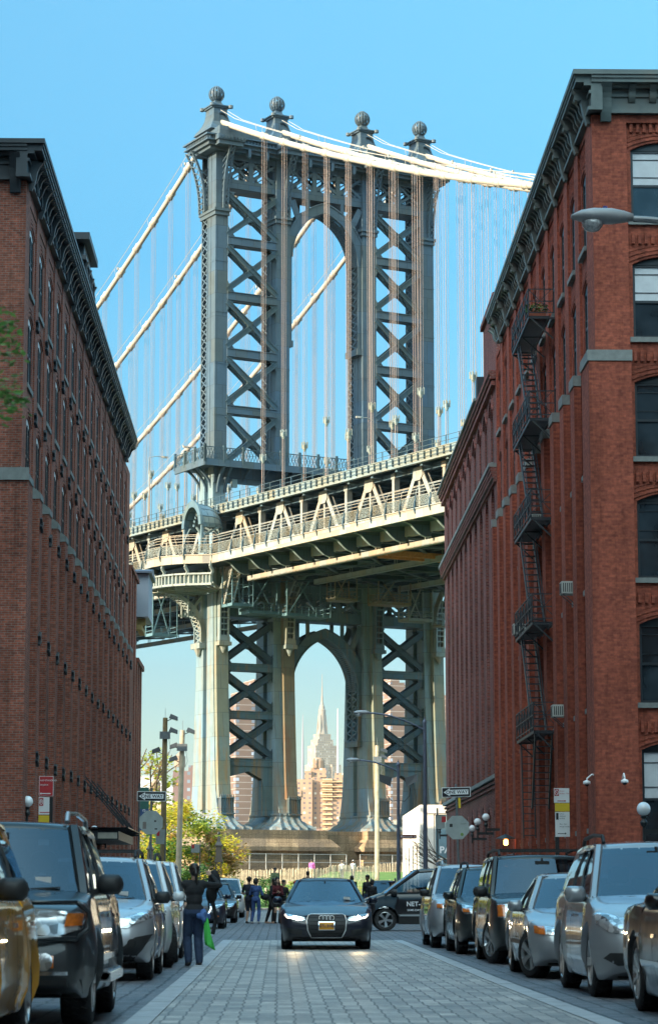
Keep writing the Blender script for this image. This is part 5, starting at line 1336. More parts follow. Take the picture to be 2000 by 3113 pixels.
def lerp(P, x):
    if x <= P[0][0]: return P[0][1]
    for (a, b), (c, d) in zip(P, P[1:]):
        if x <= c:
            t = (x-a)/(c-a); t = t*t*(3-2*t) if len(P) > 99 else t
            return b+(d-b)*t
    return P[-1][1]
def smoothP(P, x):
    """piecewise curve with eased joints"""
    e = 0.12
    return (lerp(P, x-e)+2*lerp(P, x)+lerp(P, x+e))/4
_wheels = {}
def wheel_set(parent, r, w_, style, x, y, side, steer=0.0, rim=None):
    key = (r, w_, style)
    if key not in _wheels:
        t = MB(); prof = [(r*0.66, -w_/2+0.012), (r*0.78,-w_/2), (r*0.93,-w_/2+0.008), (r*0.985,-w_/2+0.03), (r,-w_/2+0.06), (r,w_/2-0.06), (r*0.985,w_/2-0.03), (r*0.93,w_/2-0.008), (r*0.78,w_/2), (r*0.66,w_/2-0.012)]
        n = 36; vs = []
        for rr, zz in prof:
            for j in range(n): a = 2*pi*j/n; vs.append((zz, rr*cos(a), rr*sin(a)))
        k = len(prof); t.add(vs, [(i*n+j, i*n+(j+1)%n, ((i+1)%k)*n+(j+1)%n, ((i+1)%k)*n+j) for i in range(k) for j in range(n)])
        for q in range(3):
            pass
        for j in range(n):       # tread blocks
            a = 2*pi*j/n
            for zz in (-w_*0.28, 0, w_*0.28): t.beam((zz-w_*.09, (r+.003)*cos(a), (r+.003)*sin(a)), (zz+w_*.09, (r+.003)*cos(a+.05), (r+.003)*sin(a+.05)), 0.03, 0.012, (0,cos(a),sin(a)))
        to = t.build('tyre', TYRE); smooth_by_angle(to, 40); me1 = to.data; bpy.data.objects.remove(to)
        g = MB(); R = r*0.70
        def cyl(x0, x1, r0, r1, n=28):
            vs = []
            for xx, rr in ((x0, r0), (x1, r1)):
                for j in range(n): a = 2*pi*j/n; vs.append((xx, rr*cos(a), rr*sin(a)))
            g.add(vs, [(j,(j+1)%n,n+(j+1)%n,n+j) for j in range(n)])
        cyl(w_/2-0.01, w_/2-0.005, R*1.0, R*0.94); cyl(w_/2-0.005, w_/2-0.05, R*0.94, R*0.88); cyl(w_/2-0.05, -w_/2+.02, R*0.88, R*0.86)
        ns = {'5': 5, '10': 10, '6': 6, '7': 7}[style]
        for s_ in range(ns):
            a = 2*pi*s_/ns
            for da in ((-.09,.09) if ns < 8 else (0,)):
                g.beam((w_/2-0.035, 0.04*cos(a), 0.04*sin(a)), (w_/2-0.018, R*0.93*cos(a+da), R*0.93*sin(a+da)), 0.055 if ns < 8 else 0.04, 0.03, (1,0,0))
        g.tube([(w_/2-.05,0,0),(w_/2-.012,0,0)], 0.06, 12)
        g.cur = 1; g.tube([(-w_/2+.03,0,0),(w_/2-.09,0,0)], R*0.8, 20); g.cur = 0
        go = g.build('rim', [RIMM, DARKI]); me2 = go.data; bpy.data.objects.remove(go)
        _wheels[key] = (me1, me2)
    a, b = _wheels[key]
    wn = bpy.data.objects.new('wheel', a); COL.objects.link(wn); wn.parent = parent; wn.location = (x, y, r); wn.rotation_euler = (random.random()*1.2, 0, steer) if abs(steer) < 1e-6 else (0, 0, steer)
    wn.name = 'wheel'; rr = bpy.data.objects.new('rim', b); COL.objects.link(rr); rr.parent = wn
    if side < 0: rr.rotation_euler = (0, 0, pi)
    return wn
def decal(bvh, poly, mat, name, parent, axis='y', sgn=-1, off=0.004, th=0.012, div=3, start=3.0):
    """shape given in the front (x,z) or side (y,z) view laid onto the body surface as a thin raised piece"""
    bm = bmesh.new(); vs = [bm.verts.new((u, 0, v)) for u, v in poly]; bm.faces.new(vs)
    bmesh.ops.triangulate(bm, faces=bm.faces)
    for _ in range(div): bmesh.ops.subdivide_edges(bm, edges=[e for e in bm.edges if e.calc_length() > 0.05], cuts=1, use_grid_fill=True)
    bmesh.ops.triangulate(bm, faces=bm.faces)
    bad = []
    for v in bm.verts:
        u, z = v.co.x, v.co.z
        if axis == 'y': o_ = Vector((u, -start if sgn < 0 else start+8, z)); d = Vector((0, 1 if sgn < 0 else -1, 0))
        else: o_ = Vector((sgn*start, u, z)); d = Vector((-sgn, 0, 0))
        hit = bvh.ray_cast(o_, d)
        if hit[0] is None: bad.append(v)
        else: v.co = hit[0] - d*off
    if bad: bmesh.ops.delete(bm, geom=bad, context='VERTS')
    if not bm.faces: bm.free(); return None
    dvec = Vector((0, sgn, 0)) if axis == 'y' else Vector((sgn, 0, 0))
    r = bmesh.ops.extrude_face_region(bm, geom=list(bm.faces)); 
    for e in r['geom']:
        if isinstance(e, bmesh.types.BMVert): e.co += dvec*th
    bmesh.ops.recalc_face_normals(bm, faces=bm.faces)
    me = bpy.data.meshes.new(name); bm.to_mesh(me); bm.free(); me.materials.append(mat)
    o = bpy.data.objects.new(name, me); COL.objects.link(o); o.parent = parent
    smooth_by_angle(o, 40)
    return o
def ring_poly(poly, t):
    """outline band of a polygon as list of quads"""
    c = (sum(p[0] for p in poly)/len(poly), sum(p[1] for p in poly)/len(poly)); out = []
    inn = []
    for p in poly:
        d = Vector((p[0]-c[0], p[1]-c[1])); L = d.length; inn.append((c[0]+d.x*(1-t/L), c[1]+d.y*(1-t/L)))
    for i in range(len(poly)): j = (i+1) % len(poly); out.append([poly[i], poly[j], inn[j], inn[i]])
    return out
def mir(p): return [(-x, z) for x, z in p][::-1]

def build_car(name, label, cat, x, y, P, rz=0.0, group=None, sides=(-1, 1)):
    t = thing(name, label, cat, (x, y, gz(y)), rz, group)
    L, W, H = P['L'], P['W'], P['H']; r = P.get('r', 0.35); clr = P.get('clr', 0.2); pm = P['paint']
    yf, yr = P['yf'], P['yr']              # axle positions from the front
    top = P['top']                         # (y, z) deck line
    nose = P.get('nose', [(0.2,0.12),(0.45,0.0),(0.6,0.01),(0.8,0.08),(1.0,0.2),(1.2,.4)])
    w0 = P.get('w0', 0.70)
    trim = P.get('trim')
    def hw(yv):
        a = 1.0
        if yv < 0.6: q = 1-yv/0.6; a = w0 + (1-w0)*sqrt(max(0, 1-q**2.2))
        if yv > L-0.45: q = (yv-(L-0.45))/0.45; a = 0.84 + 0.16*sqrt(max(0, 1-q**2.2))
        return W/2*a
    def zb(yv):
        z = clr + (0.10*(1-yv/0.35) if yv < 0.35 else 0) + (0.12*(1-(L-yv)/0.4) if yv > L-0.4 else 0)
        for yw in (yf, yr):
            d = abs(yv-yw); R = r+0.065
            if d < R: z = max(z, r + sqrt(R*R-d*d)*0.98)
        return z
    ys = [0, .02, .05, .09, .14, .2, .27, .35]
    yv = 0.42
    while yv < L-0.45: ys.append(yv); yv += 0.06
    ys += [L-.4, L-.33, L-.26, L-.2, L-.14, L-.08, L-.04, L]
    for yw in (yf, yr):
        for s_ in (-1, 1): ys += [yw+s_*(r+0.064), yw+s_*(r+0.067)]
    ys = sorted(set(round(v, 4) for v in ys)); zbelt = P['belt']
    rings = []
    KZ = [0, 0.03, 0.10, 0.22, 0.36, 0.5, 0.64, 0.78, 0.89, 0.96, 1.0]
    sh = P.get('shoulder', 0.90)
    for yv in ys:
        zt = smoothP(top, yv); z0 = min(zb(yv), zt-0.06); h_ = hw(yv); half = []
        def yy(z):
            s_ = 0
            if yv < 0.9: s_ += lerp(nose, z)*(1-yv/0.9)**1.5
            if yv > L-0.6: s_ -= lerp(P.get('tail', [(0.2,0.12),(0.5,0.0),(0.8,0.05),(1.2,0.1)]), z)*((yv-L+0.6)/0.6)**1.5
            return yv+s_
        def wz(z):
            q = (z-0.62)/0.5; base = 1 - 0.05*q*q - (0.03 if z < 0.4 else 0)
            # wheel-arch flare
            fl = 0
            for yw in (yf, yr):
                d = abs(yv-yw)
                if d < r+0.2: fl = max(fl, P.get('flare', 0.022)*(1-max(0, d-r)/0.2)*(1-min(1, abs(z-r-0.1)/0.5)))
            return h_*base + fl
        half.append((0, yy(z0), z0)); half.append((wz(z0)*0.6, yy(z0), z0))
        for k in KZ[:-2]:
            z = z0+(zt-z0)*k; half.append((wz(z)*(1 if k > 0 else 0.985), yy(z), z))
        half.append((wz(zt)*0.975, yy(zt), zt-(zt-z0)*0.035)); half.append((wz(zt)*sh, yy(zt), zt)); half.append((wz(zt)*0.55, yy(zt), zt+0.022)); 
        ridge = P.get('ridge', 0.0)*(1 if yv < P['ws'] else 0)
        half.append((wz(zt)*0.28, yy(zt), zt+0.03-ridge)); half.append((0, yy(zt), zt+0.035-ridge))
        full = half + [(-a, b, c) for a, b, c in half[-2:0:-1]]
        rings.append(full)
    mb = MB(); n = len(rings[0]); o_ = [p for rg_ in rings for p in rg_]
    fs = [(i*n+j, i*n+(j+1)%n, (i+1)*n+(j+1)%n, (i+1)*n+j) for i in range(len(rings)-1) for j in range(n)]
    hN = n//2
    for base in (0, (len(rings)-1)*n):
        for j in range(hN): 
            a, b = j, j+1; c, d = (n-j-1) % n, (n-j) % n
            q = [base+a, base+b, base+c, base+d]; q2 = []
            for v_ in q:
                if v_ not in q2: q2.append(v_)
            if len(q2) > 2: fs.append(tuple(q2))
    mb.add(o_, fs)
    body = mb.build('body', pm, t); smooth_by_angle(body, 42)
    bm = bmesh.new(); bm.from_mesh(body.data); bvh = BVHTree.FromBMesh(bm); bm.free()
    # underside
    ub = MB(); ub.box(-W/2+0.24, W/2-0.24, 0.25, L-0.3, clr+0.02, clr+0.34); ub.box(-W/2+.14, W/2-.14, yf+r+.12, yr-r-.12, clr+0.01, clr+0.3); 
    for yw in (yf, yr): ub.tube([(-W/2+.2,yw,r),(W/2-.2,yw,r)], 0.05, 6)
    ub.build('underbody', DARKI, t)
    # ---- greenhouse
    ws, r1, r2, rg_ = P['ws'], P['r1'], P['r2'], P['rg']      # windscreen base, roof front, roof rear, rear glass base
    zc = smoothP(top, ws)-0.02; wb = W/2*P.get('gw', 0.90); wt = W/2*P.get('rw', 0.70); zr = smoothP(top, rg_)-0.02
    HB = H-0.05
    def G(u, v):
        """outer glass surface: u along (0 windscreen base .. 3 rear glass base), v -1..1 across, at profile height"""
        if u <= 1: y_, z_, w_ = ws+(r1-ws)*u, zc+(HB-zc)*u, wb+(wt-wb)*u
        elif u <= 2: s = u-1; y_, z_, w_ = r1+(r2-r1)*s, HB+0.05*sin(pi*min(1, max(0, s*0.9+.05)))*1.0, wt
        else: s = u-2; y_, z_, w_ = r2+(rg_-r2)*s, HB+(zr-HB)*s, wt+(wb-0.02-wt)*s
        bulge = 0.13 if u <= 1 else (0.0 if u < 2 else -0.10)
        return Vector((v*w_, y_+bulge*(v*v) - (0 if u > 1 else 0), z_ + (0.035*(1-v*v) if 1 <= u <= 2 else 0.02*(1-v*v))))
    def patch(name, u0, u1, v0, v1, nu, nv, mat, th=0.0, off=0.0):
        g = MB(); vs = []
        for i in range(nu+1):
            for j in range(nv+1): vs.append(G(u0+(u1-u0)*i/nu, v0+(v1-v0)*j/nv))
        fs_ = [(i*(nv+1)+j, i*(nv+1)+j+1, (i+1)*(nv+1)+j+1, (i+1)*(nv+1)+j) for i in range(nu) for j in range(nv)]
        g.add(vs, fs_); o = g.build(name, mat, t, fix=True); smooth_by_angle(o, 60)
        if th: md = o.modifiers.new('s', 'SOLIDIFY'); md.thickness = th; md.offset = -1
        return o
    patch('windscreen', 0.04, 0.955, -0.955, 0.955, 6, 12, GLASS)
    patch('rear_window', 2.06, 2.9, -0.9, 0.9, 4, 8, GLASS)
    rf = MB(); vs = []; us = [0.93, 0.97] + [1+i/10 for i in range(11)] + [2.03, 2.08]; vv = [-1.0,-.98,-.93,-.8,-.6,-.3,0,.3,.6,.8,.93,.98,1.0]
    for u in us:
        for v in vv:
            p = G(u, v); p = p.copy()
            if abs(v) > .9: p.z -= 0.05*((abs(v)-.9)/.1)**2; 
            vs.append(p)
    nv = len(vv)-1
    rf.add(vs, [(i*(nv+1)+j, i*(nv+1)+j+1, (i+1)*(nv+1)+j+1, (i+1)*(nv+1)+j) for i in range(len(us)-1) for j in range(nv)])
    roof = rf.build('roof', P.get('roofm', pm), t); smooth_by_angle(roof, 60); md = roof.modifiers.new('s', 'SOLIDIFY'); md.thickness = 0.05; md.offset = -1
    pw = P.get('pillar', 0.09)
    for sx in (-1, 1):
        pl = MB()
        A = [G(u, sx) for u in (0, .25, .5, .75, 1.0)]
        A[0].z -= .03
        pl.tube([p+Vector((-sx*.01, 0.0, -.01)) for p in A], [pw*.62]*5, 6)
        pl.tube([G(u, sx)+Vector((-sx*.02,0,-.045)) for u in (1, 1.25, 1.5, 1.75, 2.0)], 0.04, 6)
        # rear pillar
        p0, p1 = G(2.0, sx), G(3.0, sx); dw = P.get('dp', 0.22)
        pl.add([p0+Vector((0,-dw*.8,-.03)), p0+Vector((0,0.06,0)), p1+Vector((0,0.06,0)), p1+Vector((0,-dw,0)),
                p0+Vector((-sx*.05,-dw*.8,-.03)), p0+Vector((-sx*.05,0.06,0)), p1+Vector((-sx*.05,0.06,0)), p1+Vector((-sx*.05,-dw,0))],
               [(0,1,2,3),(7,6,5,4),(0,4,5,1),(1,5,6,2),(2,6,7,3),(3,7,4,0)])
        po = pl.build('pillar', pm, t); smooth_by_angle(po, 40)
    # side glass with door pillars
    yb1, yb2 = ws+0.12, rg_-P.get('dp', 0.22)*0.6
    for sx in (-1, 1):
        g = MB(); n_ = 14; vs = []
        for i in range(n_+1):
            f_ = i/n_; yb_ = yb1+(yb2-yb1)*f_; yt_ = (r1+.06)+(r2-.05-r1-.06)*f_
            zb_ = smoothP(top, yb_)-0.015
            for k in range(4):
                q = k/3; vs.append((sx*(wb+(wt-wb)*q-0.015+0.03*sin(pi*q)), yb_+(yt_-yb_)*q, zb_+(HB-0.035-zb_)*q))
        g.add(vs, [(i*4+k, i*4+k+1, (i+1)*4+k+1, (i+1)*4+k) for i in range(n_) for k in range(3)])
        o = g.build('side_window', GLASS, t); smooth_by_angle(o, 60)
        bp_ = MB()
        for f_ in P.get('bp', (0.42, 0.74)):
            i = f_*n_; i0 = int(i)
            c0, c1 = Vector(vs[i0*4]), Vector(vs[i0*4+3]); c0.x += sx*.014; c1.x += sx*.014; cm = (c0+c1)/2; cm.x += sx*.026
            bp_.beam(c0, cm, 0.07, 0.02, (sx,0,0)); bp_.beam(cm, c1, 0.07, 0.02, (sx,0,0))
        pts = [Vector(vs[i*4])+Vector((sx*.015,0,0.005)) for i in range(n_+1)]
        bp_.cur = 1
        for p, q in zip(pts, pts[1:]): bp_.beam(p, q, 0.014, 0.03)
        bp_.build('door_pillar', [PLAST, CHROME if P.get('chrome') else PLAST], t)
    # interior
    it = MB(); zs_ = clr+0.28
    it.box(-W/2+.14, W/2-.14, ws+.15, rg_-.1, zs_-.02, zs_+.02)
    it.box(-W/2+.13, W/2-.13, ws+0.1, ws+0.62, zc-0.22, zc-0.03); it.box(-W/2+.12,-W/2+.15, ws+.3, rg_, zs_, zc-.04); it.box(W/2-.15,W/2-.12, ws+.3, rg_, zs_, zc-.04)
    it.build('dashboard', DARKI, t)
    ysq = (r1+ws)/2+0.75
    for sx in (-1, 1):
        s = MB(); s.loft([[(sx*.37-w_,yq,z),(sx*.37+w_,yq,z),(sx*.37+w_,yq+.12,z),(sx*.37-w_,yq+.12,z)] for z, w_, yq in ((zs_+.15,.24,ysq),(zs_+.5,.24,ysq+.08),(zc+.12,.21,ysq+.16),(zc+.18,.17,ysq+.17))])
        s.loft([[(sx*.37-w_,ysq+.16,z),(sx*.37+w_,ysq+.16,z),(sx*.37+w_,ysq+.26,z),(sx*.37-w_,ysq+.26,z)] for z, w_ in ((zc+.2,.10),(zc+.24,.13),(zc+.36,.12),(zc+.40,.08))])
        s.box(sx*.37-.24, sx*.37+.24, ysq-.5, ysq, zs_+.05, zs_+.2)
        s.build('seat', SEAT, t, bevel=0.03)
    s = MB(); s.box(-W/2+.2, W/2-.2, ysq+.95, ysq+1.08, zs_+.1, zc+.1); 
    for sx in (-1, 0, 1): s.box(sx*.42-.11, sx*.42+.11, ysq+.97, ysq+1.05, zc+.1, zc+.27)
    s.build('rear_seat', SEAT, t, bevel=0.03)
    s = MB(); s.tube([(0.37+.18*cos(a), ws+.72+.06*sin(a), zc-.0+.17*sin(a)) for a in [2*pi*i/16 for i in range(16)]], 0.014, 5, closed=True); s.build('steering_wheel', PLAST, t)
    s = MB(); s.box(-.12,.12, r1-.12, r1-.09, HB-.12, HB-.05); s.box(-.015,.015,r1-.09,r1-.03,HB-.07,HB); s.build('rear_view_mirror', PLAST, t)
    # wheels
    for yw, st in ((yf, P.get('steer', 0)), (yr, 0)):
        for sx in (-1, 1): wheel_set(t, r, P.get('tw', 0.23), P.get('rim', '5'), sx*(W/2-P.get('tw', .23)/2-0.015), yw, sx, st)
    if trim:
        tr = MB()
        for sx in (-1, 1):
            for yw in (yf, yr):
                a0 = [(yw+(r+.07)*cos(a), r+(r+.07)*sin(a)*.98) for a in [pi*i/14 for i in range(15)]]; a1 = [(yw+(r+.14)*cos(a), r+(r+.14)*sin(a)) for a in [pi*i/14 for i in range(15)]]
                for i in range(14): tr.prism([a0[i], a0[i+1], a1[i+1], a1[i]], 'x', sx*(W/2-.06), sx*(W/2+.015))
            tr.box(sx*(W/2-.05), sx*(W/2+.008), yf+r+.1, yr-r-.1, clr-.01, clr+.16)
        tr.build('arch_trim', PLAST, t)
    # door lines and handles
    for sx in sides:
        dr_ = []
        zlo = clr+.12
        for f_ in (0.0, 0.46, 0.86):
            yq = yb1+(yb2-yb1)*f_ + (0.05 if f_ == 0 else 0); 
            if f_ == 0.86: yq = yr-0.42
            dr_.append([(yq-.004, zlo), (yq+.004, zlo), (yq+.004, zbelt-.06), (yq-.004, zbelt-.06)])
        g_all = None
        for pq in dr_: decal(bvh, pq, DARKI, 'door_seam', t, 'x', sx, off=0.0005, th=0.001, div=3)
        for f_ in (0.36, 0.76):
            yq = yb1+(yb2-yb1)*f_
            decal(bvh, [(yq-.09,zbelt-.20),(yq+.09,zbelt-.20),(yq+.09,zbelt-.165),(yq-.09,zbelt-.165)], CHROME if P.get('chrome') else pm, 'door_handle', t, 'x', sx, off=0.012, th=0.025, div=1)
        if P.get('molding'): decal(bvh, [(yf+r+.15,clr+.28),(yr-r-.15,clr+.28),(yr-r-.15,clr+.34),(yf+r+.15,clr+.34)], CHROME if P.get('chrome') else PLAST, 'side_molding', t, 'x', sx, off=.002, th=.012, div=5)
    # mirrors
    for sx in (-1, 1):
        mbm = MB(); ms = P.get('ms', 1.0)*.82; mx_, my, mz = sx*(W/2+0.07), ws+0.42, zc+0.07+P.get('mz', 0)
        rgs = []
        for q, (dy, sc) in enumerate(((-.11,.45),(-.08,.8),(-.02,1.0),(.05,1.0),(.07,.92))):
            rgs.append([(mx_+.13*ms*sc*cos(a)*(1.0), my+dy, mz+.095*ms*sc*max(-1,min(1,1.25*sin(a)))) for a in [2*pi*i/14 for i in range(14)]])
        mbm.loft(rgs); mbm.cur = 1; mbm.beam((sx*(wb-.02), my+.05, zc+.0), (mx_-sx*.06, my, mz-.05), 0.09, 0.05)
        mo = mbm.build('wing_mirror', [P.get('mirror', pm), PLAST], t); smooth_by_angle(mo, 50)
    # roof rails
    if P.get('rails'):
        for sx in (-1, 1):
            rm = MB(); xr = sx*(wt-.07); rm.tube([(xr, r1+.15, HB+.05),(xr, r1+.25, HB+.13),(xr, (r1+r2)/2, HB+.16),(xr, r2-.25, HB+.13),(xr, r2-.12, HB+.05)], 0.024, 6); rm.build('roof_rail', P['rails'], t)
        if P.get('bars'):
            for yq in (r1+.5, r2-.6): rm = MB(); rm.beam((-wt+.07,yq,HB+.15),(wt-.07,yq,HB+.15),0.06,0.03); rm.build('roof_bar', PLAST, t)
    # front: lamps, grille, plate
    F = P['front']
    def D(poly, mat, nm, both=False, **kw):
        decal(bvh, poly, mat, nm, t, **kw)
        if both: decal(bvh, mir(poly), mat, nm, t, **kw)
    for item in F: D(item[0], item[1], item[2], item[3], **(item[4] if len(item) > 4 else {}))
    # bonnet shut lines + wipers
    wp = MB()
    for x0, x1 in ((-.55,.05),(.1,.62)): wp.beam((x0, ws+.02, zc+.035), (x1, ws+.10, zc+.06), 0.02, 0.015)
    wp.build('wiper', PLAST, t)
    tp_ = [[(sx*(W/2-.05), .9),(sx*(W/2-.22), .9),(sx*(W/2-.22), .72),(sx*(W/2-.05), .72)] for sx in (-1,1)]
    for pq in tp_: decal(bvh, [(a, b+P.get('tl', 0)) for a, b in pq], REDL, 'tail_light', t, 'y', 1, start=L)
    t['_bvh'] = 0
    st_ = MB(); 
    if P.get('sticker', True):
        g = G(0.12, 0.62); st_.box(g.x-.11, g.x+.03, g.y+.02, g.y+.03, g.z+.0, g.z+.07); st_.build('inspection_sticker', WHITEP, t)
    return t, bvh
def quadp(x0, x1, z0, z1): return [(x0,z0),(x1,z0),(x1,z1),(x0,z1)]
def ell(cx, cz_, rx, rz_, n=14): return [(cx+rx*cos(2*pi*i/n), cz_+rz_*sin(2*pi*i/n)) for i in range(n)]
def grille(x, z0, z1, nb, mat_bar, xt=None):
    """dark opening with bars"""
    xt = xt or x; out = [([(-x,z0),(x,z0),(xt,z1),(-xt,z1)], PLAST, 'grille', False)]
    for i in range(nb):
        z = z0+(z1-z0)*(i+.5)/nb; h_ = (z1-z0)/nb*0.18; xx = x+(xt-x)*(i+.5)/nb-.01; out.append((quadp(-xx,xx,z-h_,z+h_), mat_bar, 'grille_bar', False, {'off': .014, 'div': 4}))
    return out
def plate(z, m=WHITEP): return [(quadp(-.155,.155,z-.08,z+.08), m, 'licence_plate', False, {'off': .02})]
GP = 'cars parked nose to the viewer along the left kerb'; GR = 'cars parked nose to the viewer along the right kerb'
def suv(**k):
    P = dict(L=4.7, W=1.88, H=1.74, r=0.37, clr=0.24, yf=0.92, yr=3.70, belt=1.08, top=[(0,0.84),(0.15,0.93),(1.1,1.05),(1.25,1.08),(4.3,1.12),(4.7,1.10)], ws=1.15, r1=1.95, r2=4.15, rg=4.55, gw=.9, rw=.70, dp=.3, bp=(0.36,0.70))
    P.update(k); return P
def sedan(**k):
    P = dict(L=4.85, W=1.86, H=1.45, r=0.34, clr=0.17, yf=0.9, yr=3.76, belt=0.93, top=[(0,0.62),(0.12,0.70),(1.25,0.92),(1.4,0.94),(3.9,0.97),(4.1,0.98),(4.85,0.93)], ws=1.35, r1=2.15, r2=3.2, rg=4.05, gw=.88, rw=.62, dp=.25, bp=(0.40,0.78), nose=[(0.15,0.12),(0.35,0.02),(0.5,0.0),(0.62,0.06),(0.8,0.2),(1.0,.4)])
    P.update(k); return P
SILVER = paint('paint_silver', (0.40,0.42,0.45), 0.35, 0.32); WHITE = paint('paint_white', (0.66,0.68,0.70), 0.0, 0.3); BLACKP = paint('paint_black', (0.008,0.009,0.012), 0.0, 0.3)
DKBLUE = paint('paint_dark_blue', (0.010,0.014,0.030), 0.0, 0.3); DKGREY = paint('paint_graphite', (0.022,0.028,0.034), 0.1, 0.3); DKGREEN = paint('paint_dark_green', (0.014,0.020,0.023), 0.1, 0.3); YELLOW = paint('paint_taxi_yellow', (0.80,0.36,0.015), 0.0, 0.25)
BROWN = paint('paint_dark_brown', (0.012,0.009,0.009), 0.0, 0.3); TITAN = paint('paint_titanium', (0.30,0.32,0.345), 0.35, 0.32)
# headlight outlines (right half, x>0)
def hl(x0, x1, z0, z1, sweep=0.05): return [(x0,z0+.02),(x1-.05,z0),(x1,z0+(z1-z0)*.5),(x1-.02,z1+sweep),(x0+.05,z1)]
# --- moving black saloon with lit headlights
aud, abv = build_car('black_saloon', 'black saloon with lit headlights driving down the middle of the cobbled road', 'car', 0.97, 51.6,
    sedan(paint=DKBLUE, W=1.87, w0=.74, rim='10', chrome=True, mirror=DKBLUE, ms=.95, sticker=True, top=[(0,0.66),(0.1,0.73),(0.5,.84),(1.25,0.95),(1.4,0.96),(3.9,0.98),(4.1,0.99),(4.85,0.95)], ridge=0.01,
    front=[([(-.30,.26),(.30,.26),(.375,.40),(.39,.60),(.34,.71),(-.34,.71),(-.39,.60),(-.375,.40)], PLAST, 'grille', False, {'off':.006}),
           ] + [(quadp(-.35,.35,z-.005,z+.005), DARKI, 'grille_bar', False, {'off':.012}) for z in (.34,.42,.50,.58,.66)]
        + [([(.44,.60),(.58,.585),(.70,.62),(.82,.63),(.88,.70),(.86,.745),(.62,.70),(.45,.665)], LENS, 'headlight', True, {'off':.004}),
           ([(.50,.30),(.80,.36),(.80,.45),(.50,.40)], PLAST, 'air_intake', True), (quadp(-.34,.34,.19,.235), PLAST, 'lower_lip', False)]
        + [(quadp(-.165,.165,.40,.575), CHROME, 'plate_holder', False, {'off':.022}), (quadp(-.15,.15,.415,.56), PLATEY, 'licence_plate', False, {'off':.034})]))
def outline(bvh, pts, r, mat, name, parent, off=.015, closed=True):
    Q = []
    n_ = len(pts)
    for i in range(n_ if closed else n_-1):
        a, b = pts[i], pts[(i+1) % n_]
        for f in (0, .25, .5, .75): 
            x, z = a[0]+(b[0]-a[0])*f, a[1]+(b[1]-a[1])*f; h_ = bvh.ray_cast(Vector((x, -3, z)), Vector((0, 1, 0)))[0]
            if h_: Q.append((x, h_.y-off, z))
    g = MB(); g.tube(Q, r, 6, closed=closed); return g.build(name, mat, parent, smooth=True)
GFR = simple('bright_trim', (0.75,0.76,0.78), 0.3, .3, var=.03)
outline(abv, [(-.31,.25),(.31,.25),(.385,.40),(.405,.60),(.37,.70),(.33,.725),(-.33,.725),(-.37,.70),(-.405,.60),(-.385,.40)], .011, GFR, 'grille_frame', aud)
hit = abv.ray_cast(Vector((0, -2, .655)), Vector((0, 1, 0)))[0]; yq = hit.y if hit else 0.05
for k in range(4):
    rg_m = MB(); cx = -.105+.07*k; rg_m.tube([(cx+.047*cos(a), yq-.035-.004*k, .65+.047*sin(a)) for a in [2*pi*i/18 for i in range(18)]], 0.010, 6, closed=True); rg_m.build('ring_emblem', GFR, aud, smooth=True)
hit = abv.ray_cast(Vector((0, -2, .49)), Vector((0, 1, 0)))[0]; yp = hit.y
text_mesh('GTL·3142', 0.078, 'plate_number', PLATEB, aud, (0, yp-.052, .487), (pi/2, 0, 0), 0.002, font_bold=0.002)
HLE = emit('headlight_glow', (1.0,0.80,0.50), 70); HLS = emit('running_light', (1.0,0.80,0.6), 4)
for sx in (-1, 1):
    h_ = abv.ray_cast(Vector((sx*.66, -2, .665)), Vector((0, 1, 0)))[0]
    g = MB(); g.ball((sx*.66, h_.y-.012, .660), 0.036, 12); o = g.build('headlamp_bulb', HLE, aud, smooth=True)
    g = MB(); pts = [(.50,.625),(.56,.612),(.64,.628),(.72,.65),(.80,.66),(.845,.715)]
    P_ = []
    for a, b in pts:
        hh_ = abv.ray_cast(Vector((sx*a, -2, b)), Vector((0, 1, 0)))[0]; P_.append((sx*a, (hh_.y if hh_ else .2)-.022, b))
    g.tube(P_, 0.010, 6); g.build('running_light', HLS, aud)
    lp = bpy.data.lights.new('headlight_beam', 'SPOT'); lp.energy = 11; lp.color = (1.0,0.72,0.36); lp.spot_size = radians(42); lp.spot_blend = 0.9; lp.shadow_soft_size = 0.05
    lo = bpy.data.objects.new('headlight_beam', lp); COL.objects.link(lo); lo.parent = aud; lo.location = (sx*.66, h_.y-.10, .66); lo.rotation_euler = Vector((0, 1, 0.07)).to_track_quat('Z', 'Y').to_euler()

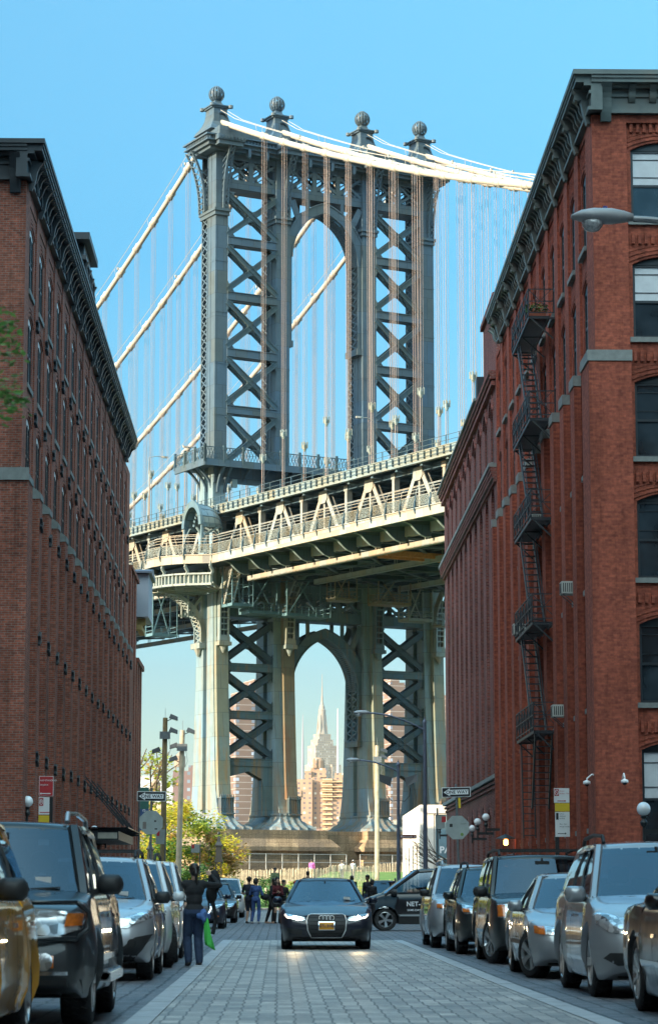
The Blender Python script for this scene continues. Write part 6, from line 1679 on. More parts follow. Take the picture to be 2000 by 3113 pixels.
# --- left row
build_car('taxi_suv', 'yellow and silver sport utility taxi cut off by the left edge, nearest car', 'car', -2.87, 16.25,
    suv(paint=YELLOW, L=4.6, W=1.86, H=1.72, r=.36, mirror=PLAST, tw=.24, flare=.05, ms=1.05, chrome=True, nose=[(0.2,0.1),(0.5,0.0),(0.8,0.04),(1.0,0.12),(1.2,.3)],
    top=[(0,0.86),(0.15,0.98),(1.1,1.10),(1.25,1.12),(4.3,1.12),(4.6,1.10)],
    front=[(quadp(-.92,.92,.25,.55), SILVER, 'bumper', False, {'off':.03,'div':4}), (hl(.50,.86,.66,.84), LENS, 'headlight', True), (ell(.66,.42,.08,.06), LENS, 'fog_light', True, {'off':.06})] + grille(.45,.62,.86,4,CHROME) + plate(.42)), group=GP, sides=(1,))
t4, b4 = build_car('dark_suv', 'dark graphite sport utility vehicle with tubular guard round its headlights, second on the left', 'car', -2.55, 21.15,
    suv(paint=DKGREY, L=4.82, W=1.93, H=1.78, r=.39, yf=.93, yr=3.72, clr=.26, belt=1.12, mirror=PLAST, tw=.27, ms=1.15, mz=.02, rim='6', flare=.06, pillar=.10, gw=.86, rw=.71,
    top=[(0,0.98),(0.12,1.04),(0.9,1.12),(1.15,1.15),(4.3,1.18),(4.82,1.14)], ws=1.15, r1=1.72, r2=4.3, rg=4.62, rails=SILVER, w0=.80, chrome=True, molding=True,
    nose=[(0.2,0.16),(0.38,0.02),(0.55,0.0),(0.72,0.06),(0.95,0.10),(1.2,.22)],
    front=[([(.36,.80),(.70,.78),(.90,.84),(.93,.98),(.40,1.0)], LENS, 'headlight', True, {'off':.004}), ([(.76,.86),(.90,.87),(.91,.97),(.78,.97)], AMBER, 'indicator', True, {'off':.018}),
           (quadp(.42,.68,.52,.62), AMBER, 'indicator', True, {'off':.01}), (ell(.60,.57,.075,.075), LENS, 'fog_light', True, {'off':.02}), (quadp(-.90,.90,.30,.42), PLAST, 'lower_bumper', False, {'div':4}), (quadp(.3,.8,.46,.49), CHROME, 'bumper_step', True, {'off':.02})]
        + grille(.33,.78,1.0,4,CHROME) + plate(.60)), group=GP, sides=(1,))
g = MB()
for sx in (-1, 1):
    for z in (.76, 1.06): g.tube([(sx*.25,-.02,z),(sx*.6,-.02,z),(sx*.86,.08,z)], 0.022, 8)
    g.tube([(sx*.86,.08,.76),(sx*.95,.16,.84),(sx*.95,.17,.98),(sx*.86,.08,1.06)], 0.022, 8)
g.tube([(-.25,-.02,1.06),(.25,-.02,1.06)],0.022,8); g.tube([(-.25,-.02,.76),(.25,-.02,.76)],0.022,8); g.tube([(-.25,-.02,.76),(-.25,-.02,1.06)],.022,8); g.tube([(.25,-.02,.76),(.25,-.02,1.06)],.022,8)
g.build('brush_guard', DKGREY, t4, smooth=True)
g = MB(); g.box(.93,1.06,1.5,3.2,.36,.44); g.tube([(1.0,1.5,.42),(1.0,3.2,.42)],.05,8); g.build('running_board', SILVER, t4)
build_car('silver_crossover', 'silver compact crossover with dark lower bumper, behind the dark vehicle with the brush guard', 'car', -2.60, 33.55,
    suv(paint=SILVER, L=4.57, W=1.84, H=1.66, r=.36, yf=.92, yr=3.58, mirror=PLAST, ms=1.05, rails=PLAST, bars=True, w0=.66, flare=.03, top=[(0,0.80),(0.15,0.90),(1.0,1.03),(1.25,1.07),(4.2,1.10),(4.57,1.08)], ridge=.015,
    front=[([(.34,.70),(.60,.70),(.90,.83),(.95,.93),(.72,.90),(.40,.79)], LENS, 'headlight', True), (ell(.66,.80,.05,.045), LENS, 'projector', True, {'off':.02}), ([(-.60,.20),(.60,.20),(.80,.42),(.92,.62),(.70,.58),(.50,.42),(-.50,.42),(-.70,.58),(-.92,.62),(-.80,.42)], PLAST, 'lower_bumper', False, {'div':4}), (ell(.66,.50,.06,.06), DARKI, 'fog_light', True, {'off':.02}),
           ([(-.34,.74),(.34,.74),(.42,.80),(-.42,.80)], PLAST, 'grille', False), (quadp(-.34,.34,.765,.78), CHROME, 'grille_bar', False, {'off':.015})] + plate(.52)), group=GP, sides=(1,))
build_car('white_crossover', 'white crossover with black roof rails between the silver crossover and the white minivan', 'car', -2.62, 39.25,
    suv(paint=WHITE, L=4.75, W=1.88, H=1.70, r=.37, rails=PLAST, mirror=WHITE, steer=0.35, front=[(hl(.45,.86,.76,.88), LENS, 'headlight', True), (quadp(.70,.84,.79,.86), AMBER, 'indicator', True, {'off':.018}), (quadp(-.55,.55,.28,.42), PLAST, 'air_intake', False)] + grille(.40,.66,.86,4,CHROME) + plate(.5)), group=GP, sides=(1,))
build_car('white_minivan', 'white minivan with shark fin aerial beside the woman holding up a bag', 'car', -2.66, 44.8,
    suv(paint=WHITE, L=5.08, W=1.93, H=1.74, r=.35, yf=.95, yr=3.98, belt=1.02, clr=.18, mirror=WHITE, rim='5', top=[(0,0.80),(0.15,0.88),(1.0,1.02),(1.2,1.06),(4.6,1.08),(5.08,1.06)], ws=1.0, r1=2.05, r2=4.55, rg=4.95,
    front=[([(.42,.72),(.70,.72),(.93,.84),(.94,.94),(.70,.88),(.45,.82)], LENS, 'headlight', True), (quadp(.72,.86,.79,.86), AMBER, 'indicator', True, {'off':.018}), (quadp(-.6,.6,.26,.40), PLAST, 'air_intake', False), (ell(.72,.42,.05,.05), DARKI, 'fog_light', True, {'off':.01})] + grille(.36,.70,.82,2,CHROME) + plate(.5)), group=GP, sides=(1,))
build_car('navy_hatchback', 'navy hatchback with chrome V grille parked beyond the crossing on the left', 'car', -2.62, 80.5,
    sedan(paint=DKBLUE, L=4.45, W=1.8, H=1.46, mirror=DKBLUE, top=[(0,0.68),(0.15,0.78),(1.2,0.96),(1.4,0.98),(3.9,1.0),(4.45,0.98)], r2=3.5, rg=4.2,
    front=[([(.42,.62),(.62,.64),(.84,.74),(.86,.80),(.60,.76),(.40,.70)], LENS, 'headlight', True), ([(-.34,.34),(.34,.34),(.40,.66),(-.40,.66)], PLAST, 'grille', False), ([(.14,.33),(.18,.31),(.42,.50),(.50,.66),(.46,.67),(.38,.52)], CHROME, 'grille_wing', True, {'off':.02}), (ell(.66,.40,.06,.03), AMBER, 'fog_light', True, {'off':.01})] + plate(.45)), group=GP, sides=(1,))
build_car('black_hatchback', 'black car just behind the navy hatchback', 'car', -2.50, 95.5, sedan(paint=BLACKP, L=4.4, W=1.8, H=1.5, front=[(hl(.45,.8,.6,.72), LENS, 'headlight', True)] + grille(.35,.4,.6,3,CHROME) + plate(.45)), group=GP, sides=(1,))
build_car('white_van', 'white minivan farthest back in the left row behind the black car', 'car', -2.55, 114.5, suv(paint=WHITE, L=5.0, W=1.95, H=1.78, belt=1.05, front=[(hl(.5,.88,.72,.86), LENS, 'headlight', True), (ell(.66,.42,.08,.06), LENS, 'fog_light', True)] + grille(.4,.62,.8,3,CHROME) + plate(.5)), group=GP, sides=(1,))
# --- right row
build_car('silver_suv', 'silver boxy sport utility vehicle, farthest in the right row beside the black van', 'car', 4.18, 53.1,
    suv(paint=SILVER, L=4.82, W=1.94, H=1.76, r=.38, yf=.93, yr=3.85, mirror=PLAST, rim='5', rails=SILVER, w0=.74, flare=.05, chrome=True, top=[(0,0.92),(0.12,1.0),(1.1,1.10),(1.3,1.13),(4.4,1.15),(4.82,1.12)],
    front=[(quadp(.52,.86,.82,.96), LENS, 'headlight', True), (quadp(.74,.86,.84,.93), AMBER, 'indicator', True, {'off':.018}), (quadp(-.7,.7,.30,.45), PLAST, 'air_intake', False)] + [(quadp(-.42+.125*i,-.33+.125*i,.80,.96), CHROME, 'grille_slot', False, {'off':.012}) for i in range(7)] + plate(.6)), group=GR, sides=(-1,))
build_car('dark_wagon', 'dark green-black crossover wagon parked between the silver and the big black sport utility vehicles', 'car', 4.28, 47.5,
    suv(paint=DKGREEN, L=4.7, W=1.85, H=1.66, r=.35, rails=PLAST, mirror=DKGREEN, front=[(hl(.5,.84,.76,.90), LENS, 'headlight', True), (quadp(.70,.82,.80,.87), AMBER, 'indicator', True, {'off':.018}), (quadp(-.6,.6,.28,.42), PLAST, 'air_intake', False)] + grille(.42,.66,.86,3,CHROME) + plate(.5)), group=GR, sides=(-1,))
build_car('black_boxy_suv', 'black boxy sport utility vehicle with wide roof rack and square headlights in the right row', 'car', 4.47, 41.2,
    suv(paint=DKGREEN, L=4.85, W=1.99, H=1.80, r=.38, yf=.94, yr=3.72, clr=.22, mirror=PLAST, steer=0.30, rails=PLAST, bars=True, w0=.82, molding=True, gw=.9, rw=.78, ms=1.15, chrome=True, top=[(0,0.98),(0.12,1.05),(1.1,1.12),(1.3,1.15),(4.5,1.18),(4.85,1.15)], ws=1.2, r1=1.8, r2=4.4, rg=4.7,
    front=[(quadp(.42,.90,.76,.98), LENS, 'headlight', True), (quadp(.78,.90,.78,.97), AMBER, 'indicator', True, {'off':.018}), (ell(.60,.86,.07,.07), LENS, 'projector', True, {'off':.02}), (quadp(-.8,.8,.26,.42), PLAST, 'lower_bumper', False)] + grille(.36,.76,.96,3,CHROME) + plate(.55)), group=GR, sides=(-1,))
build_car('silver_sedan', 'low silver saloon with its front wheel turned out, in front of the black boxy vehicle', 'car', 4.32, 34.3,
    sedan(paint=TITAN, L=4.47, W=1.78, H=1.43, r=.33, yf=.85, yr=3.58, steer=0.42, mirror=TITAN, tw=.22, molding=True, top=[(0,0.66),(0.12,0.74),(1.15,0.92),(1.35,0.94),(3.7,0.95),(4.47,0.92)], ws=1.3, r1=2.05, r2=3.0, rg=3.7,
    front=[([(.40,.60),(.70,.60),(.70,.72),(.42,.70)], LENS, 'headlight', True), ([(.71,.60),(.84,.62),(.84,.72),(.71,.72)], AMBER, 'indicator', True, {'off':.01}), (quadp(.06,.30,.60,.70), PLAST, 'kidney_grille', True), (quadp(-.55,.55,.24,.34), PLAST, 'air_intake', False)] + plate(.44)), group=GR, sides=(-1,))
build_car('silver_rounded_suv', 'large silver rounded crossover with tall roof rails, second nearest in the right row', 'car', 4.42, 27.6,
    suv(paint=TITAN, L=4.8, W=1.88, H=1.74, r=.385, yf=.95, yr=3.78, clr=.2, mirror=TITAN, ms=1.2, rails=PLAST, rim='5', w0=.62, flare=.05, ridge=.02, top=[(0,0.80),(0.15,0.90),(0.6,1.0),(1.1,1.09),(1.3,1.12),(4.3,1.20),(4.8,1.16)], ws=1.1, r1=2.0, r2=4.2, rg=4.62, chrome=True,
    nose=[(0.2,0.1),(0.45,0.0),(0.62,0.03),(0.8,0.14),(1.0,0.3),(1.2,.5)],
    front=[([(.36,.76),(.55,.70),(.80,.72),(.95,.84),(.98,.95),(.80,.93),(.55,.86)], LENS, 'headlight', True), (ell(.66,.80,.055,.05), LENS, 'projector', True, {'off':.02}), ([(.45,.38),(.72,.36),(.86,.44),(.80,.50),(.5,.50)], PLAST, 'fog_recess', True, {'off':.002}), (ell(.60,.44,.05,.05), LENS, 'fog_light', True, {'off':.02}), (quadp(-.36,.36,.24,.36), PLAST, 'air_intake', False)] + grille(.32,.60,.80,5,CHROME,.36) + plate(.46)), group=GR, sides=(-1,))
build_car('brown_saloon', 'dark brown car cut off by the right edge of the frame', 'car', 4.45, 21.2,
    sedan(paint=BROWN, L=4.95, W=1.9, H=1.5, r=.36, yf=.92, yr=3.78, mirror=BROWN, rim='10', chrome=True, molding=True, top=[(0,0.72),(0.15,0.82),(1.2,1.0),(1.4,1.02),(4.0,1.05),(4.95,1.02)], front=[(hl(.5,.86,.62,.76), LENS, 'headlight', True)] + grille(.4,.4,.66,4,CHROME) + plate(.45)), group=GR, sides=(-1,))
build_car('far_dark_car', 'dark car parked beyond the crossing, glimpsed over the bonnet of the black van', 'car', 4.35, 103.0, sedan(paint=DKBLUE, H=1.62, rails=PLAST, front=[(hl(.5,.8,.6,.72), LENS, 'headlight', True)] + grille(.35,.4,.6,3,CHROME) + plate(.45)), group=GR, sides=(-1,))
# --- black delivery van crossing
vn, vb = build_car('delivery_van', 'black delivery van with white lettering turning across the street, driver at the open window', 'van', 2.35, 77.4,
    suv(paint=BLACKP, L=4.45, W=1.84, H=1.86, r=.335, yf=.86, yr=3.55, clr=.20, belt=1.12, mirror=PLAST, ms=1.25, top=[(0,0.84),(0.12,0.93),(0.7,1.10),(1.0,1.14),(4.0,1.18),(4.45,1.15)], ws=0.72, r1=1.75, r2=4.2, rg=4.42, gw=.93, rw=.80, bp=(0.46,0.5,0.56,0.62,0.68,0.74,0.8,0.86,0.92,0.98), sticker=False, flare=.05, molding=True,
    front=[(hl(.5,.86,.66,.86), LENS, 'headlight', True)] + grille(.4,.6,.78,3,PLAST) + plate(.5)), rz=-pi/2, sides=(-1, 1))
# after the turn the van's nose points left and its +x side faces the viewer
LET = simple('white_vinyl', (0.75,0.77,0.8), 0.5)
def van_side(u, z): 
    h_ = vb.ray_cast(Vector((3, u, z)), Vector((-1, 0, 0)))[0]; return (h_.x if h_ else 0.92)+0.006
text_mesh('NET-', 0.19, 'door_lettering', LET, vn, (van_side(1.9,.80), 1.50, .80), (pi/2, 0, pi/2), 0.002, align='LEFT', font_bold=0.003)
text_mesh('SAME-DAY DELIVERY', 0.085, 'door_lettering', LET, vn, (van_side(1.9,.62), 1.52, .62), (pi/2, 0, pi/2), 0.002, align='LEFT', font_bold=0.001)
decal(vb, [(1.15,.44),(3.1,.44),(3.1,.50),(1.25,.49)], SILVER, 'side_stripe', vn, 'x', 1, div=4)
# ================================================================== STREET FURNITURE
POLEM = simple('galvanised_pole', (0.13,0.15,0.16), 0.5, 0.4, var=0.2, scale=6)
POLEB = simple('blue_grey_pole', (0.10,0.12,0.17), 0.5, 0.3, var=0.15)
WOODP = simple('wood_pole', (0.17,0.12,0.055), 0.85, var=0.3, scale=2.5, bump=0.3)
CREAMP = simple('pale_wood_pole', (0.36,0.30,0.21), 0.8, var=0.25, scale=2)
CASTI = simple('cast_iron_black', (0.012,0.016,0.018), 0.5, var=0.3)
SIGNB = simple('sign_black', (0.012,0.012,0.014), 0.45, var=0.1); SIGNW = simple('sign_white', (0.68,0.69,0.70), 0.5, var=0.06); SIGNR = simple('sign_red', (0.42,0.025,0.03), 0.5, var=0.08); SIGNY = simple('sign_yellow', (0.62,0.43,0.02), 0.5, var=0.08)
SIGNBK = simple('sign_back', (0.30,0.33,0.32), 0.5, 0.3, var=0.15); SIGNBR = simple('sign_brown', (0.12,0.03,0.03), 0.5)
GLOBE = simple('opal_globe', (0.72,0.74,0.76), 0.25, var=0.04, coat=0.6)
def ngon_plate(mb, cx, cz_, r, n, y0, y1, rot=0): mb.prism([(cx+r*cos(2*pi*i/n+rot), cz_+r*sin(2*pi*i/n+rot)) for i in range(n)], 'y', y0, y1)
# one-way sign posts with the back of a stop sign
def crossing_post(x, y, ztop, zs, zo, tilt, lab):
    g0 = gz(y)+0.13
    t = thing('sign_post', lab, 'sign post', (x, y, g0), 0, 'sign posts at the far corners of the crossing'); t.rotation_euler = (0, tilt, 0)
    m = MB(); m.tube([(0,0,0),(0,0,ztop)], 0.035, 8); m.box(-.02,.02,-.045,-.03,0,ztop); m.build('pole', POLEM, t)
    s = MB(); W2, H2 = .455, .155
    s.cur = 1; s.box(-W2, W2, -.075, -.07, zs-H2, zs+H2); s.cur = 0; s.box(-W2+.018, W2-.018, -.081, -.076, zs-H2+.018, zs+H2-.018); s.cur = 1
    s.prism([(-.40,zs),(-.20,zs+.125),(-.20,zs+.075),(.38,zs+.075),(.38,zs-.075),(-.20,zs-.075),(-.20,zs-.125)], 'y', -.087, -.082)
    b = s.build('one_way_sign', [SIGNB, SIGNW], t)
    text_mesh('ONE', .145, 'sign_text', SIGNB, b, (-.17, -.089, zs-.003), (pi/2,0,0), .001, font_bold=.003); text_mesh('WAY', .145, 'sign_text', SIGNB, b, (.19, -.089, zs-.003), (pi/2,0,0), .001, font_bold=.003)
    o = MB(); ngon_plate(o, 0, zo, .40, 8, -.05, -.045, pi/8); ob_ = o.build('stop_sign_back', SIGNBK, t)
    st = MB(); 
    if x < 0: st.box(-.26,-.15,-.054,-.051,zo-.20,zo+.02); st.cur = 1; st.box(.10,.16,-.054,-.051,zo+.02,zo+.07); st.box(.12,.2,-.054,-.051,zo-.22,zo-.18)
    else: st.cur = 1; st.box(-.24,-.15,-.054,-.051,zo+.02,zo+.12); st.cur = 2; st.prism([(.14+.05*cos(2*pi*i/12), zo-.22+.05*sin(2*pi*i/12)) for i in range(12)], 'y', -.054, -.051); st.cur = 1; [st.beam((.10+.03*i,-.053,zo+.10+.02*(i%2)),(.13+.03*i,-.053,zo+.12-.02*(i%2)),.008) for i in range(6)]
    st.build('sticker', [simple('sticker_brown',(0.16,0.13,0.12),0.6), SIGNB, simple('sticker_green',(0.12,0.2,0.04),0.6)], ob_)
    if x > 0: c = MB(); c.box(.06,.13,-.05,.02,zs-.5,zs-.17); c.build('yellow_tag', SIGNY, t)
crossing_post(-4.06, 79.5, 4.30, 4.02, 3.2, radians(0.5), 'pole with one-way sign over a stop sign back, by the left warehouse')
crossing_post(5.70, 79.5, 4.42, 4.16, 3.05, radians(-1.6), 'leaning pole with one-way sign over a stop sign back, by the right loft building')
def lines_text(parent, rows, x, y, z, mat, size, dz):
    for i, r_ in enumerate(rows): text_mesh(r_, size, 'sign_text', mat, parent, (x, y, z-dz*i), (pi/2,0,0), .0008, align='LEFT')
# parking regulation sign stack, left
t = thing('parking_sign', 'red and white parking regulation sign stack on a black post by the left warehouse', 'sign', (-5.36, 58, 0.13+gz(58)))
m = MB(); m.box(.07,.155,.01,.05,0,3.2); m.build('pole', SIGNB, t)
def pane_(mats, *bx_):
    s = MB(); 
    for mi, x0, x1, z0, z1, dy in bx_: s.cur = mi; s.box(x0, x1, -dy, -dy+.004, z0, z1)
    return s.build('sign_panel', mats, t)
a = pane_([SIGNR, SIGNW], (1,-.165,.165,3.22,3.68,.0), (0,-.155,.155,3.23,3.67,.006), (1,-.14,.10,3.27,3.29,.012)); lines_text(a, ['NO STANDING','Anytime'], -.14, -.014, 3.58, SIGNW, .055, .10)
s = MB(); s.prism([(-.14,3.28),(-.11,3.31),(-.11,3.25)], 'y', -.014, -.010); s.build('arrow', SIGNW, a)
a = pane_([SIGNR, SIGNW], (1,-.165,.08,2.80,3.2,.0), (0,-.155,-.06,3.0,3.18,.006), (0,-.14,.08,2.84,2.86,.006)); 
s = MB(); s.tube([(-.107+.035*cos(q), -.012, 3.09+.06*sin(q)) for q in [2*pi*i/16 for i in range(16)]], .006, 4, closed=True); s.beam((-.14,-.012,3.13),(-.075,-.012,3.05),.008); s.build('no_parking_symbol', SIGNW, a); text_mesh('P', .09, 'sign_text', SIGNW, a, (-.107,-.012,3.09), (pi/2,0,0), .001)
a = pane_([SIGNY, SIGNW], (0,-.165,.08,2.60,2.78,.0)); 
a = pane_([SIGNB, SIGNW], (1,-.165,.08,2.10,2.58,.0), (0,-.155,-.075,2.36,2.56,.006)); text_mesh('2', .17, 'sign_text', SIGNW, a, (-.115,-.012,2.46), (pi/2,0,0), .001); lines_text(a, ['hour','metered','parking'], -.05, -.008, 2.53, SIGNB, .05, .06); lines_text(a, ['9am - 7pm'], -.15, -.008, 2.26, SIGNB, .05, .06)
# parking regulation sign stack, right
t = thing('parking_sign', 'white and yellow parking regulation sign stack on a black post by the right loft building', 'sign', (5.84, 52, 0.10+gz(52)))
m = MB(); m.box(-.14,-.06,.01,.05,0,2.95); m.build('pole', SIGNB, t)
a = pane_([SIGNR, SIGNW], (1,-.16,.16,2.90,3.20,.0), (0,-.15,-.055,3.04,3.18,.006), (0,-.09,.06,2.93,2.945,.006)); lines_text(a, ['Broom','8:30am - 10am'], -.04, -.008, 3.14, SIGNR, .035, .05)
s = MB(); s.tube([(-.103+.035*cos(q), -.012, 3.11+.05*sin(q)) for q in [2*pi*i/16 for i in range(16)]], .006, 4, closed=True); s.beam((-.135,-.012,3.15),(-.07,-.012,3.07),.008); s.build('no_parking_symbol', SIGNW, a)
s = MB(); s.prism([(.09,2.938),(.06,2.96),(.06,2.915)], 'y', -.012, -.008); s.build('arrow', SIGNR, a)
a = pane_([SIGNY], (0,-.14,.16,2.72,2.89,.0)); 
a = pane_([SIGNB, SIGNW], (1,-.14,.16,2.20,2.71,.0), (0,-.12,-.07,2.55,2.69,.006), (0,-.09,.06,2.262,2.274,.006)); lines_text(a, ['2 hour','metered','parking'], -.05, -.008, 2.67, SIGNB, .035, .045); lines_text(a, ['9am - 7pm','except Sunday'], -.05, -.008, 2.46, SIGNB, .035, .05)
s = MB(); s.prism([(.09,2.268),(.06,2.29),(.06,2.246)], 'y', -.012, -.008); s.build('arrow', SIGNB, a)
# small far signs
def small_sign(x, y, ztop, w_, h_, lab, lean=0, rows=None, mats=None):
    t = thing('street_sign', lab, 'sign', (x, y, gz(y))); t.rotation_euler = (0, lean, 0)
    m = MB(); m.tube([(0,0,0),(0,0,ztop)], .035, 6); m.build('pole', POLEM, t)
    s = MB(); s.box(-w_-.04, -.04, -.05, -.04, ztop-.25-h_, ztop-.25); s.cur = 1; s.box(-w_-.01,-.04-w_*.6,-.056,-.051,ztop-.30-h_*.4,ztop-.28); s.build('sign_panel', mats or [SIGNBK, SIGNR], t)
small_sign(-5.9, 128, 4.55, .45, .75, 'small parking sign on a leaning pole in front of the floodlight poles', radians(2.2))
small_sign(-4.75, 150, 4.2, .5, .5, 'small parking sign on a thin pole in front of the yellow tree', radians(1))
small_sign(5.4, 86, 4.0, -.3, .45, 'small parking sign directly behind the right one-way sign post')
# Plymouth St name sign on its lamp post is built with the lamp
def cobra_lamp(x, y, ztop, arm, rise, head, label, mat, pole_r=0.12, name=None):
    t = thing('street_lamp', label, 'street lamp', (x, y, gz(y)))
    m = MB(); m.tube([(0,0,0),(0,0,.9),(0,0,1.0),(0,0,ztop)], [pole_r*1.5,pole_r*1.4,pole_r,pole_r*.7], 12); m.lathe([(.12,0),(.1,.1),(.04,.18),(.02,.3)], 8, (0,0,ztop)); m.build('pole', mat, t)
    a = MB(); pts = [(arm*q, 0, ztop-.35+rise*(1-(1-q)**1.8)) for q in [i/10 for i in range(11)]]; a.tube(pts, .045, 8); a.build('arm', mat, t)
    ex, ez = pts[-1][0], pts[-1][2]; sg = -1 if arm < 0 else 1
    h = MB(); rg = []
    for q, (hw_, hu, hl_) in ((0,(.05,.05,.05)),(.15,(.10,.09,.07)),(.35,(.15,.12,.09)),(.65,(.18,.12,.08)),(.85,(.15,.09,.05)),(1.0,(.06,.03,.02))):
        rg.append([(ex+sg*head*q, hw_*cos(k*2*pi/12), ez+.02+(hu if sin(k*2*pi/12) > 0 else hl_)*sin(k*2*pi/12)) for k in range(12)])
    h.loft(rg); ho = h.build('lamp_head', simple('lamp_head_grey', (0.34,0.36,0.38), 0.45, var=0.1), t, smooth=True)
    b = MB(); b.lathe([(.03,-.14),(.09,-.12),(.135,-.06),(.145,0)], 14, (ex+sg*head*.66, 0, ez-.04)); b.build('lens', simple('prismatic_lens', (0.42,0.45,0.47), 0.15, var=0.5, scale=25, coat=1), ho, smooth=True)
    p = MB(); p.tube([(ex+sg*head*.45,0,ez+.1),(ex+sg*head*.45,0,ez+.17)], .03, 8); p.build('photocell', simple('photocell_red',(0.30,0.03,0.02),0.5) if y > 100 else simple('photocell_blue',(0.04,0.06,0.25),0.5), ho)
    return t
cobra_lamp(7.24, 125, 9.5, -2.75, 0.85, .80, 'tall street lamp nearest the tower whose long arm reaches in front of the arch', POLEB, .12)
t = cobra_lamp(6.62, 140, 8.15, -2.15, .62, .75, 'shorter street lamp with twin floodlights and a brown street name sign', POLEB, .11)
s = MB(); s.box(.10,1.0,-.02,.02,4.08,4.30); so = s.build('name_sign', SIGNBR, t); text_mesh('Plymouth St', .175, 'sign_text', SIGNW, so, (.55,-.024,4.19), (pi/2,0,0), .001)
fl = MB()
for sx in (-1, 1):
    fl.tube([(0,0,6.2),(sx*.35,0,6.15),(sx*.62,0,6.45),(sx*.66,0,6.9)], .025, 6)
    fl.add([(sx*.45,-.2,6.95),(sx*1.05,-.2,7.25),(sx*1.05,-.1,7.65),(sx*.35,-.1,7.45),(sx*.5,.1,7.0),(sx*1.0,.1,7.25),(sx*.98,.15,7.55),(sx*.45,.15,7.4)], [(0,1,2,3),(7,6,5,4),(0,4,5,1),(1,5,6,2),(2,6,7,3),(3,7,4,0)])
fl.build('floodlight', IRON, t)
# near lamp whose head reaches into the right of the frame
cobra_lamp(6.4, 32, 9.9, -1.75, .42, .82, 'large grey street lamp head reaching in from the right edge, close to the viewer', simple('pole_grey',(0.25,0.27,0.29),0.5,0.3), .11)
# wooden floodlight poles
def flood_pole(x, y, h, r_, mat, label, lean=0.0, heads=((.25,.1),(-.45,-1.9),(.35,-.7))):
    t = thing('floodlight_pole', label, 'floodlight pole', (x, y, gz(y)), 0, 'wooden poles with floodlights'); t.rotation_euler = (0, lean, 0)
    m = MB(); m.tube([(0,0,0),(0,0,h)], [r_*1.15, r_*.85], 12); m.build('pole', mat, t)
    for dx, dz in heads:
        f = MB(); s_ = 1 if dx > 0 else -1; x0 = s_*(r_+.05)
        f.add([(x0,-.18,h+dz-.12),(x0+s_*.55,-.18,h+dz-.28),(x0+s_*.55,-.12,h+dz-.05),(x0+s_*.12,-.1,h+dz+.14),(x0,.15,h+dz-.12),(x0+s_*.5,.15,h+dz-.28),(x0+s_*.5,.12,h+dz-.05),(x0+s_*.12,.12,h+dz+.14)], [(0,1,2,3),(7,6,5,4),(0,4,5,1),(1,5,6,2),(2,6,7,3),(3,7,4,0)])
        f.beam((0,0,h+dz-.35),(x0+s_*.2,0,h+dz-.15),.05); f.build('floodlight', IRON, t)
    c = MB(); c.box(-r_-.12, r_+.12, -r_-.1, r_+.1, h-1.15, h-1.05); c.box(-r_-.14, r_+.16, -r_-.14, -r_-.04, h-1.3, h-.85); c.tube([(0,0,h),(0,0,h+.6)], .012, 4); c.tube([(r_+.05,-.1,h-1.2),(r_+.2,-.2,h-1.9),(r_+.05,-.1,h-2.3)], .012, 4); c.build('bracket', POLEM, t)
    return t
flood_pole(-7.0, 152, 11.6, .17, WOODP, 'darker wooden floodlight pole beside the left brick annex', radians(.4))
flood_pole(-6.25, 156, 11.1, .17, CREAMP, 'sunlit ochre floodlight pole, right of the darker one', radians(1.2), ((.2,.05),(-.3,-.9),(-.25,-1.7)))
flood_pole(7.35, 190, 12.2, .17, CREAMP, 'pale sunlit pole in front of the stone pier, between the lamp posts', radians(.2), ((.3,-.3),(.2,-.8)))
# ornamental iron posts
def iron_post(x, y, h, label):
    t = thing('iron_post', label, 'ornamental post', (x, y, gz(y)), 0, 'black cast iron lattice posts')
    m = MB(); w_ = .17
    for sx in (-1,1):
        for sy in (-1,1): m.box(sx*w_-.03, sx*w_+.03, sy*w_-.03, sy*w_+.03, 0, h*.62)
    n_ = 9
    for i in range(n_):
        z0, z1 = h*.6*i/n_, h*.6*(i+1)/n_
        for sy in (-1,1): m.beam((-w_,sy*w_,z0),(w_,sy*w_,z1),.035); m.beam((w_,sy*w_,z0),(-w_,sy*w_,z1),.035)
        for sx in (-1,1): m.beam((sx*w_,-w_,z0),(sx*w_,w_,z1),.035); m.beam((sx*w_,w_,z0),(sx*w_,-w_,z1),.035)
    m.build('lattice_shaft', CASTI, t)
    c = MB(); c.box(-.26,.26,-.26,.26,h*.60,h*.64); c.loft([[(-q,-q,z),(q,-q,z),(q,q,z),(-q,q,z)] for z,q in ((h*.64,.2),(h*.80,.17))]); c.box(-.25,.25,-.25,.25,h*.80,h*.82); c.loft([[(-q,-q,z),(q,-q,z),(q,q,z),(-q,q,z)] for z,q in ((h*.82,.22),(h*.86,.12),(h*.93,.06))]); c.ball((0,0,h*.965),.11,10); c.build('finial', CASTI, t)
iron_post(-3.82, 160, 5.0, 'black cast iron lattice post right of the yellow tree'); iron_post(-8.15, 160, 4.7, 'black cast iron lattice post behind the left one-way sign')
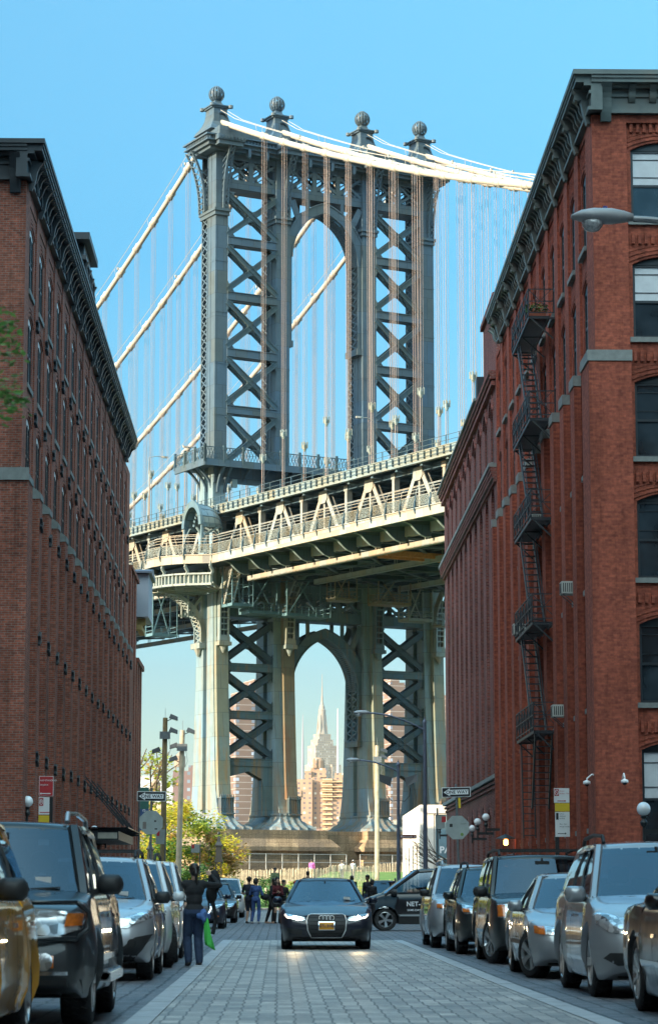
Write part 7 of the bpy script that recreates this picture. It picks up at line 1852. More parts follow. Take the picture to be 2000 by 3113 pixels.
# globe lamps
def globe_lamp(x, y, z, r_, side, label, grp, cat='wall lamp'):
    t = thing('globe_lamp', label, cat, (x, y, z), 0, grp)
    g = MB(); g.ball((0,0,0), r_, 20); g.build('globe', GLOBE, t, smooth=True)
    b = MB(); b.lathe([(r_*.35,-r_*.98),(r_*.5,-r_*1.1),(r_*.25,-r_*1.4),(r_*.55,-r_*1.9),(r_*.45,-r_*2.3),(r_*.2,-r_*2.6),(r_*.25,-r_*4.4)], 12)
    b.beam((0,0,-r_*3.2),(side*.75,0,-r_*3.2),.05,.12); b.box(side*.72,side*.78,-.1,.1,-r_*4.2,-r_*2); b.build('bracket', CASTI, t)
GL = 'white globe lamps on the left warehouse wall'; GRR = 'white globe lamps on the right hand buildings'
globe_lamp(-7.9, 79.2, 4.08, .18, -1, 'white globe lamp nearest the corner of the left warehouse', GL)
globe_lamp(-7.65, 104.5, 3.88, .17, -1, 'white globe lamp left of the entrance canopy', GL); globe_lamp(-7.65, 111.5, 4.0, .17, -1, 'white globe lamp above the entrance canopy', GL)
globe_lamp(9.15, 111.5, 4.62, .17, 1, 'white globe lamp nearest on the right hand buildings', GRR); globe_lamp(9.25, 117.5, 4.60, .17, 1, 'white globe lamp second nearest on the right hand buildings', GRR)
globe_lamp(9.3, 121.5, 4.4, .16, 1, 'white globe lamp half hidden behind the stop sign back', GRR); globe_lamp(9.55, 150.0, 5.3, .17, 1, 'white globe lamp at the far corner of the dark warehouse', GRR)
globe_lamp(9.35, 64.5, 3.35, .18, 1, 'white globe lamp at the right edge of the frame', GRR)
# lit lantern
t = thing('wall_lantern', 'small lit amber lantern with a flat metal hood on the loft building wall', 'wall lamp', (9.35, 104, 3.35))
g = MB(); g.lathe([(.05,-.12),(.09,-.08),(.09,.08),(.05,.12)], 10); g.build('flame_glass', emit('lantern_glow', (1.0,0.36,0.06), 9), t, smooth=True)
g = MB(); g.lathe([(.42,.14),(.40,.18),(.16,.28),(.03,.34)], 16); g.tube([(0,0,-.12),(0,0,-.3),(.3,0,-.45),(.62,0,-.3)], .02, 6); g.tube([(0,0,.34),(.0,0,.8),(.3,0,.9)], .012, 5); g.build('hood', CASTI, t)
# entrance canopy
t = thing('entrance_canopy', 'dark glass and iron entrance canopy with tie rods on the left warehouse', 'canopy', (-8.1, 104, 0))
g = MB(); g.box(.1,1.5,-.1,10,3.45,3.8); g.box(0,.1,0,10,3.6,3.75); g.cur = 1; g.box(.05,1.9,-.3,10.2,3.92,3.96); g.cur = 2; g.box(.65,1.45,-.13,-.11,3.5,3.75); g.cur = 0
for k in range(5): g.beam((.1,k*2.4,3.86),(1.8,k*2.4,3.86),.05,.08)
g.build('canopy_roof', [IRON, PANE, simple('canopy_panel',(0.38,0.37,0.32),0.6)], t)
for yy in (.0, 3.4, 7): 
    g = MB()
    for dz in (0, .2): g.beam((.05,yy,5.9+dz),(1.7,yy,4.0+dz*.3),.05)
    for q in range(6): f_ = q/6; g.beam((.05+1.65*f_,yy,5.9-1.9*f_),(.05+1.65*(f_+.08),yy,6.1-1.95*(f_+.08)),.03)
    g.build('tie_rod', IRON, t)
# window air conditioners
def ac(x, y, z, lab, w_=.6):
    t = thing('air_conditioner', lab, 'air conditioner', (x, y, z), 0, 'window air conditioners on the loft building')
    g = MB(); g.box(-.45, .1, -w_/2, w_/2, 0, .42); g.build('casing', simple('ac_beige',(0.42,0.43,0.40),0.6), t, bevel=.015)
    g = MB(); 
    for k in range(8): g.box(-.46,-.45,-w_/2+.04,w_/2-.04,.05+k*.042,.07+k*.042)
    for k in range(6): g.box(-.40+k*.07,-.37+k*.07,-w_/2-.008,-w_/2,.06,.36)
    g.build('louvre', PLAST, t); g = MB(); g.beam((-.4,-w_/2+.05,0),(.0,-w_/2+.05,-.35),.03); g.beam((-.4,w_/2-.05,0),(.0,w_/2-.05,-.35),.03); g.build('support', IRON, t)
ac(9.9, 86.9, 7.3, 'white air conditioner below right of the lowest fire escape balcony'); ac(9.9, 83.6, 11.2, 'beige air conditioner high up, right of the fire escape'); ac(9.85, 100.4, 11.6, 'beige air conditioner left of the fire escape'); ac(9.8, 92.0, 14.8, 'beige air conditioner behind the third fire escape balcony')
# flower box on the top fire escape balcony
t = thing('flower_box', 'terracotta flower box with green plants on the top fire escape balcony', 'flower box', (9.4, 89.6, 22.17))
g = MB(); g.box(-.32,.32,-.15,.15,0,.2); g.build('planter', simple('terracotta',(0.30,0.09,0.05),0.8), t)
g = MB(); rnd = random.Random(5)
for _ in range(220):
    c = Vector((rnd.uniform(-.4,.4), rnd.uniform(-.2,.2), rnd.uniform(.18,.5))); a = rnd.uniform(0,pi); u = Vector((cos(a),sin(a),rnd.uniform(-.5,.5)))*.05; v = u.cross(Vector((0,0,1))).normalized()*.03+Vector((0,0,.02)); g.add([c-u,c+v,c+u,c-v],[(0,1,2,3)])
g.build('foliage', simple('plant_green',(0.06,0.16,0.02),0.7,var=.5,scale=9), t, fix=False)
# security cameras
def seccam(x, y, z, axis, lab):
    t = thing('security_camera', lab, 'security camera', (x, y, z), 0, 'white dome cameras on the loft building corner')
    g = MB(); d = Vector((-1,0,0)) if axis == 'x' else Vector((0,-1,0)); g.tube([Vector((0,0,0)),d*.1+Vector((0,0,.12)),d*.3+Vector((0,0,.16)),d*.45+Vector((0,0,.04)),d*.46-Vector((0,0,.04))], .025, 8); g.build('arm', SIGNW, t)
    g = MB(); c = d*.46; g.lathe([(.04,0),(.11,-.03),(.12,-.10),(.10,-.12)], 14, (c.x,c.y,-.02)); g.build('housing', SIGNW, t, smooth=True); g = MB(); g.ball((c.x,c.y,-.14),.075,12); g.build('dome', PANE, t, smooth=True)
seccam(10.0, 77.9, 4.72, 'x', 'white dome camera on a curved arm at the street side of the corner'); seccam(10.6, 77.5, 4.72, 'y', 'white dome camera on the front wall of the corner')
# folding metal barrier / hatch by the wall
t = thing('metal_hatch', 'leaning grey metal hatch doors beside the loft building wall', 'hatch', (9.0, 92, 0.2))
g = MB(); g.add([(-.45,0,0),(.05,0,0),(-.3,0,2.0),(-.75,0,1.85),(-.40,.1,0),(.1,.1,0),(-.25,.1,2.0),(-.7,.1,1.85)], [(0,1,2,3),(7,6,5,4),(0,4,5,1),(1,5,6,2),(2,6,7,3),(3,7,4,0)]); g.tube([(-.7,0,1.9),(-.2,0,2.25),(.05,0,2.1),(.2,0,1.2),(.25,0,0)], .035, 6); g.build('leaf', simple('hatch_grey',(0.30,0.33,0.33),0.5,.3,var=.2), t)
t = thing('hand_railing', 'dark iron handrail beside the loft building steps', 'railing', (9.3, 100, 0.2)); g = MB()
for yy in (0, 2.4, 4.8): g.tube([(0,yy,0),(0,yy,2.6)], .03, 6)
for zz in (1.3, 1.95, 2.6): g.tube([(0,0,zz),(0,4.8,zz)], .03, 6)
g.build('rail', IRON, t)

# ------------------------------------------------------------------ PARK AT THE STREET END
def leaf_mesh(pts_fn, n, size, mats, name, parent, seed, up=0.3):
    rnd = random.Random(seed); g = MB()
    for _ in range(n):
        c, mi = pts_fn(rnd); g.cur = mi
        a = rnd.uniform(0, 2*pi); tl = rnd.uniform(-1, 1)*.9; u = Vector((cos(a), sin(a), tl*.6)).normalized(); w_ = u.cross(Vector((rnd.uniform(-1,1), rnd.uniform(-1,1), 1.0))).normalized(); s_ = size*rnd.uniform(.6, 1.4)
        g.add([c-u*s_, c+w_*s_*.5, c+u*s_, c-w_*s_*.5], [(0,1,2,3)])
    return g.build(name, mats, parent, fix=False)
def leafm(name, col, tr=0.35):
    m, n, l, b = _mat(name); ge = n.new('ShaderNodeNewGeometry'); r = ramp(n, [(0.0, tuple(c*.6 for c in col)), (1.0, tuple(min(1,c*1.35) for c in col))]); l.new(ge.outputs['Random Per Island'], r.inputs[0]); l.new(r.outputs[0], b.inputs['Base Color'])
    b.inputs['Roughness'].default_value = 0.55
    t_ = n.new('ShaderNodeBsdfTranslucent'); l.new(r.outputs[0], t_.inputs[0]); mx = n.new('ShaderNodeMixShader'); mx.inputs[0].default_value = tr; l.new(b.outputs[0], mx.inputs[1]); l.new(t_.outputs[0], mx.inputs[2]); l.new(mx.outputs[0], n['Material Output'].inputs[0]); return m
LY = leafm('leaf_yellow', (0.60,0.50,0.05), .5); LG = leafm('leaf_green', (0.07,0.16,0.03)); LYG = leafm('leaf_yellow_green', (0.33,0.37,0.04), .45); LO = leafm('leaf_russet', (0.44,0.28,0.11), .4); LDG = leafm('leaf_dark_green', (0.025,0.07,0.015))
BARK = simple('bark', (0.09,0.065,0.045), 0.9, var=.3, scale=5, bump=.4)
def limbs(mb, base, top, r, rnd, depth, tips, spread=.6):
    """tapered limb that forks"""
    mid = (base+top)/2 + Vector((rnd.uniform(-1,1), rnd.uniform(-1,1), 0))*(top-base).length*.06
    mb.tube([base, mid, top], [r, r*.8, r*.6], 7)
    if depth == 0: tips.append(top); return
    for _ in range(rnd.choice((2,3))):
        d = (top-base).normalized()+Vector((rnd.uniform(-1,1), rnd.uniform(-1,1), rnd.uniform(-.2,.6)))*spread
        limbs(mb, top, top+d.normalized()*(top-base).length*rnd.uniform(.6,.85), r*.6, rnd, depth-1, tips, spread)
def tree(x, y, z0, h, wid, n, size, mats, wts, label, seed, trunkh=.35, group=None, dep=2, flat=1.0, name='leafy_tree', gapf=.55, yd=None):
    rnd = random.Random(seed); t = thing(name, label, 'tree', (x, y, z0), 0, group)
    mb = MB(); tips = []; limbs(mb, Vector((0,0,0)), Vector((0,0,h*trunkh)), h*.022+.03, rnd, dep+1, tips, .7); mb.build('trunk', BARK, t)
    cl = []
    for _ in range(int(16+wid*3)):
        a = rnd.uniform(0,2*pi); q = rnd.random()**.5; zz = rnd.uniform(.12,1)
        prof = sqrt(max(0.05, 1-((zz-.55)/.5)**2)) if zz > .55 else .75+.25*zz/.55
        cl.append((Vector((wid*.5*q*prof*cos(a), (yd or wid)*.5*q*prof*sin(a), h*zz*flat)), rnd.uniform(.10,.2)*wid, rnd.choices(range(len(mats)), wts)[0]))
    def P(r_):
        c, rr, mi = r_.choice(cl); d = Vector((r_.gauss(0,1), r_.gauss(0,1), r_.gauss(0,.7))); d = d.normalized()*rr*r_.random()**.45
        return c+d, (mi if r_.random() < .8 else r_.choices(range(len(mats)), wts)[0])
    leaf_mesh(P, n, size, mats, 'crown', t, seed+1); return t
LAWNM = simple('lawn_grass', (0.085,0.16,0.02), 0.9, var=.35, scale=1.5, bump=.4)
def hz(x, y):
    b_ = gz(160)
    s_ = max(0, min(1, (y-166)/36)); return b_ + 1.75*s_*s_*(3-2*s_) + max(0, min(1,(y-200)/30))*(1.4 if x > 4 else .6*max(0,min(1,(x+2)/6)) if x > -2 else 0)
g = MB(); nx, ny = 50, 40; vs = [(-60+120*i/nx, 166+110*j/ny, hz(-60+120*i/nx, 166+110*j/ny)) for j in range(ny+1) for i in range(nx+1)]
g.add(vs, [(j*(nx+1)+i, j*(nx+1)+i+1, (j+1)*(nx+1)+i+1, (j+1)*(nx+1)+i) for j in range(ny) for i in range(nx)]); tag(g.build('lawn', LAWNM, smooth=True), kind='structure')
PICK = simple('fence_chestnut', (0.56,0.45,0.32), 0.9, var=.35, scale=3); PICKG = simple('fence_chestnut_green', (0.26,0.26,0.14), 0.9, var=.35, scale=3)
def picket(x0, y0, x1, y1, h, gap, mat, label, seed, w_=.045):
    t = thing('picket_fence', label, 'fence', (0,0,0)); rnd = random.Random(seed); g = MB(); L = sqrt((x1-x0)**2+(y1-y0)**2); n_ = int(L/gap); ph = 0
    for i in range(n_):
        f_ = i/n_; x, y = x0+(x1-x0)*f_, y0+(y1-y0)*f_; ph += rnd.uniform(-.03,.03); ph = max(-.12, min(.12, ph)); z = hz(x, y); hh = h+ph+rnd.uniform(-.06,.06); a = rnd.uniform(-.04,.04)
        g.add([(x,y,z),(x+w_,y,z),(x+w_+a,y,z+hh),(x+a,y,z+hh),(x,y+.02,z),(x+w_,y+.02,z),(x+w_+a,y+.02,z+hh),(x+a,y+.02,z+hh)], [(0,1,2,3),(7,6,5,4),(0,4,5,1),(1,5,6,2),(2,6,7,3),(3,7,4,0)])
    g.build('pickets', mat, t); r = MB()
    for hh in (.25, .55, .82):
        r.tube([(x0+(x1-x0)*q/20, y0+(y1-y0)*q/20+.03, hz(x0+(x1-x0)*q/20, y0+(y1-y0)*q/20)+h*hh) for q in range(21)], .012, 4)
    r.build('wire', IRON, t)
picket(-7.5, 206, 2.6, 206, 1.35, .11, PICK, 'sunlit chestnut picket fence on the left below the stone pier', 1); picket(2.6, 206, 8.3, 209, 1.25, .11, PICK, 'tall uneven sunlit picket fence right of the pink figure', 2)
picket(.8, 186, 14, 188, .95, .14, PICKG, 'green tinged picket fence in front of the lawn', 3); picket(8.6, 228, 16, 230, .8, .16, PICK, 'short picket fence along the top of the lawn', 4)
def rail_fence(x0, x1, y, label):
    t = thing('rail_fence', label, 'fence', (0,0,0)); g = MB()
    for x in (x0, x1): g.tube([(x,y,hz(x,y)),(x,y,hz(x,y)+1.15)], .08, 8)
    g.build('post', PICK, t); g = MB(); g.tube([(x0,y,hz(x0,y)+1.0),(x1,y,hz(x1,y)+1.0)], .05, 8); g.build('rail', PICK, t)
rail_fence(-.9, 2.0, 176, 'wooden post and rail barrier behind the standing people'); rail_fence(-5.2, -3.6, 184, 'wooden post and rail barrier left of the bushes')
# vegetation
tree(-7.2, 184, hz(-7.2,184)-.2, 6.7, 6.8, 9500, .15, [LY, LYG, LO, LG], [5,3,1,2], 'large yellow tree glowing in the sun at the left street end', 11, trunkh=.3)
tree(-9.9, 190, hz(-9.9,190)-.2, 5.2, 5.0, 5200, .15, [LO, LYG, LY], [4,2,3], 'russet and yellow tree behind the left one-way sign', 12)
tree(-4.6, 184, hz(-4.6,184)-.2, 4.5, 4.6, 6500, .13, [LO, LYG, LG, LY], [5,2,1,3], 'russet tree between the yellow tree and the stone pier', 13)
tree(-8.6, 172, hz(-8.6,172)-.1, 2.9, 4.8, 3800, .11, [LG, LDG, LYG], [6,4,1], 'green bush below the yellow tree', 14, trunkh=.15, name='bush')
tree(-5.6, 171, hz(-5.6,171)-.1, 2.6, 4.0, 3800, .10, [LG, LDG, LYG], [6,4,1], 'green bush behind the woman with the raised bag', 15, trunkh=.15, name='bush')
tree(-3.0, 172, hz(-3.0,172)-.1, 1.9, 2.6, 2000, .09, [LG, LYG], [5,2], 'low green bush left of the standing people', 16, trunkh=.15, name='bush')
tree(-.9, 174, hz(-.9,174)-.1, 1.9, 2.4, 2200, .08, [LG, LDG], [5,2], 'round green bush behind the three people with a phone', 17, trunkh=.15, name='bush')
tree(1.0, 176, hz(1.0,176)-.1, 1.6, 2.0, 1500, .08, [LG, LYG], [5,2], 'small green bush left of the wooden rail', 18, trunkh=.15, name='bush')
tree(4.6, 180, hz(4.6,180)-.1, 1.2, 2.6, 1500, .07, [LYG, LY], [4,3], 'pale yellow-green shrub in front of the lawn', 19, trunkh=.15, name='bush')
tree(7.2, 181, hz(7.2,181)-.1, 1.1, 3.0, 1400, .07, [LYG, LG], [4,3], 'pale shrub right of the lawn fence', 20, trunkh=.15, name='bush')
tree(-14.5, 250, 0.5, 14.5, 10, 2600, .28, [LYG, LO], [3,1], 'hazy olive tree behind the wooden floodlight poles', 21, trunkh=.4)
# bare tree in front of the park building
rnd = random.Random(33); t = thing('bare_tree', 'bare branched tree reaching in front of the glass park building', 'tree', (10.4, 151.5, .25)); mb = MB(); tips = []
def bare(b_, d, L, r, k):
    e = b_+d*L; mb.tube([b_, (b_+e)/2+Vector((rnd.uniform(-.1,.1),0,rnd.uniform(-.1,.1)))*L*.5, e], [r, r*.8, r*.6], 5)
    if k: 
        for _ in range(3): nd = (d+Vector((rnd.uniform(-.7,.5), rnd.uniform(-.5,.5), rnd.uniform(-.3,.6)))).normalized(); bare(b_+d*L*rnd.uniform(.5,1), nd, L*rnd.uniform(.55,.8), r*.55, k-1)
bare(Vector((0,0,0)), Vector((-.15,0,1)).normalized(), 2.6, .11, 0)
for _ in range(5): bare(Vector((-.38,0,2.3+.2*_)), Vector((-1, rnd.uniform(-.3,.3), rnd.uniform(-.05,.9))).normalized(), 1.2, .05, 3)
mb.build('branches', BARK, t)
# street tree whose leaves hang into the upper left corner
t = thing('street_tree', 'out of focus green leaves hanging in at the left edge of the frame', 'tree', (-3.9, 14.0, .13)); mb = MB(); tips = []; rnd = random.Random(41)
limbs(mb, Vector((0,0,0)), Vector((.1,0,3.1)), .09, rnd, 3, tips, .6); mb.tube([(.1,0,3.1),(1.2,0,3.75),(2.25,0,3.95)], [.05,.03,.01], 6); mb.build('trunk', BARK, t)
def PL(r_):
    q = r_.random()
    if q < .07: c = Vector((2.33, 0, 4.14)) + Vector((r_.gauss(0,.05), r_.gauss(0,.3), r_.gauss(0,.07)))
    elif q < .13: c = Vector((2.34, 0, 3.80)) + Vector((r_.gauss(0,.08), r_.gauss(0,.3), r_.gauss(0,.035)))
    else: c = Vector((.35, 0, 4.7)) + Vector((r_.gauss(0,.42), r_.gauss(0,.9), r_.gauss(0,.6)))
    if c.x > 2.44: c.x = 2.44 - r_.random()*.3
    if c.x > 1.9 and q > .13: c.x = 1.4
    return c, (0 if r_.random() < .7 else 1)
leaf_mesh(PL, 2400, .028, [leafm('leaf_bright_green', (0.13,0.28,0.06), .45), LG], 'crown', t, 42)
# white park building
t = thing('park_building', 'white and glass park pavilion with PARK lettering at the right of the street end', 'building', (0,0,0))
WH = simple('white_render', (0.62,0.58,0.52), 0.7, var=.08, scale=.8)
g = MB(); g.box(9.2,9.5,164.5,188,0,7.1); g.box(9.5,22,187.7,188,0,7.1); g.box(9.5,10.15,164.5,164.8,0,7.1); g.box(9.5,22,164.8,187.7,6.7,7.0); g.box(9.5,22,164.4,164.6,6.55,7.1); g.build('wall', WH, t)
for yy in (168, 173, 178, 183): g = MB(); g.box(9.17,9.199,yy,yy+.7,.6,4.6); g.build('window_slot', PANE, t)
g = MB(); g.box(10.15,22,164.62,164.66,.3,6.55); g.build('glazing', simple('park_glass',(0.16,0.25,0.29),.08,var=.3,scale=.4,spec=.9), t)
g = MB()
for x in (10.15,11.35,12.55,13.75): g.box(x-.05,x+.05,164.5,164.62,.3,6.55)
for z in (3.6,6.5): g.box(10.15,14,164.5,164.62,z-.04,z+.04)
g.box(11.2,11.3,164.45,164.6,.3,3.3); g.box(11.2,13,164.45,164.6,3.2,3.3); g.build('mullion', WH, t)
text_mesh('PARK', .62, 'lettering', SIGNW, t, (10.95+.25, 164.44, 4.15), (pi/2,0,0), .02, font_bold=.01)
# banner on a pole
t = thing('banner', 'vertical green and blue banner with white lettering behind the left one-way sign', 'banner', (-6.4, 118, 0)); t.location.x = -6.55
g = MB(); g.tube([(0,0,0),(0,0,6.4)], .05, 8); g.build('pole', POLEM, t); g = MB(); g.box(.05,.45,-.01,.01,5.2,6.2); g.cur = 1; g.box(.05,.45,-.01,.01,4.2,5.2); bo = g.build('cloth', [simple('banner_green',(0.05,0.16,0.13),.7), simple('banner_blue',(0.05,0.10,0.24),.7)], t)
text_mesh('e Me', .30, 'lettering', SIGNW, bo, (.25,-.015,4.9), (pi/2,pi/2,0), .001)
# ================================================================== PEOPLE
SKIN1 = simple('skin_light', (0.45,0.27,0.19), 0.55, var=.08); SKIN2 = simple('skin_brown', (0.20,0.105,0.065), 0.55, var=.08)
def cloth(name, c, rough=.85, var=.25): return simple(name, c, rough, var=var, scale=9, bump=.3)
C_BLK = cloth('cloth_black', (0.014,0.015,0.018)); C_JEAN = cloth('denim_dark', (0.025,0.045,0.095)); C_BLUE = cloth('denim_blue', (0.04,0.085,0.23)); C_NAVY = cloth('cloth_navy', (0.014,0.018,0.035)); C_RED = cloth('cloth_maroon', (0.09,0.012,0.018))
HAIR = simple('hair_black', (0.018,0.012,0.010), .45, var=.3, scale=40, bump=.4); SHOE = simple('shoe_black', (0.015,0.015,0.016), .5); SHOEW = simple('shoe_white', (0.5,0.5,0.52), .6)
C_GREY = cloth('cloth_grey', (0.35,0.36,0.38)); C_OLIVE = cloth('cloth_olive', (0.16,0.20,0.10)); C_CAPR = cloth('cap_red', (0.42,0.02,0.02)); C_GREEN = simple('neon_green', (0.06,0.50,0.08), .6, var=.15); C_SCARF = cloth('scarf_blue', (0.08,0.17,0.42), var=.6); C_PINK = cloth('cloth_pink', (0.55,0.12,0.35)); C_KHAKI = cloth('cloth_tan', (.3,.24,.17))
def caps(mb, a, b, ra, rb, n=10, flat=None):
    a, b = Vector(a), Vector(b); mb.tube([a, b], [ra, rb], n); mb.ball(a, ra*.99, n); mb.ball(b, rb*.99, n)
def blob(mb, c, rx, ry, rz_, n=14, rot=None):
    k = n//2+1; vs = []
    for i in range(k):
        for j in range(n):
            ph, th_ = pi*i/(k-1), 2*pi*j/n; v = Vector((rx*sin(ph)*cos(th_), ry*sin(ph)*sin(th_), -rz_*cos(ph)))
            if rot: v = rot @ v
            vs.append(Vector(c)+v)
    mb.add(vs, [(i*n+j, i*n+(j+1)%n, (i+1)*n+(j+1)%n, (i+1)*n+j) for i in range(k-1) for j in range(n)])
def fuse(mb, name, mats, parent, voxel=.013, smooth_it=4, matfn=None):
    o = mb.build(name, mats, None)
    r = o.modifiers.new('r', 'REMESH'); r.mode = 'VOXEL'; r.voxel_size = voxel
    s = o.modifiers.new('s', 'SMOOTH'); s.iterations = smooth_it; s.factor = .5
    dg = bpy.context.evaluated_depsgraph_get(); dg.update(); me = bpy.data.meshes.new_from_object(o.evaluated_get(dg)); old = o.data; bpy.data.objects.remove(o)
    q = bpy.data.objects.new(name, me); COL.objects.link(q); q.parent = parent
    me.materials.clear()
    for m in (mats if isinstance(mats, (list, tuple)) else [mats]): me.materials.append(m)
    me.polygons.foreach_set('use_smooth', [True]*len(me.polygons)); me.polygons.foreach_set('material_index', [matfn(p.center) if matfn else 0 for p in me.polygons]); me.update()
    return q
def ik(a, b, l1, l2, pole):
    """elbow/knee position"""
    a, b = Vector(a), Vector(b); d = b-a; L = min(d.length, (l1+l2)*.999); u = d.normalized(); x = (l1*l1-l2*l2+L*L)/(2*L); h = sqrt(max(0, l1*l1-x*x)); p = Vector(pole); p = (p-u*p.dot(u)).normalized(); return a+u*x+p*h
def hand(mb, w_, d, side, s):
    """palm, five bent fingers; w_ wrist, d direction of forearm"""
    d = Vector(d).normalized(); u = Vector((side,0,0)); u = (u-d*u.dot(d)); u = u.normalized() if u.length > .1 else Vector((0,1,0)); n_ = d.cross(u)
    c = Vector(w_)+d*.05*s; caps(mb, Vector(w_), c+d*.03*s, .026*s, .036*s, 8)
    for k, (o_, L) in enumerate(((-.028,.058),(-.010,.068),(.010,.064),(.027,.050))):
        p = c+d*.045*s+u*o_*s; q = p+d*L*.5*s+n_*.010*s; e = q+d*L*.35*s+n_*.024*s; caps(mb, p-d*.02*s, q, .0105*s, .0095*s, 6); caps(mb, q, e, .0095*s, .008*s, 6)
    p = Vector(w_)+d*.025*s-u*.028*s; caps(mb, p, p+d*.035*s-u*.028*s, .012*s, .0105*s, 6); caps(mb, p+d*.035*s-u*.028*s, p+d*.062*s-u*.034*s+n_*.01*s, .0105*s, .009*s, 6)
def person(label, x, y, z, rz, H=1.68, skin=SKIN1, top=C_BLK, legs=C_JEAN, shoe=SHOE, hairm=HAIR, hair='short', hat=None, handL=(.24,-.05,.80), handR=(-.24,-.05,.80), footL=(.09,0,0), footR=(-.09,0,0), lean=(0,0), head=(0,0), legtype='long', toptype='long', fem=False, sit=None, group=None, vox=.013, boots=False, skirt=False, parts=True, headpitch=0, bulk=0):
    """local frame: faces -y, x to the viewer's right when facing the viewer"""
    t = thing('person', label, 'person', (x, y, z), rz, group); s = H/1.7
    V = lambda a: Vector(a)*s
    pel = V((lean[0]*.25, lean[1]*.25, .92 if not sit else sit)); che = V((lean[0]*.8, lean[1]*.8, .92+.33)) if not sit else pel+V((lean[0],lean[1],.36)); neck = che+V((lean[0]*.2, lean[1]*.25-.0, .17)); hd_ = neck+V((head[0], head[1]-.015, .155))
    sw = (.155 if fem else .185)*s; shL, shR = che+V((0,.0,.10))+Vector((sw,0,0)), che+V((0,.0,.10))+Vector((-sw,0,0))
    hw_ = .085*s; hpL, hpR = pel+Vector((hw_,0,-.02)), pel+Vector((-hw_,0,-.02))
    aL, aR = V(footL)+V((0,0,.08)), V(footR)+V((0,0,.08)); kL, kR = ik(hpL, aL, .43*s, .42*s, (0.05,-1,0)), ik(hpR, aR, .43*s, .42*s, (-.05,-1,0))
    wL, wR = V(handL), V(handR); eL, eR = ik(shL, wL, .29*s, .26*s, (.6,.6,-.6)), ik(shR, wR, .29*s, .26*s, (-.6,.6,-.6))
    B = MB()
    def leg(m, hp, k, a, r, lo=0.0, hi=1.0):
        caps(m, hp, k, (.082+r)*s, (.056+r)*s); caps(m, k, k.lerp(a, .35), (.054+r)*s, (.056+r)*s); caps(m, k.lerp(a, .35), a, (.056+r)*s, (.036+r*1.2)*s)
    def foot(m, a, r): caps(m, a+V((0,.02,-.035)), a+V((.0,-.15,-.055)), (.038+r)*s, (.028+r)*s, 8)
    def torso(m, r):
        blob(m, pel, (.15+r)*s, (.105+r)*s, .13*s); blob(m, (pel+che)/2+V((0,0,.02)), ((.118 if fem else .135)+r)*s, (.09+r)*s, .17*s); blob(m, che+V((0,0,.01)), ((.15 if fem else .17)+r)*s, (.105+r)*s, .16*s)
        for sh in (shL, shR): caps(m, che+V((0,0,.09)), sh, (.07+r)*s, (.052+r)*s)
    def arm(m, sh, e, w_, r, frac=1.0):
        caps(m, sh, e, (.048+r)*s, (.038+r)*s); 
        if frac > .4: caps(m, e, e.lerp(w_, frac), (.038+r)*s, (.026+r*1.1)*s)
    torso(B, 0); leg(B, hpL, kL, aL, 0); leg(B, hpR, kR, aR, 0); foot(B, aL, 0); foot(B, aR, 0); arm(B, shL, eL, wL, 0); arm(B, shR, eR, wR, 0)
    hand(B, wL, wL-eL, 1, s); hand(B, wR, wR-eR, -1, s)
    caps(B, che+V((0,0,.10)), neck+V((0,0,.06)), .055*s, .05*s)
    rt = Matrix.Rotation(headpitch, 3, 'X')
    def hp(v): return hd_+rt @ V(v)
    blob(B, hp((0,0,.02)), .074*s, .092*s, .108*s); blob(B, hp((0,-.02,-.045)), .056*s, .066*s, .06*s)
    caps(B, hp((0,-.085,.015)), hp((0,-.108,-.015)), .010*s, .014*s, 6); [blob(B, hp((q*.076,0,-.005)), .012*s, .022*s, .032*s, 8) for q in (-1,1)]
    blob(B, hp((0,-.088,-.048)), .022*s, .010*s, .007*s, 8)
    fuse(B, 'body', skin, t, vox*.85)
    ey = MB()
    for q in (-1,1): ey.ball(hp((q*.031,-.083,.022)), .009*s, 8)
    ey.build('eyes', SHOE, t)
    T = MB(); torso(T, .014+bulk)
    if toptype == 'long': arm(T, shL, eL, wL, .012, .95); arm(T, shR, eR, wR, .012, .95)
    else:
        for sh, e in ((shL,eL),(shR,eR)): caps(T, sh, sh.lerp(e,.7), .062*s, .055*s)
    caps(T, che+V((0,0,.09)), che+V((0,0,.14)), .075*s, .06*s)
    fuse(T, 'top', top, t, vox)
    L_ = MB(); blob(L_, pel-V((0,0,.02)), (.166+bulk)*s, (.122+bulk)*s, .135*s)
    for hp_, k, a in ((hpL,kL,aL),(hpR,kR,aR)):
        if legtype == 'long': leg(L_, hp_, k, a, .014+bulk*.7)
        elif legtype == 'shorts': caps(L_, hp_, k, .1*s, .08*s)
        else: caps(L_, hp_, hp_.lerp(k, .6), .1*s, .1*s)
    fuse(L_, {'long':'trousers','shorts':'shorts'}.get(legtype,'skirt'), legs, t, vox)
    for a, k in ((aL,kL),(aR,kR)):
        S = MB(); foot(S, a, .008); 
        if boots: caps(S, a, a.lerp(k,.75), .05*s, .062*s)
        fuse(S, 'boot' if boots else 'shoe', shoe, t, .01, 2)
    h = MB()
    if hair != 'none':
        blob(h, hp((0,.012,.045)), .090*s, .100*s, .088*s)
        if hair == 'short': blob(h, hp((0,.04,.0)), .075*s, .068*s, .08*s)
        if hair in ('long','pony'): blob(h, hp((0,.045,.0)), .078*s, .068*s, .09*s)
        if hair == 'long': caps(h, hp((.03,.06,-.02)), hp((.045,.075,-.20)), .055*s, .042*s); caps(h, hp((-.03,.06,-.02)), hp((-.045,.075,-.20)), .055*s, .042*s); [caps(h, hp((q*.07,.0,.0)), hp((q*.082,-.01,-.16)), .024*s, .02*s) for q in (-1,1)]
        if hair == 'bob': blob(h, hp((0,.035,-.03)), .098*s, .075*s, .10*s)
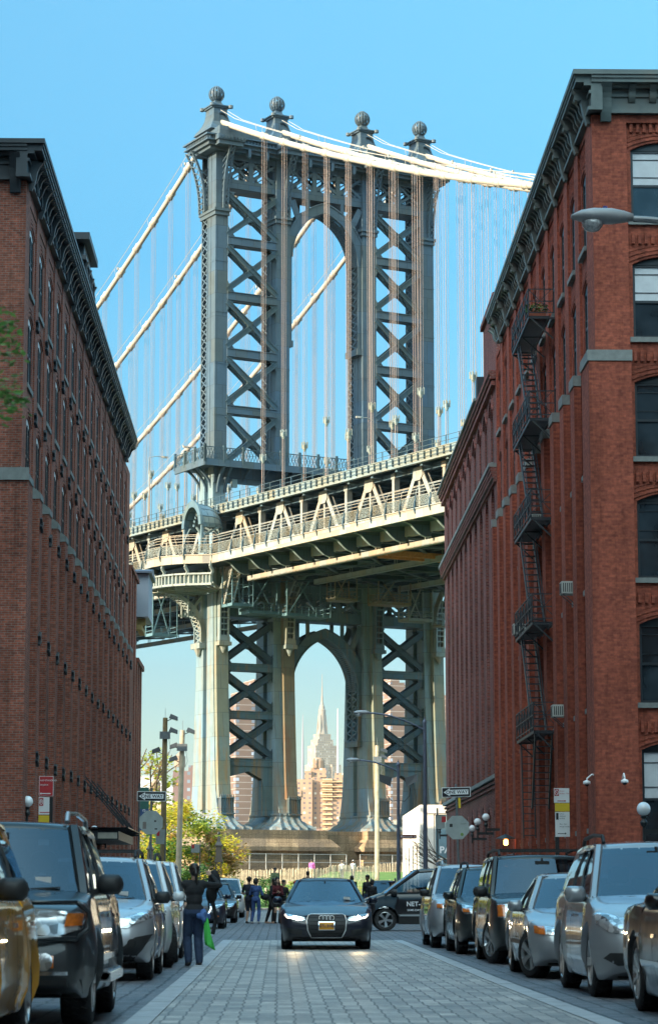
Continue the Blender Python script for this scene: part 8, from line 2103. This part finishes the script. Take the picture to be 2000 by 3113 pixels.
        if hair == 'pony': caps(h, hp((0,.10,.03)), hp((.0,.15,-.05)), .030*s, .036*s); caps(h, hp((0,.15,-.05)), hp((-.02,.14,-.22)), .034*s, .014*s)
        fuse(h, 'hair', hairm, t, .010, 2)
    if hat:
        k_ = MB()
        if hat[0] == 'cap': blob(k_, hp((0,.0,.07)), .088*s, .102*s, .075*s); blob(k_, hp((0,-.12,.055)), .065*s, .07*s, .012*s)
        else: blob(k_, hp((0,.01,.07)), .092*s, .105*s, .09*s)
        fuse(k_, 'cap' if hat[0] == 'cap' else 'beanie', hat[1], t, .011, 2)
    return t, dict(pel=pel, che=che, wL=wL, wR=wR, shL=shL, shR=shR, neck=neck, head=hd_, s=s)
def gp(u, v0, Y): p = at_y(u, v0, Y); return p.x
# woman seen from behind, raising a black bag in front of her
t, J = person('woman seen from behind in black top, jeans and ponytail, lifting a black bag', gp(590,2930,40.8), 40.8, gz(40.8), pi+.25, 1.63, hair='pony', fem=True, handL=(-.16,-.38,1.25), handR=(-.34,-.22,1.50), footL=(.07,-.10,0), footR=(-.09,.02,0), lean=(0,-.03), bulk=.013, skin=SKIN1, top=C_BLK, legs=C_JEAN, vox=.011)
bt = thing('backpack', 'black backpack held up in the hands of the woman in jeans', 'bag', t.location, pi+.25)
g = MB(); blob(g, (-.38,-.24,1.34), .11, .07, .20); blob(g, (-.34,-.26,1.14), .10, .06, .16); o = fuse(g, 'bag_body', C_BLK, bt, .014); g = MB(); g.tube([(-.38,-.24,1.50),(-.28,-.26,1.2),(-.30,-.28,.9),(-.38,-.26,1.1)], .015, 6); g.tube([(-.34,-.26,1.1),(-.42,-.26,.75),(-.36,-.24,.5)], .035, 6); g.build('strap', C_BLK, bt)
sc_ = thing('scarf', 'crumpled blue scarf tied at the hip of the woman in jeans', 'scarf', t.location, pi+.25)
g = MB(); rnd = random.Random(3)
for _ in range(16): blob(g, (-.13+rnd.gauss(0,.045), .13+rnd.gauss(0,.03), .80+rnd.gauss(0,.06)), .045,.04,.05, 8)
fuse(g, 'cloth', C_SCARF, sc_, .012, 2)
nb_ = thing('green_bag', 'bright neon green cloth bag hanging from the hip of the woman in jeans', 'bag', t.location, pi+.25)
g = MB(); rings = []
for i in range(12):
    f_ = i/11; zc_ = .76-.46*f_; w_ = .028+.050*f_; cx = -.16-.06*f_
    rings.append([(cx+w_*cos(a)*(1+.25*sin(3*a+4*f_)), .15+.03*f_+(.022+.02*f_)*sin(a)*(1+.4*cos(4*a+f_*5)), zc_+.05*cos(a)*f_) for a in [2*pi*k/18 for k in range(18)]])
g.loft(rings); g.build('cloth', C_GREEN, nb_, smooth=True)
GPP = 'people standing in the road beyond the crossing'; Yg = 95.0; zg = gz(95)
person('man in dark t-shirt and shorts standing beside the woman in the blue jumpsuit', gp(757,2797,Yg), Yg, zg, pi-.4, 1.74, top=C_NAVY, legs=C_NAVY, legtype='shorts', toptype='short', handL=(.15,-.25,1.1), handR=(-.24,0,.82), skin=SKIN1, group=GPP)
person('woman in a blue denim jumpsuit with a black bob, back turned', gp(778,2797,Yg), Yg-.3, zg, pi-.3, 1.68, hair='bob', fem=True, top=C_BLUE, legs=C_BLUE, shoe=SHOEW, handL=(.12,-.28,1.15), handR=(-.12,-.25,1.1), footL=(.16,0,0), footR=(-.12,0.05,0), group=GPP)
person('woman in black leaning forward over a phone, with black shoulder bag', gp(822,2797,Yg), Yg, zg, -pi/2-.4+pi, 1.68, hair='long', fem=True, top=C_BLK, legs=C_BLK, handL=(.04,-.34,1.12), handR=(-.04,-.34,1.12), footL=(.07,.20,0), footR=(-.07,-.12,0), lean=(0,-.12), head=(0,-.04), headpitch=-.3, shoe=SKIN1, group=GPP)
b_ = thing('shoulder_bag', 'black shoulder bag at the back of the woman leaning over a phone', 'bag', (gp(806,2797,Yg), Yg-.05, zg)); g = MB(); blob(g, (0,0,.98), .19, .11, .12); fuse(g, 'bag_body', C_BLK, b_, .02)
person('woman in black coat, maroon top, short skirt and tall black boots', gp(843,2797,Yg), Yg-.1, zg, .25, 1.70, hair='long', fem=True, top=C_RED, legs=C_BLK, legtype='skirt', boots=True, hat=('beanie', C_BLK), handL=(.02,-.27,1.14), handR=(-.08,-.27,1.14), headpitch=-.3, group=GPP)
person('person in black at the right of the group, partly behind the saloon', gp(862,2797,Yg), Yg+.4, zg, .8, 1.62, hair='short', top=C_BLK, legs=C_BLK, handL=(.15,-.25,1.05), handR=(-.1,-.25,1.05), group=GPP)
person('person in red beanie and light grey jacket behind the black saloon', gp(898,2797,Yg), Yg-2, zg-.12, -.5, 1.66, top=C_GREY, legs=C_BLK, hat=('beanie', C_CAPR), handL=(.15,-.25,1.0), group=GPP)
def far_person(lab, u, vtop, Y, H, **k):
    p = at_y(u, vtop, Y); return person(lab, p.x, Y, p.z-H*1.0, k.pop('rz', 0), H, **k)
far_person('man with cap in an olive jacket near the bushes', 836, 2638, 150, 1.75, rz=.2, top=C_OLIVE, hat=('cap', C_BLK), vox=.02)
far_person('dark haired person in dark jacket looking towards the bridge above the saloon roof', 936, 2648, 120, 1.80, rz=pi, top=C_NAVY, vox=.02)
far_person('dark haired head showing above the right side of the saloon roof', 1069, 2661, 112, 1.6, rz=pi, hair='bob', top=C_BLK, vox=.02)
far_person('man in black with short hair left of the delivery van bonnet', 1117, 2659, 96, 1.62, rz=-.8, top=C_BLK, skin=SKIN2, vox=.02)
far_person('person with thick dark hair in front of the man in black by the van', 1131, 2673, 94, 1.5, rz=2.4, hair='bob', top=C_BLK, vox=.02)
far_person('person in pink by the picket fence', 948, 2612, 207.5, 1.7, rz=pi, top=C_PINK, legs=C_KHAKI, vox=.025)
far_person('small figure with pale hat behind the picket fence on the left', 1040, 2616, 212, 1.6, rz=pi, top=C_GREY, hat=('cap', C_KHAKI), vox=.025); far_person('small figure with white hat behind the picket fence on the right', 1073, 2615, 212, 1.6, rz=pi, top=C_GREY, hat=('cap', SHOEW), vox=.025)
# drivers
person('driver of the black delivery van wearing a pale patterned cap, arm on the wheel', 4.62, 76.9, gz(77)+.30, -pi/2, 1.70, skin=SKIN2, top=C_BLK, hat=('cap', C_GREY), toptype='short', handL=(.28,-.52,1.02), handR=(-.12,-.48,1.02), sit=.52, footL=(.1,-.55,.02), footR=(-.1,-.55,.02), vox=.015)
person('driver of the black saloon seen through the windscreen', .97+.37, 53.75, gz(52)+.02, 0, 1.66, skin=SKIN1, top=C_NAVY, sit=.38, handL=(.15,-.42,.80), handR=(-.15,-.42,.80), footL=(.1,-.7,.15), footR=(-.1,-.7,.15), lean=(0,.05), vox=.016)
person('passenger of the black saloon seen through the windscreen', .97-.37, 53.75, gz(52)+.02, 0, 1.64, skin=SKIN1, top=C_BLK, sit=.38, handL=(.12,-.3,.5), handR=(-.12,-.3,.5), footL=(.1,-.7,.15), footR=(-.1,-.7,.15), lean=(0,.05), vox=.016)
# ================================================================== FAR CITY ACROSS THE RIVER
def tower(name, label, boxes, mat, cat='building', rz=0, loc=(0,0,0), extra=None, grp=None):
    t = thing(name, label, cat, loc, rz, grp); g = MB()
    for b_ in boxes: g.box(*b_)
    g.build('wall', mat, t)
    if extra: 
        for nm, mb_, mt in extra: mb_.build(nm, mt, t)
    return t
ESB = facade_grid('limestone_tower', (0.33,0.265,0.19), (0.13,0.115,0.10), 4.2, 4.6, .40, .62, vary=.25, litc=(.45,.43,.4))
sp = MB(); sp.loft([[(q*cos(2*pi*k/12), q*sin(2*pi*k/12), z) for k in range(12)] for z, q in ((322,11),(330,9),(336,7.8),(366,7.2),(372,7.4),(373,5.8),(379,5.4),(381,3.8),(388,2.4))]); 
for k in range(4): a = pi/4+k*pi/2; sp.beam((11*cos(a),11*sin(a),318),(6.5*cos(a),6.5*sin(a),362),3,2.5)
mst = MB(); mst.tube([(0,0,386),(0,0,400),(0,0,401),(0,0,418),(0,0,419),(0,0,443.8)], [2.0,1.9,1.3,1.2,.7,.4], 8)
tower('stepped_skyscraper', 'pale limestone stepped skyscraper with a tall spire framed by the lower arch', [(-38,38,-28,28,0,100),(-32,32,-25,25,100,215),(-28,28,-22,22,215,262),(-29,-9,-27,10,100,262),(9,29,-27,10,100,262),(-23,23,-19,19,262,300),(-17,17,-16,16,300,312),(-13,13,-13,13,312,323)], ESB, loc=(85,5000,0), rz=radians(24), extra=[('crown', sp, simple('crown_metal',(0.26,0.22,0.17),.6,.0)), ('mast', mst, simple('mast_metal',(0.24,0.20,0.16),.6))])
for x, y, h, lab in ((37.2,4000,290,'thin lattice antenna mast left of the stepped skyscraper'),(93,4000,300,'thin pale antenna mast right of the stepped skyscraper')):
    m = MB(); m.tube([(0,0,0),(0,0,h*.55),(0,0,h*.82),(0,0,h)], [4,2.6,1.8,.5], 6); t = thing('antenna_mast', lab, 'mast', (x,y,0)); m.build('mast', simple('mast_paint',(0.22,0.22,0.24) if x<50 else (.6,.55,.48),.6), t)
t = tower('white_roofed_tower', 'white conical roofed building to the right of the skyscraper', [(-13,13,-12,12,0,112)], ESB, loc=(73,2600,0)); m = MB(); m.loft([[(-13,-12,112),(13,-12,112),(13,12,112),(-13,12,112)],[(8,-2,132),(12,-2,132),(12,2,132),(8,2,132)]]); m.build('roof', simple('white_roof',(.8,.78,.74),.6), t)
OR = facade_grid('orange_brick', (0.33,0.215,0.14), (0.12,0.10,0.10), 3.3, 2.9, .42, .42, vary=.3, litc=(.6,.55,.45)); OR2 = facade_grid('orange_brick_fine', (0.30,0.20,0.13), (0.16,0.13,0.12), 2.6, 2.9, .5, .42, vary=.3)
bal = MB()
for k in range(24): z = 3+k*2.9; bal.box(25.6,31.5,-9.6,-8.0,z,z+1.0)
for k in range(4): z = 60+k*2.9; bal.box(25,37.5,-9.8,-8,z,z+.5)
tower('apartment_block', 'orange brick apartment block with balconies and rooftop tank in front of the skyscraper', [(7,19.5,-8,8,0,70.6),(7,13,-8.6,-8,60,64),(19.5,24.5,-5,8,0,72),(24.5,38.5,-8,8,0,71),(18.5,28,-2,6,72,77.5),(15,19,-4,4,70.6,75.6),(33,38.4,-4,4,71,74.5)], OR, loc=(0,1500,0), extra=[('balcony', bal, simple('balcony_slab',(.5,.36,.2),.8)), ('roof_tank', MB().lathe([(3.4,77.5),(3.4,82),(2.4,83.5),(.2,84)], 14, (23.5,1,0)), simple('tank_brown',(.30,.2,.13),.8)), ('penthouse', MB().box(20,22.3,-3,3,77.5,83.2), OR2)])
tower('white_apartment_block', 'narrow pale apartment block right of the orange block', [(0,5,-5,5,0,62)], facade_grid('pale_flats',(0.55,0.50,0.42),(0.15,0.14,0.14),2.5,2.9,.5,.45), loc=(38.8,1510,0))
BRN = facade_grid('brown_brick', (0.165,0.112,0.085), (0.10,0.12,0.15), 7.4, 2.8, .28, .48, band=(0.36,0.32,0.29), bandw=.08, vary=.8, litc=(.35,.40,.48))
tower('apartment_tower', 'brown brick high-rise with pale floor lines seen through the left leg bracing', [(-6.6,7.6,-9,9,0,87),(1.6,7.6,-8.8,8,87,95.5),(-5,0,-5,5,87,90)], BRN, loc=(-15.2,1100,0), rz=radians(17), grp='brown high-rise towers behind the bridge legs')
tower('apartment_tower', 'brown brick high-rise with pale floor lines seen through the right leg bracing', [(-5.6,6.4,-9,9,0,94),(-4,0,-5,5,94,97)], BRN, loc=(51,1100,0), rz=radians(17), grp='brown high-rise towers behind the bridge legs')
tower('apartment_tower', 'brown brick high-rise with pale floor lines at the far right beside the dark warehouse', [(65,84,-9,9,0,88.5)], BRN, loc=(0,1100,0), grp='brown high-rise towers behind the bridge legs')
DK = facade_grid('dark_red_brick', (0.17,0.11,0.10), (0.10,0.13,0.16), 3.4, 3.2, .35, .4, vary=.8, litc=(.3,.36,.4)); TAN = facade_grid('tan_brick', (0.42,0.33,0.24), (0.12,0.11,0.11), 4.0, 4.0, .4, .4); PALE = facade_grid('pale_office', (0.50,0.50,0.52), (0.30,0.32,0.36), 3.5, 3.6, .5, .5, vary=.3)
def wtank(x, z): m = MB(); m.lathe([(2.2,z+2),(2.2,z+6),(2.3,z+6),(.1,z+8)], 14, (x,0,0)); [m.beam((x+a,b,z),(x+a,b,z+2),.4) for a in (-1.6,1.6) for b in (-1.6,1.6)]; return m
WT = simple('water_tank_wood', (0.24,0.18,0.13), .9)
tower('brick_apartment', 'dark red brick block with a round water tank, left of the tower leg', [(-42,-33,-8,8,0,50.5),(-33,-30,-8,8,0,47),(-36,-32,-2,4,50.5,53)], DK, loc=(0,1000,0), extra=[('water_tank', wtank(-39.6,50.5), WT)])
tower('tan_building', 'tan low block with a water tank beside the floodlight poles', [(-52.5,-42.4,-8,8,0,37)], TAN, loc=(0,1000,0), extra=[('water_tank', wtank(-49.2,40), WT), ('tank_frame', MB().box(-52,-46,-3,3,37,37.6).box(-51.6,-51.2,-1,1,37.6,41).box(-46.8,-46.4,-1,1,37.6,41).box(-52,-46,-1,1,41,41.4), TAN)])
tower('office_tower', 'pale blue-grey office tower in the haze behind the floodlight poles', [(-110,-90,-15,15,0,96),(-90,-79,-15,15,0,88)], PALE, loc=(0,2000,0))
tower('pale_office_block', 'pale stepped office block in the haze at the far left', [(-133,-118,-10,10,0,70),(-118,-111,-10,10,0,82)], PALE, loc=(0,2000,0))
rnd = random.Random(8); CM = [facade_grid('city_%d' % i, c, tuple(q*.4 for q in c), 3.2, 3.2, .45, .45) for i, c in enumerate(((.42,.36,.28),(.30,.2,.16),(.5,.45,.38),(.25,.2,.2)))]
x = -70; i = 0
labs = ['low waterfront block']
while x < 90:
    w_ = rnd.uniform(5, 11); h = rnd.uniform(22, 31) if 20 < x < 60 else rnd.uniform(20, 30)
    g = MB(); g.box(x, x+w_, 930+rnd.uniform(0,40), 985, 0, h); g.box(x+w_*.3, x+w_*.6, 950, 960, h, h+2); o = g.build('waterfront_building', CM[i % 4]); 
    tag(o, 'low %s building on the far river bank seen between the bridge legs' % ['tan','reddish','cream','brown'][i % 4], 'building', 'low buildings along the far river bank'); x += w_+rnd.uniform(.5,3); i += 1
g = MB(); g.box(-200,200,560,562,9.0,9.9); g.build('_x', IRON) if False else None
# ================================================================== HAZE
hzm = bpy.data.materials.new('haze_air'); hzm.use_nodes = True; hn = hzm.node_tree.nodes; hn.clear()
ho_ = hn.new('ShaderNodeOutputMaterial'); pv = hn.new('ShaderNodeVolumePrincipled'); pv.inputs['Color'].default_value = (0.86,0.92,1.0,1); pv.inputs['Density'].default_value = 0.00002; pv.inputs['Anisotropy'].default_value = 0.2
hzm.node_tree.links.new(pv.outputs[0], ho_.inputs['Volume'])
g = MB(); g.box(-9500, 9500, -400, 12500, -3, 470); o = g.build('haze', hzm); o['kind'] = 'stuff'
